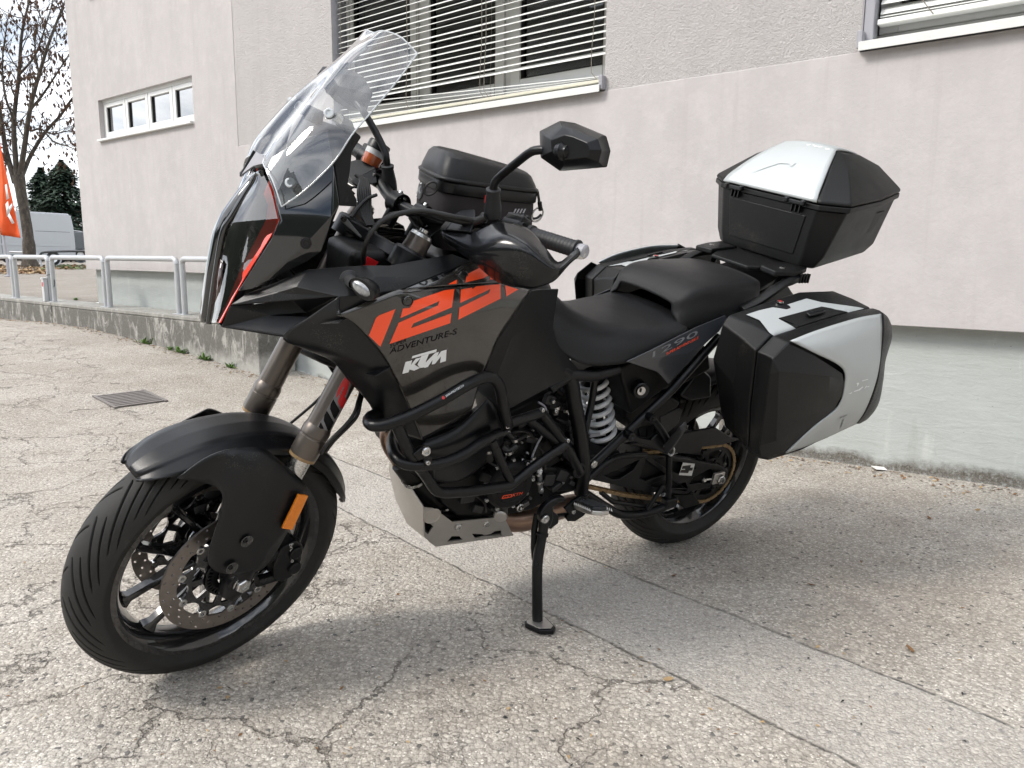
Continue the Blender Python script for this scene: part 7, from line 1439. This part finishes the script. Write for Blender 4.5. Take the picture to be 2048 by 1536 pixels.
for pg in ([(105, 1030), (190, 820), (230, 785), (425, 712), (370, 860), (245, 1165)],
           [(485, 820), (515, 705), (600, 695), (645, 612), (1015, 487), (1135, 472), (1105, 690), (640, 885), (615, 940), (1100, 760), (1085, 880), (355, 1130), (465, 875), (935, 668), (955, 615)],
           [(1203, 640), (1215, 478), (1345, 455), (1355, 470), (1395, 440), (1690, 412), (1692, 585), (1182, 840), (1195, 695), (1550, 520), (1568, 472)], [(1745, 425), (1905, 475), (1760, 560)]):
    decal('orange_numeral', tb, 'R', pg, 'orange', tk, .0008)
for pg in ([(1060, 415), (1165, 360), (1160, 408)], [(1275, 345), (1290, 295), (1470, 200), (1510, 210), (1578, 288), (1480, 345), (1265, 396)], [(1572, 302), (1650, 355), (1560, 362)]): decal('orange_numeral', ub, 'R', pg, 'orange', ut, .0014)
for pg in ([(508, 1488), (547, 1346), (627, 1326), (583, 1470)], [(604, 1392), (668, 1308), (735, 1290), (655, 1378)], [(604, 1392), (655, 1378), (722, 1418), (650, 1450), (592, 1436)], [(622, 1304), (630, 1275), (922, 1192), (916, 1226), (828, 1250), (735, 1274)], [(737, 1276), (828, 1251), (790, 1340), (815, 1404), (722, 1418), (690, 1380)],
           [(772, 1418), (800, 1340), (905, 1235), (950, 1224), (925, 1285), (975, 1217), (1040, 1198), (1032, 1335), (962, 1356), (972, 1280), (900, 1368), (862, 1376), (872, 1322), (815, 1405)]): decal('white_logo', tb, 'R', pg, 'white_print', tk, .0010)
text_decal('SUPER', tb, 'R', (358, 1178), (560, 1105), (8, -45), 'dark_print', tk); text_decal('ADVENTURE-S', tb, 'R', (356, 1252), (1160, 1012), (14, -72), 'dark_print', tk)
tpb = bvh_of(tp); decal('tail_graphic', tpb, 'V', [(730, 770), (780, 700), (1780, 205), (1760, 350), (820, 850), (740, 850)], 'tail_print', tp, .0006) if False else None
text_decal('1290', tpb, 'V', (735, 850), (1760, 345), (10, -128), 'grey_print', tp); text_decal('SUPER ADVENTURE-S', tpb, 'V', (1048, 800), (1772, 428), (6, -58), 'orange', tp)
cbb = bvh_of(cb_); text_decal('SW-MOTECH', cbb, 'X', (652, 1120), (1375, 672), (-18, -78), 'white_print', cb_); decal('red_badge', cbb, 'X', [(545 + 62 * math.cos(k * .5236), 1140 + 68 * math.sin(k * .5236)) for k in range(12)], 'red', cb_, .0008)
ccb = bvh_of(cc_); text_decal('KTM', ccb, 'Y', (1090, 910), (1430, 840), (40, -105), 'orange', cc_)
for pg in ([(730, 985), (790, 865), (815, 870), (765, 980)], [(790, 865), (1095, 815), (1085, 840), (800, 890)], [(1095, 815), (1060, 930), (1035, 930), (1070, 835)], [(730, 985), (1060, 925), (1055, 905), (745, 962)], [(830, 915), (880, 905), (870, 925), (820, 930)], [(930, 900), (980, 890), (970, 910), (915, 915)]): decal('orange_mark', ccb, 'Y', pg, 'orange', cc_, .0008)
cals = [o for o in bpy.data.objects if o.name.startswith('brake_caliper')]; clb = bvh_of(cals[0]); text_decal('brembo', clb, 'Z', (590, 440), (640, 1000), (120, -30), 'label_white', cals[0], lift=.001)
legs = [o for o in bpy.data.objects if o.name.startswith('fork_leg')]; lgb = bvh_of(legs[0]); plain('fork_grey', (0.16, 0.16, 0.165), .4)
decal('fork_decal', lgb, 'S', [(250, 1150), (395, 900), (430, 850), (470, 790), (515, 690), (560, 610), (605, 530), (650, 440), (720, 300), (780, 210), (845, 260), (860, 330), (720, 680), (445, 1215)], 'fork_grey', legs[0], .0005)
for pg in ([(645, 530), (660, 440), (720, 310), (770, 240), (825, 300), (820, 350), (780, 480), (760, 500), (785, 560), (735, 675), (710, 670), (665, 580), (690, 510), (757, 375), (740, 372), (688, 480)],): decal('fork_letter', lgb, 'S', pg, 'red', legs[0], .0010)
for pg in ([(385, 1000), (400, 930), (430, 865), (515, 1050), (465, 1160), (430, 1080)], [(470, 840), (480, 770), (515, 705), (610, 870), (540, 1010), (515, 960)], [(558, 680), (570, 610), (605, 545), (692, 705), (625, 830), (595, 780)]): decal('fork_letter', lgb, 'S', pg, 'dark_print', legs[0], .0010)
# ================================================================ street beyond the corner
def at(x, y, t): return EYE + ray(x, y) * t
def bark_mat():
    m, n, l, b = new_mat('bark'); tc = n.new('ShaderNodeTexCoord'); mp = n.new('ShaderNodeMapping'); mp.inputs['Scale'].default_value = (1, 1, .35); l.new(tc.outputs['Object'], mp.inputs['Vector'])
    f = nodes_noise(n, l, mp.outputs['Vector'], 9, 6, .7); l.new(nramp(n, l, f, [(.35, (.035, .028, .022)), (.6, (.085, .07, .055)), (.72, (.19, .17, .14))]), b.inputs['Base Color']); b.inputs['Roughness'].default_value = .95
    bpn = n.new('ShaderNodeBump'); bpn.inputs['Distance'].default_value = .03; l.new(f, bpn.inputs['Height']); l.new(bpn.outputs['Normal'], b.inputs['Normal'])
bark_mat(); plain('twig', (.075, .055, .042), .95, var=.3, vscale=3); plain('pod', (.085, .045, .026), .9, var=.5, vscale=6)
TT = 30.0
base = tilt_point(62, 535); TT = (base - EYE).dot(FWD)
tree = T('bare_tree', 'leafless tree with hanging brown seed pods left of the building', 'tree', base)
rt = random.Random(21)
def tpt(x, y, dz=0.0): return at(x, y, TT + dz) - base
bm = bmesh.new(); tube_bm(bm, [tpt(62, 540), tpt(60, 531), tpt(57, 480), tpt(50, 430), tpt(42, 385), tpt(37, 352)], [.34, .25, .21, .20, .21, .24], 14, 16); link('trunk', bm_mesh(bm, 60), 'bark', tree)
limbs = [([(30, 365), (12, 300), (2, 235), (-10, 160), (-25, 60)], .17), ([(34, 352), (30, 300), (28, 240), (38, 150), (45, 60), (70, -40)], .16), ([(40, 350), (48, 300), (60, 220), (78, 150), (100, 80), (135, -10)], .16), ([(44, 352), (62, 310), (90, 265), (120, 232), (150, 190), (190, 150)], .13), ([(36, 352), (18, 330), (-10, 290), (-60, 240)], .13), ([(60, 220), (85, 190), (118, 140), (150, 90)], .08), ([(62, 262), (80, 258), (105, 268), (140, 262), (170, 270)], .06), ([(28, 240), (10, 190), (5, 120), (15, 40)], .08), ([(38, 150), (70, 110), (95, 40), (110, -20)], .07), ([(78, 150), (70, 90), (80, 20)], .06), ([(90, 265), (110, 285), (135, 292), (160, 305)], .05)]
bl = bmesh.new(); bt = bmesh.new(); bpd = bmesh.new()
def grow(p, d, ln, r, depth):
    n_ = 4; pts = [p]
    for k in range(n_): d = (d + Vector((rt.gauss(0, .22), rt.gauss(0, .22), rt.gauss(.03, .2)))).normalized(); pts.append(pts[-1] + d * (ln / n_))
    tube_bm(bt, pts, [r, r * .85, r * .7, r * .55, r * .35], 5 if depth > 1 else 3, None, False)
    if depth > 0:
        for k in range(rt.choice((1, 2, 3))): q = pts[rt.randrange(1, n_ + 1)]; grow(q, (d + Vector((rt.gauss(0, .8), rt.gauss(0, .8), rt.gauss(.1, .6)))).normalized(), ln * rt.uniform(.5, .8), r * .5, depth - 1)
    else:
        for k in range(rt.choice((0, 1, 2))):
            q = pts[rt.randrange(1, n_ + 1)]; L_ = rt.uniform(.10, .30); w = rt.uniform(.03, .065); q2 = q - ZA * L_ + Vector((rt.gauss(0, .04), rt.gauss(0, .04), 0)); m0 = q.lerp(q2, .35); a = rt.uniform(0, 3.14); u = Vector((math.cos(a), math.sin(a), 0)) * w; v_ = Vector((-math.sin(a), math.cos(a), 0)) * w
            vv = [bpd.verts.new(z) for z in (q, m0 + u, m0 + v_, m0 - u, m0 - v_, q2)]
            for i, j in ((1, 2), (2, 3), (3, 4), (4, 1)): bpd.faces.new((vv[0], vv[i], vv[j])); bpd.faces.new((vv[5], vv[j], vv[i]))
for pts, r in limbs:
    dz = 0; P_ = []
    for x, y in pts: P_.append(tpt(x, y, dz)); dz += rt.gauss(0, .35)
    tube_bm(bl, P_, [r * .72 * (1 - .7 * k / 23) for k in range(24)], 8, 24)
    Q = cat(P_, 16)
    for k in range(3, 16):
        for _ in range(2): d = (Q[k] - Q[k - 1]).normalized(); grow(Q[k], (d * .6 + Vector((rt.gauss(0, .7), rt.gauss(0, .7), rt.gauss(.15, .5)))).normalized(), rt.uniform(.7, 1.6), r * .17, 2)
link('limbs', bm_mesh(bl, 60), 'bark', tree); cr_ = link('crown', bm_mesh(bt, 60), 'twig', tree); o = link('seed_pods', bm_mesh(bpd, 0), 'pod', tree); o['kind'] = 'stuff'
# conifers and bare hedge beyond the parked cars
plain('needle', (.022, .045, .026), .8, var=.4, vscale=4); plain('brush', (.11, .075, .055), .95, var=.4, vscale=3)
def conifer(x, ytop, ybot, t, w, seed, label):
    rn = random.Random(seed); b0 = at(x, ybot, t); H = (at(x, ytop, t) - b0).length; tr = T('conifer', label, 'tree', b0, None, 'dark conifers beyond the cars')
    bm = bmesh.new(); tube_bm(bm, [Vector(), Vector((0, 0, H))], [.22, .03], 8); link('trunk', bm_mesh(bm), 'bark', tr); bm = bmesh.new()
    a0 = rn.uniform(0, 6)
    for k in range(6500):
        h = rn.random() ** .8; rr = w * (1 - h ** 2.2) ** .8 * rn.uniform(.2, 1.05) * (0.85 + .2 * math.sin(h * 23 + a0)); a = rn.uniform(0, 6.283); c = Vector((rr * math.cos(a), rr * math.sin(a), H * (.06 + .94 * h) - rr * .25)); d = Vector((math.cos(a), math.sin(a), rn.uniform(-.7, .1))).normalized(); s2 = Vector((-math.sin(a), math.cos(a), rn.uniform(-.3, .3))) * rn.uniform(.08, .20); ln = rn.uniform(.25, .55)
        v_ = [bm.verts.new(q) for q in (c - d * ln * .4 - s2, c - d * ln * .4 + s2, c + d * ln * .6)]; bm.faces.new(v_)
    link('crown', bm_mesh(bm, 0), 'needle', tr)
conifer(98, 342, 520, 62, 2.6, 1, 'dark green conifer behind the van, left of the pair'); conifer(140, 328, 520, 60, 3.0, 2, 'dark green conifer rising over the dark car roof, right of the pair')
def hedge(x0, x1, y0, y1, t, seed, n_, name, label, mat):
    rn = random.Random(seed); bm = bmesh.new()
    for k in range(n_):
        x = rn.uniform(x0, x1); f = rn.random(); y = y1 + (y0 - y1) * f * (.6 + .4 * math.sin(x * .11) * math.sin(x * .31 + 1)); c = at(x, y, t + rn.uniform(-2, 2)); d = Vector((rn.gauss(0, .5), rn.gauss(0, .5), rn.uniform(.1, 1))).normalized() * rn.uniform(.2, .7); s2 = d.orthogonal().normalized() * rn.uniform(.02, .06)
        bm.faces.new([bm.verts.new(q) for q in (c - d - s2, c - d + s2, c + d)])
    o = link(name, bm_mesh(bm, 0), mat); tag(o, label, 'hedge'); return o
hedge(-60, 190, 385, 520, 70, 3, 5200, 'bare_hedge', 'brown leafless hedge behind the parked van and car', 'brush')
# parked van and car: side profiles with glazing, wheels and trim
plain('van_paint', (.40, .42, .44), .30, metal=.2, coat=.6, var=.03, vscale=3); plain('car_paint', (.035, .045, .055), .22, metal=.4, coat=.8); plain('car_glass', (.02, .03, .035), .06, coat=.5); plain('trim_grey', (.09, .10, .11), .5); plain('alloy', (.55, .56, .57), .3, metal=.7)
vd = ray(60, 500); vd.z = 0; vd.normalize(); perp = Vector((-vd.y, vd.x, 0)); fdir = (perp * .86 - vd * .51).normalized()
def vehicle(name, label, cat_, px_, t, dz, prof, half_w, glass, wheels, wr, paint, extra=None):
    o_ = at(px_[0], px_[1], t); R3 = Matrix((fdir, ZA.cross(fdir), ZA)).transposed(); tv = T(name, label, cat_, o_, R3, 'vehicles parked across the street')
    # local axes: x to the front, y to the vehicle's left, z up
    bm = bmesh.new(); sec = [(-1, .10), (-1, 0), (1, 0), (1, .10)]; rings = []
    for yy, sc in ((-half_w, .955), (-half_w * .96, 1.0), (half_w * .96, 1.0), (half_w, .955)):
        rings.append([bm.verts.new((x * (1 if abs(yy) < half_w else .997), yy, z if z < 1.0 else 1.0 + (z - 1.0) * sc)) for x, z in prof])
    k = len(prof)
    for a, b_ in zip(rings, rings[1:]):
        for i in range(k): bm.faces.new((a[i], a[(i + 1) % k], b_[(i + 1) % k], b_[i]))
    bm.faces.new(rings[0][::-1]); bm.faces.new(rings[-1]); bmesh.ops.recalc_face_normals(bm, faces=bm.faces); o = link('body', bm_mesh(bm, 0), paint, tv); bevel(o, .04, 3, 20)
    for sgy in (1, -1):
        for gp in glass: prism('side_window', [Vector((x, sgy * (half_w + .001) * (1.0 if z < 1.05 else .99), z)) for x, z in gp], Vector((0, sgy * .006, 0)), 'car_glass', tv, 0)
        for wx in wheels:
            w = lathe('wheel', [(-.10, wr * .62), (-.10, wr), (.10, wr), (.115, wr * .92), (.115, wr * .62)], Vector((wx, sgy * (half_w - .10), wr)), Vector((0, sgy, 0)), 'rubber', tv, 28); lathe('rim', [(.09, wr * .63), (.112, wr * .60), (.10, wr * .45), (.11, wr * .15), (.11, 0)], Vector((wx, sgy * (half_w - .10), wr)), Vector((0, sgy, 0)), 'alloy', w, 10)
            lathe('wheel_arch', [(0, wr * 1.22), (.025, wr * 1.22), (.03, wr * 1.14), (.02, wr * 1.02), (0, wr * 1.02)], Vector((wx, sgy * half_w * .985, wr * 1.02)), Vector((0, sgy, 0)), 'trim_grey' if paint != 'van_paint' else paint, tv, 28)
        if extra: extra(tv, sgy, half_w)
    return tv
vprof = [(-1.15, .38), (-1.18, 1.0), (-1.16, 1.9), (-1.08, 2.40), (-.95, 2.52), (2.55, 2.52), (2.85, 2.40), (3.75, 1.50), (4.45, 1.22), (4.62, .95), (4.62, .38)]
def vx(tv, s_y, hw):
    box('side_rail', Vector((.8, s_y * (hw + .006), .95)), 3.4, .02, .09, 'van_paint', tv, .008); box('sliding_door_seam', Vector((1.0, s_y * (hw + .001), 1.45)), .02, .006, 1.6, 'trim_grey', tv, 0); box('sliding_door_seam', Vector((2.35, s_y * (hw + .001), 1.35)), .02, .006, 1.6, 'trim_grey', tv, 0); box('door_handle', Vector((2.52, s_y * (hw + .02), 1.18)), .06, .04, .16, 'gasket', tv, .01); box('sill_strip', Vector((1.7, s_y * (hw + .01), .45)), 3.0, .03, .10, 'trim_grey', tv, .01); box('panel_crease', Vector((-.1, s_y * (hw + .002), 1.62)), 1.7, .006, .02, 'trim_grey', tv, 0)
vehicle('van', 'pale grey high-roof delivery van parked behind the bare tree', 'van', (84, 531), 38, 0, vprof, .98, [[(2.55, 1.35), (2.6, 1.95), (3.1, 1.92), (3.55, 1.45), (3.5, 1.33)]], (0, 3.3), .34, 'van_paint', vx)
cprof = [(-.95, .35), (-1.0, .85), (-.92, 1.05), (-.55, 1.50), (-.35, 1.56), (1.6, 1.54), (2.35, 1.08), (3.3, .92), (3.5, .70), (3.5, .32)]
def cx(tv, s_y, hw): tube('roof_rail', [Vector((-.3, s_y * hw * .82, 1.58)), Vector((.2, s_y * hw * .82, 1.62)), Vector((1.3, s_y * hw * .82, 1.61))], .025, 'alloy', tv, 8); box('door_seam', Vector((.75, s_y * (hw + .001), .8)), .015, .006, .8, 'gasket', tv, 0)
vehicle('parked_car', 'dark blue-grey estate car parked beside the building corner', 'car', (141, 524), 41, 0, cprof, .90, [[(-.62, 1.08), (-.42, 1.42), (.55, 1.46), (.55, 1.08)], [(.65, 1.08), (.65, 1.46), (1.45, 1.44), (1.95, 1.10)]], (0, 2.65), .33, 'car_paint', cx)
# orange banner on a leaning pole
plain('banner_orange', (.80, .11, .02), .75, var=.08, vscale=6); plain('banner_white', (.80, .80, .78), .75)
fb = tilt_point(18, 553); tf = (fb - EYE).dot(FWD); fl = T('banner_flag', 'orange beach flag with white lettering on a grey pole at the left edge', 'flag', fb)
def ft(x, y, dz=0.0): return at(x, y, tf + dz) - fb
tube('pole', [ft(18, 553), ft(12, 505), ft(4, 450), ft(-6, 380), ft(-14, 300)], [.035, .03, .025, .022, .02], 'guide_grey', fl, 10, 16); lathe('pole_foot', [(0, .10), (.02, .10), (.03, .05), (.08, .04)], Vector((0, 0, 0)), ZA, 'guide_grey', fl, 16)
rows = []
for k, (xl, xr, y) in enumerate(((-14, 0, 285), (-12, 7, 320), (-8, 16, 360), (-5, 25, 400), (-1, 33, 440), (2, 41, 476))): rows.append([ft(xl + (xr - xl) * q, y - (6 * (1 - q) if k == 5 else 0), .10 * math.sin(q * 5 + k)) for q in (0, .25, .5, .75, 1)])
loft('cloth', rows, 'banner_orange', fl, nu=16, nv=24, out=-FWD, thick=.004)
for pg in ([(11, 408), (16, 402), (19, 426), (14, 434)], [(15, 419), (24, 406), (25, 413), (19, 425)], [(16, 421), (29, 446), (24, 448), (14, 430)], [(10, 370), (13, 368), (18, 396), (13, 400)]): poly('white_letter', [ft(x, y, -.16) for x, y in pg], 'banner_white', fl, out=-FWD, thick=.003, bev=0)
# dark rail in front of the parked cars, leaves under the tree
plain('rail_dark', (.05, .055, .06), .5, metal=.3)
fr0 = tilt_point(84, 534); tr_ = (fr0 - EYE).dot(FWD); rl = T('far_railing', 'dark low tube railing in front of the parked car', 'railing', fr0); fq = lambda x, y, t: at(x, y, t) - fr0
tube('top_rail', [fq(79, 512, tr_), fq(83, 506, tr_), fq(110, 503, tr_ - .4), fq(200, 502, tr_ - 1.5)], .05, 'rail_dark', rl, 8, 24); tube('post', [fq(79, 512, tr_), fq(84, 535, tr_)], .045, 'galvanised', rl, 8); tube('mid_rail', [fq(84, 516, tr_), fq(200, 513, tr_ - 1.5)], .09, 'rail_dark', rl, 8)
r2_ = T('far_railing', 'grey tube railing end next to the tree trunk', 'railing', fr0 + (at(72, 533, tr_) - at(84, 533, tr_))); o2 = r2_.M.translation; tube('top_rail', [at(76, 534, tr_) - o2, at(74, 512, tr_) - o2, at(70, 506, tr_) - o2, at(20, 504, tr_) - o2], .045, 'galvanised', r2_, 8, 24)
def under_tree(rnd):
    p = tilt_point(rnd.uniform(-10, 105), rnd.uniform(531, 549) ); return p
scatter('leaf_litter', 'fallen brown leaves lying under the bare tree', 700, under_tree, .09, ['leaf_dry', 'leaf_tan', 'leaf_dry', 'leaf_tan'], 9)
def verge(rnd): p = tilt_point(rnd.uniform(80, 200), rnd.uniform(531, 540)); return p
plain('verge_green', (.09, .12, .04), .8, var=.4, vscale=10); scatter('verge_grass', 'thin strip of grass and leaves along the street edge', 500, verge, .10, ['verge_green', 'leaf_dry', 'verge_green'], 10, 'grass')
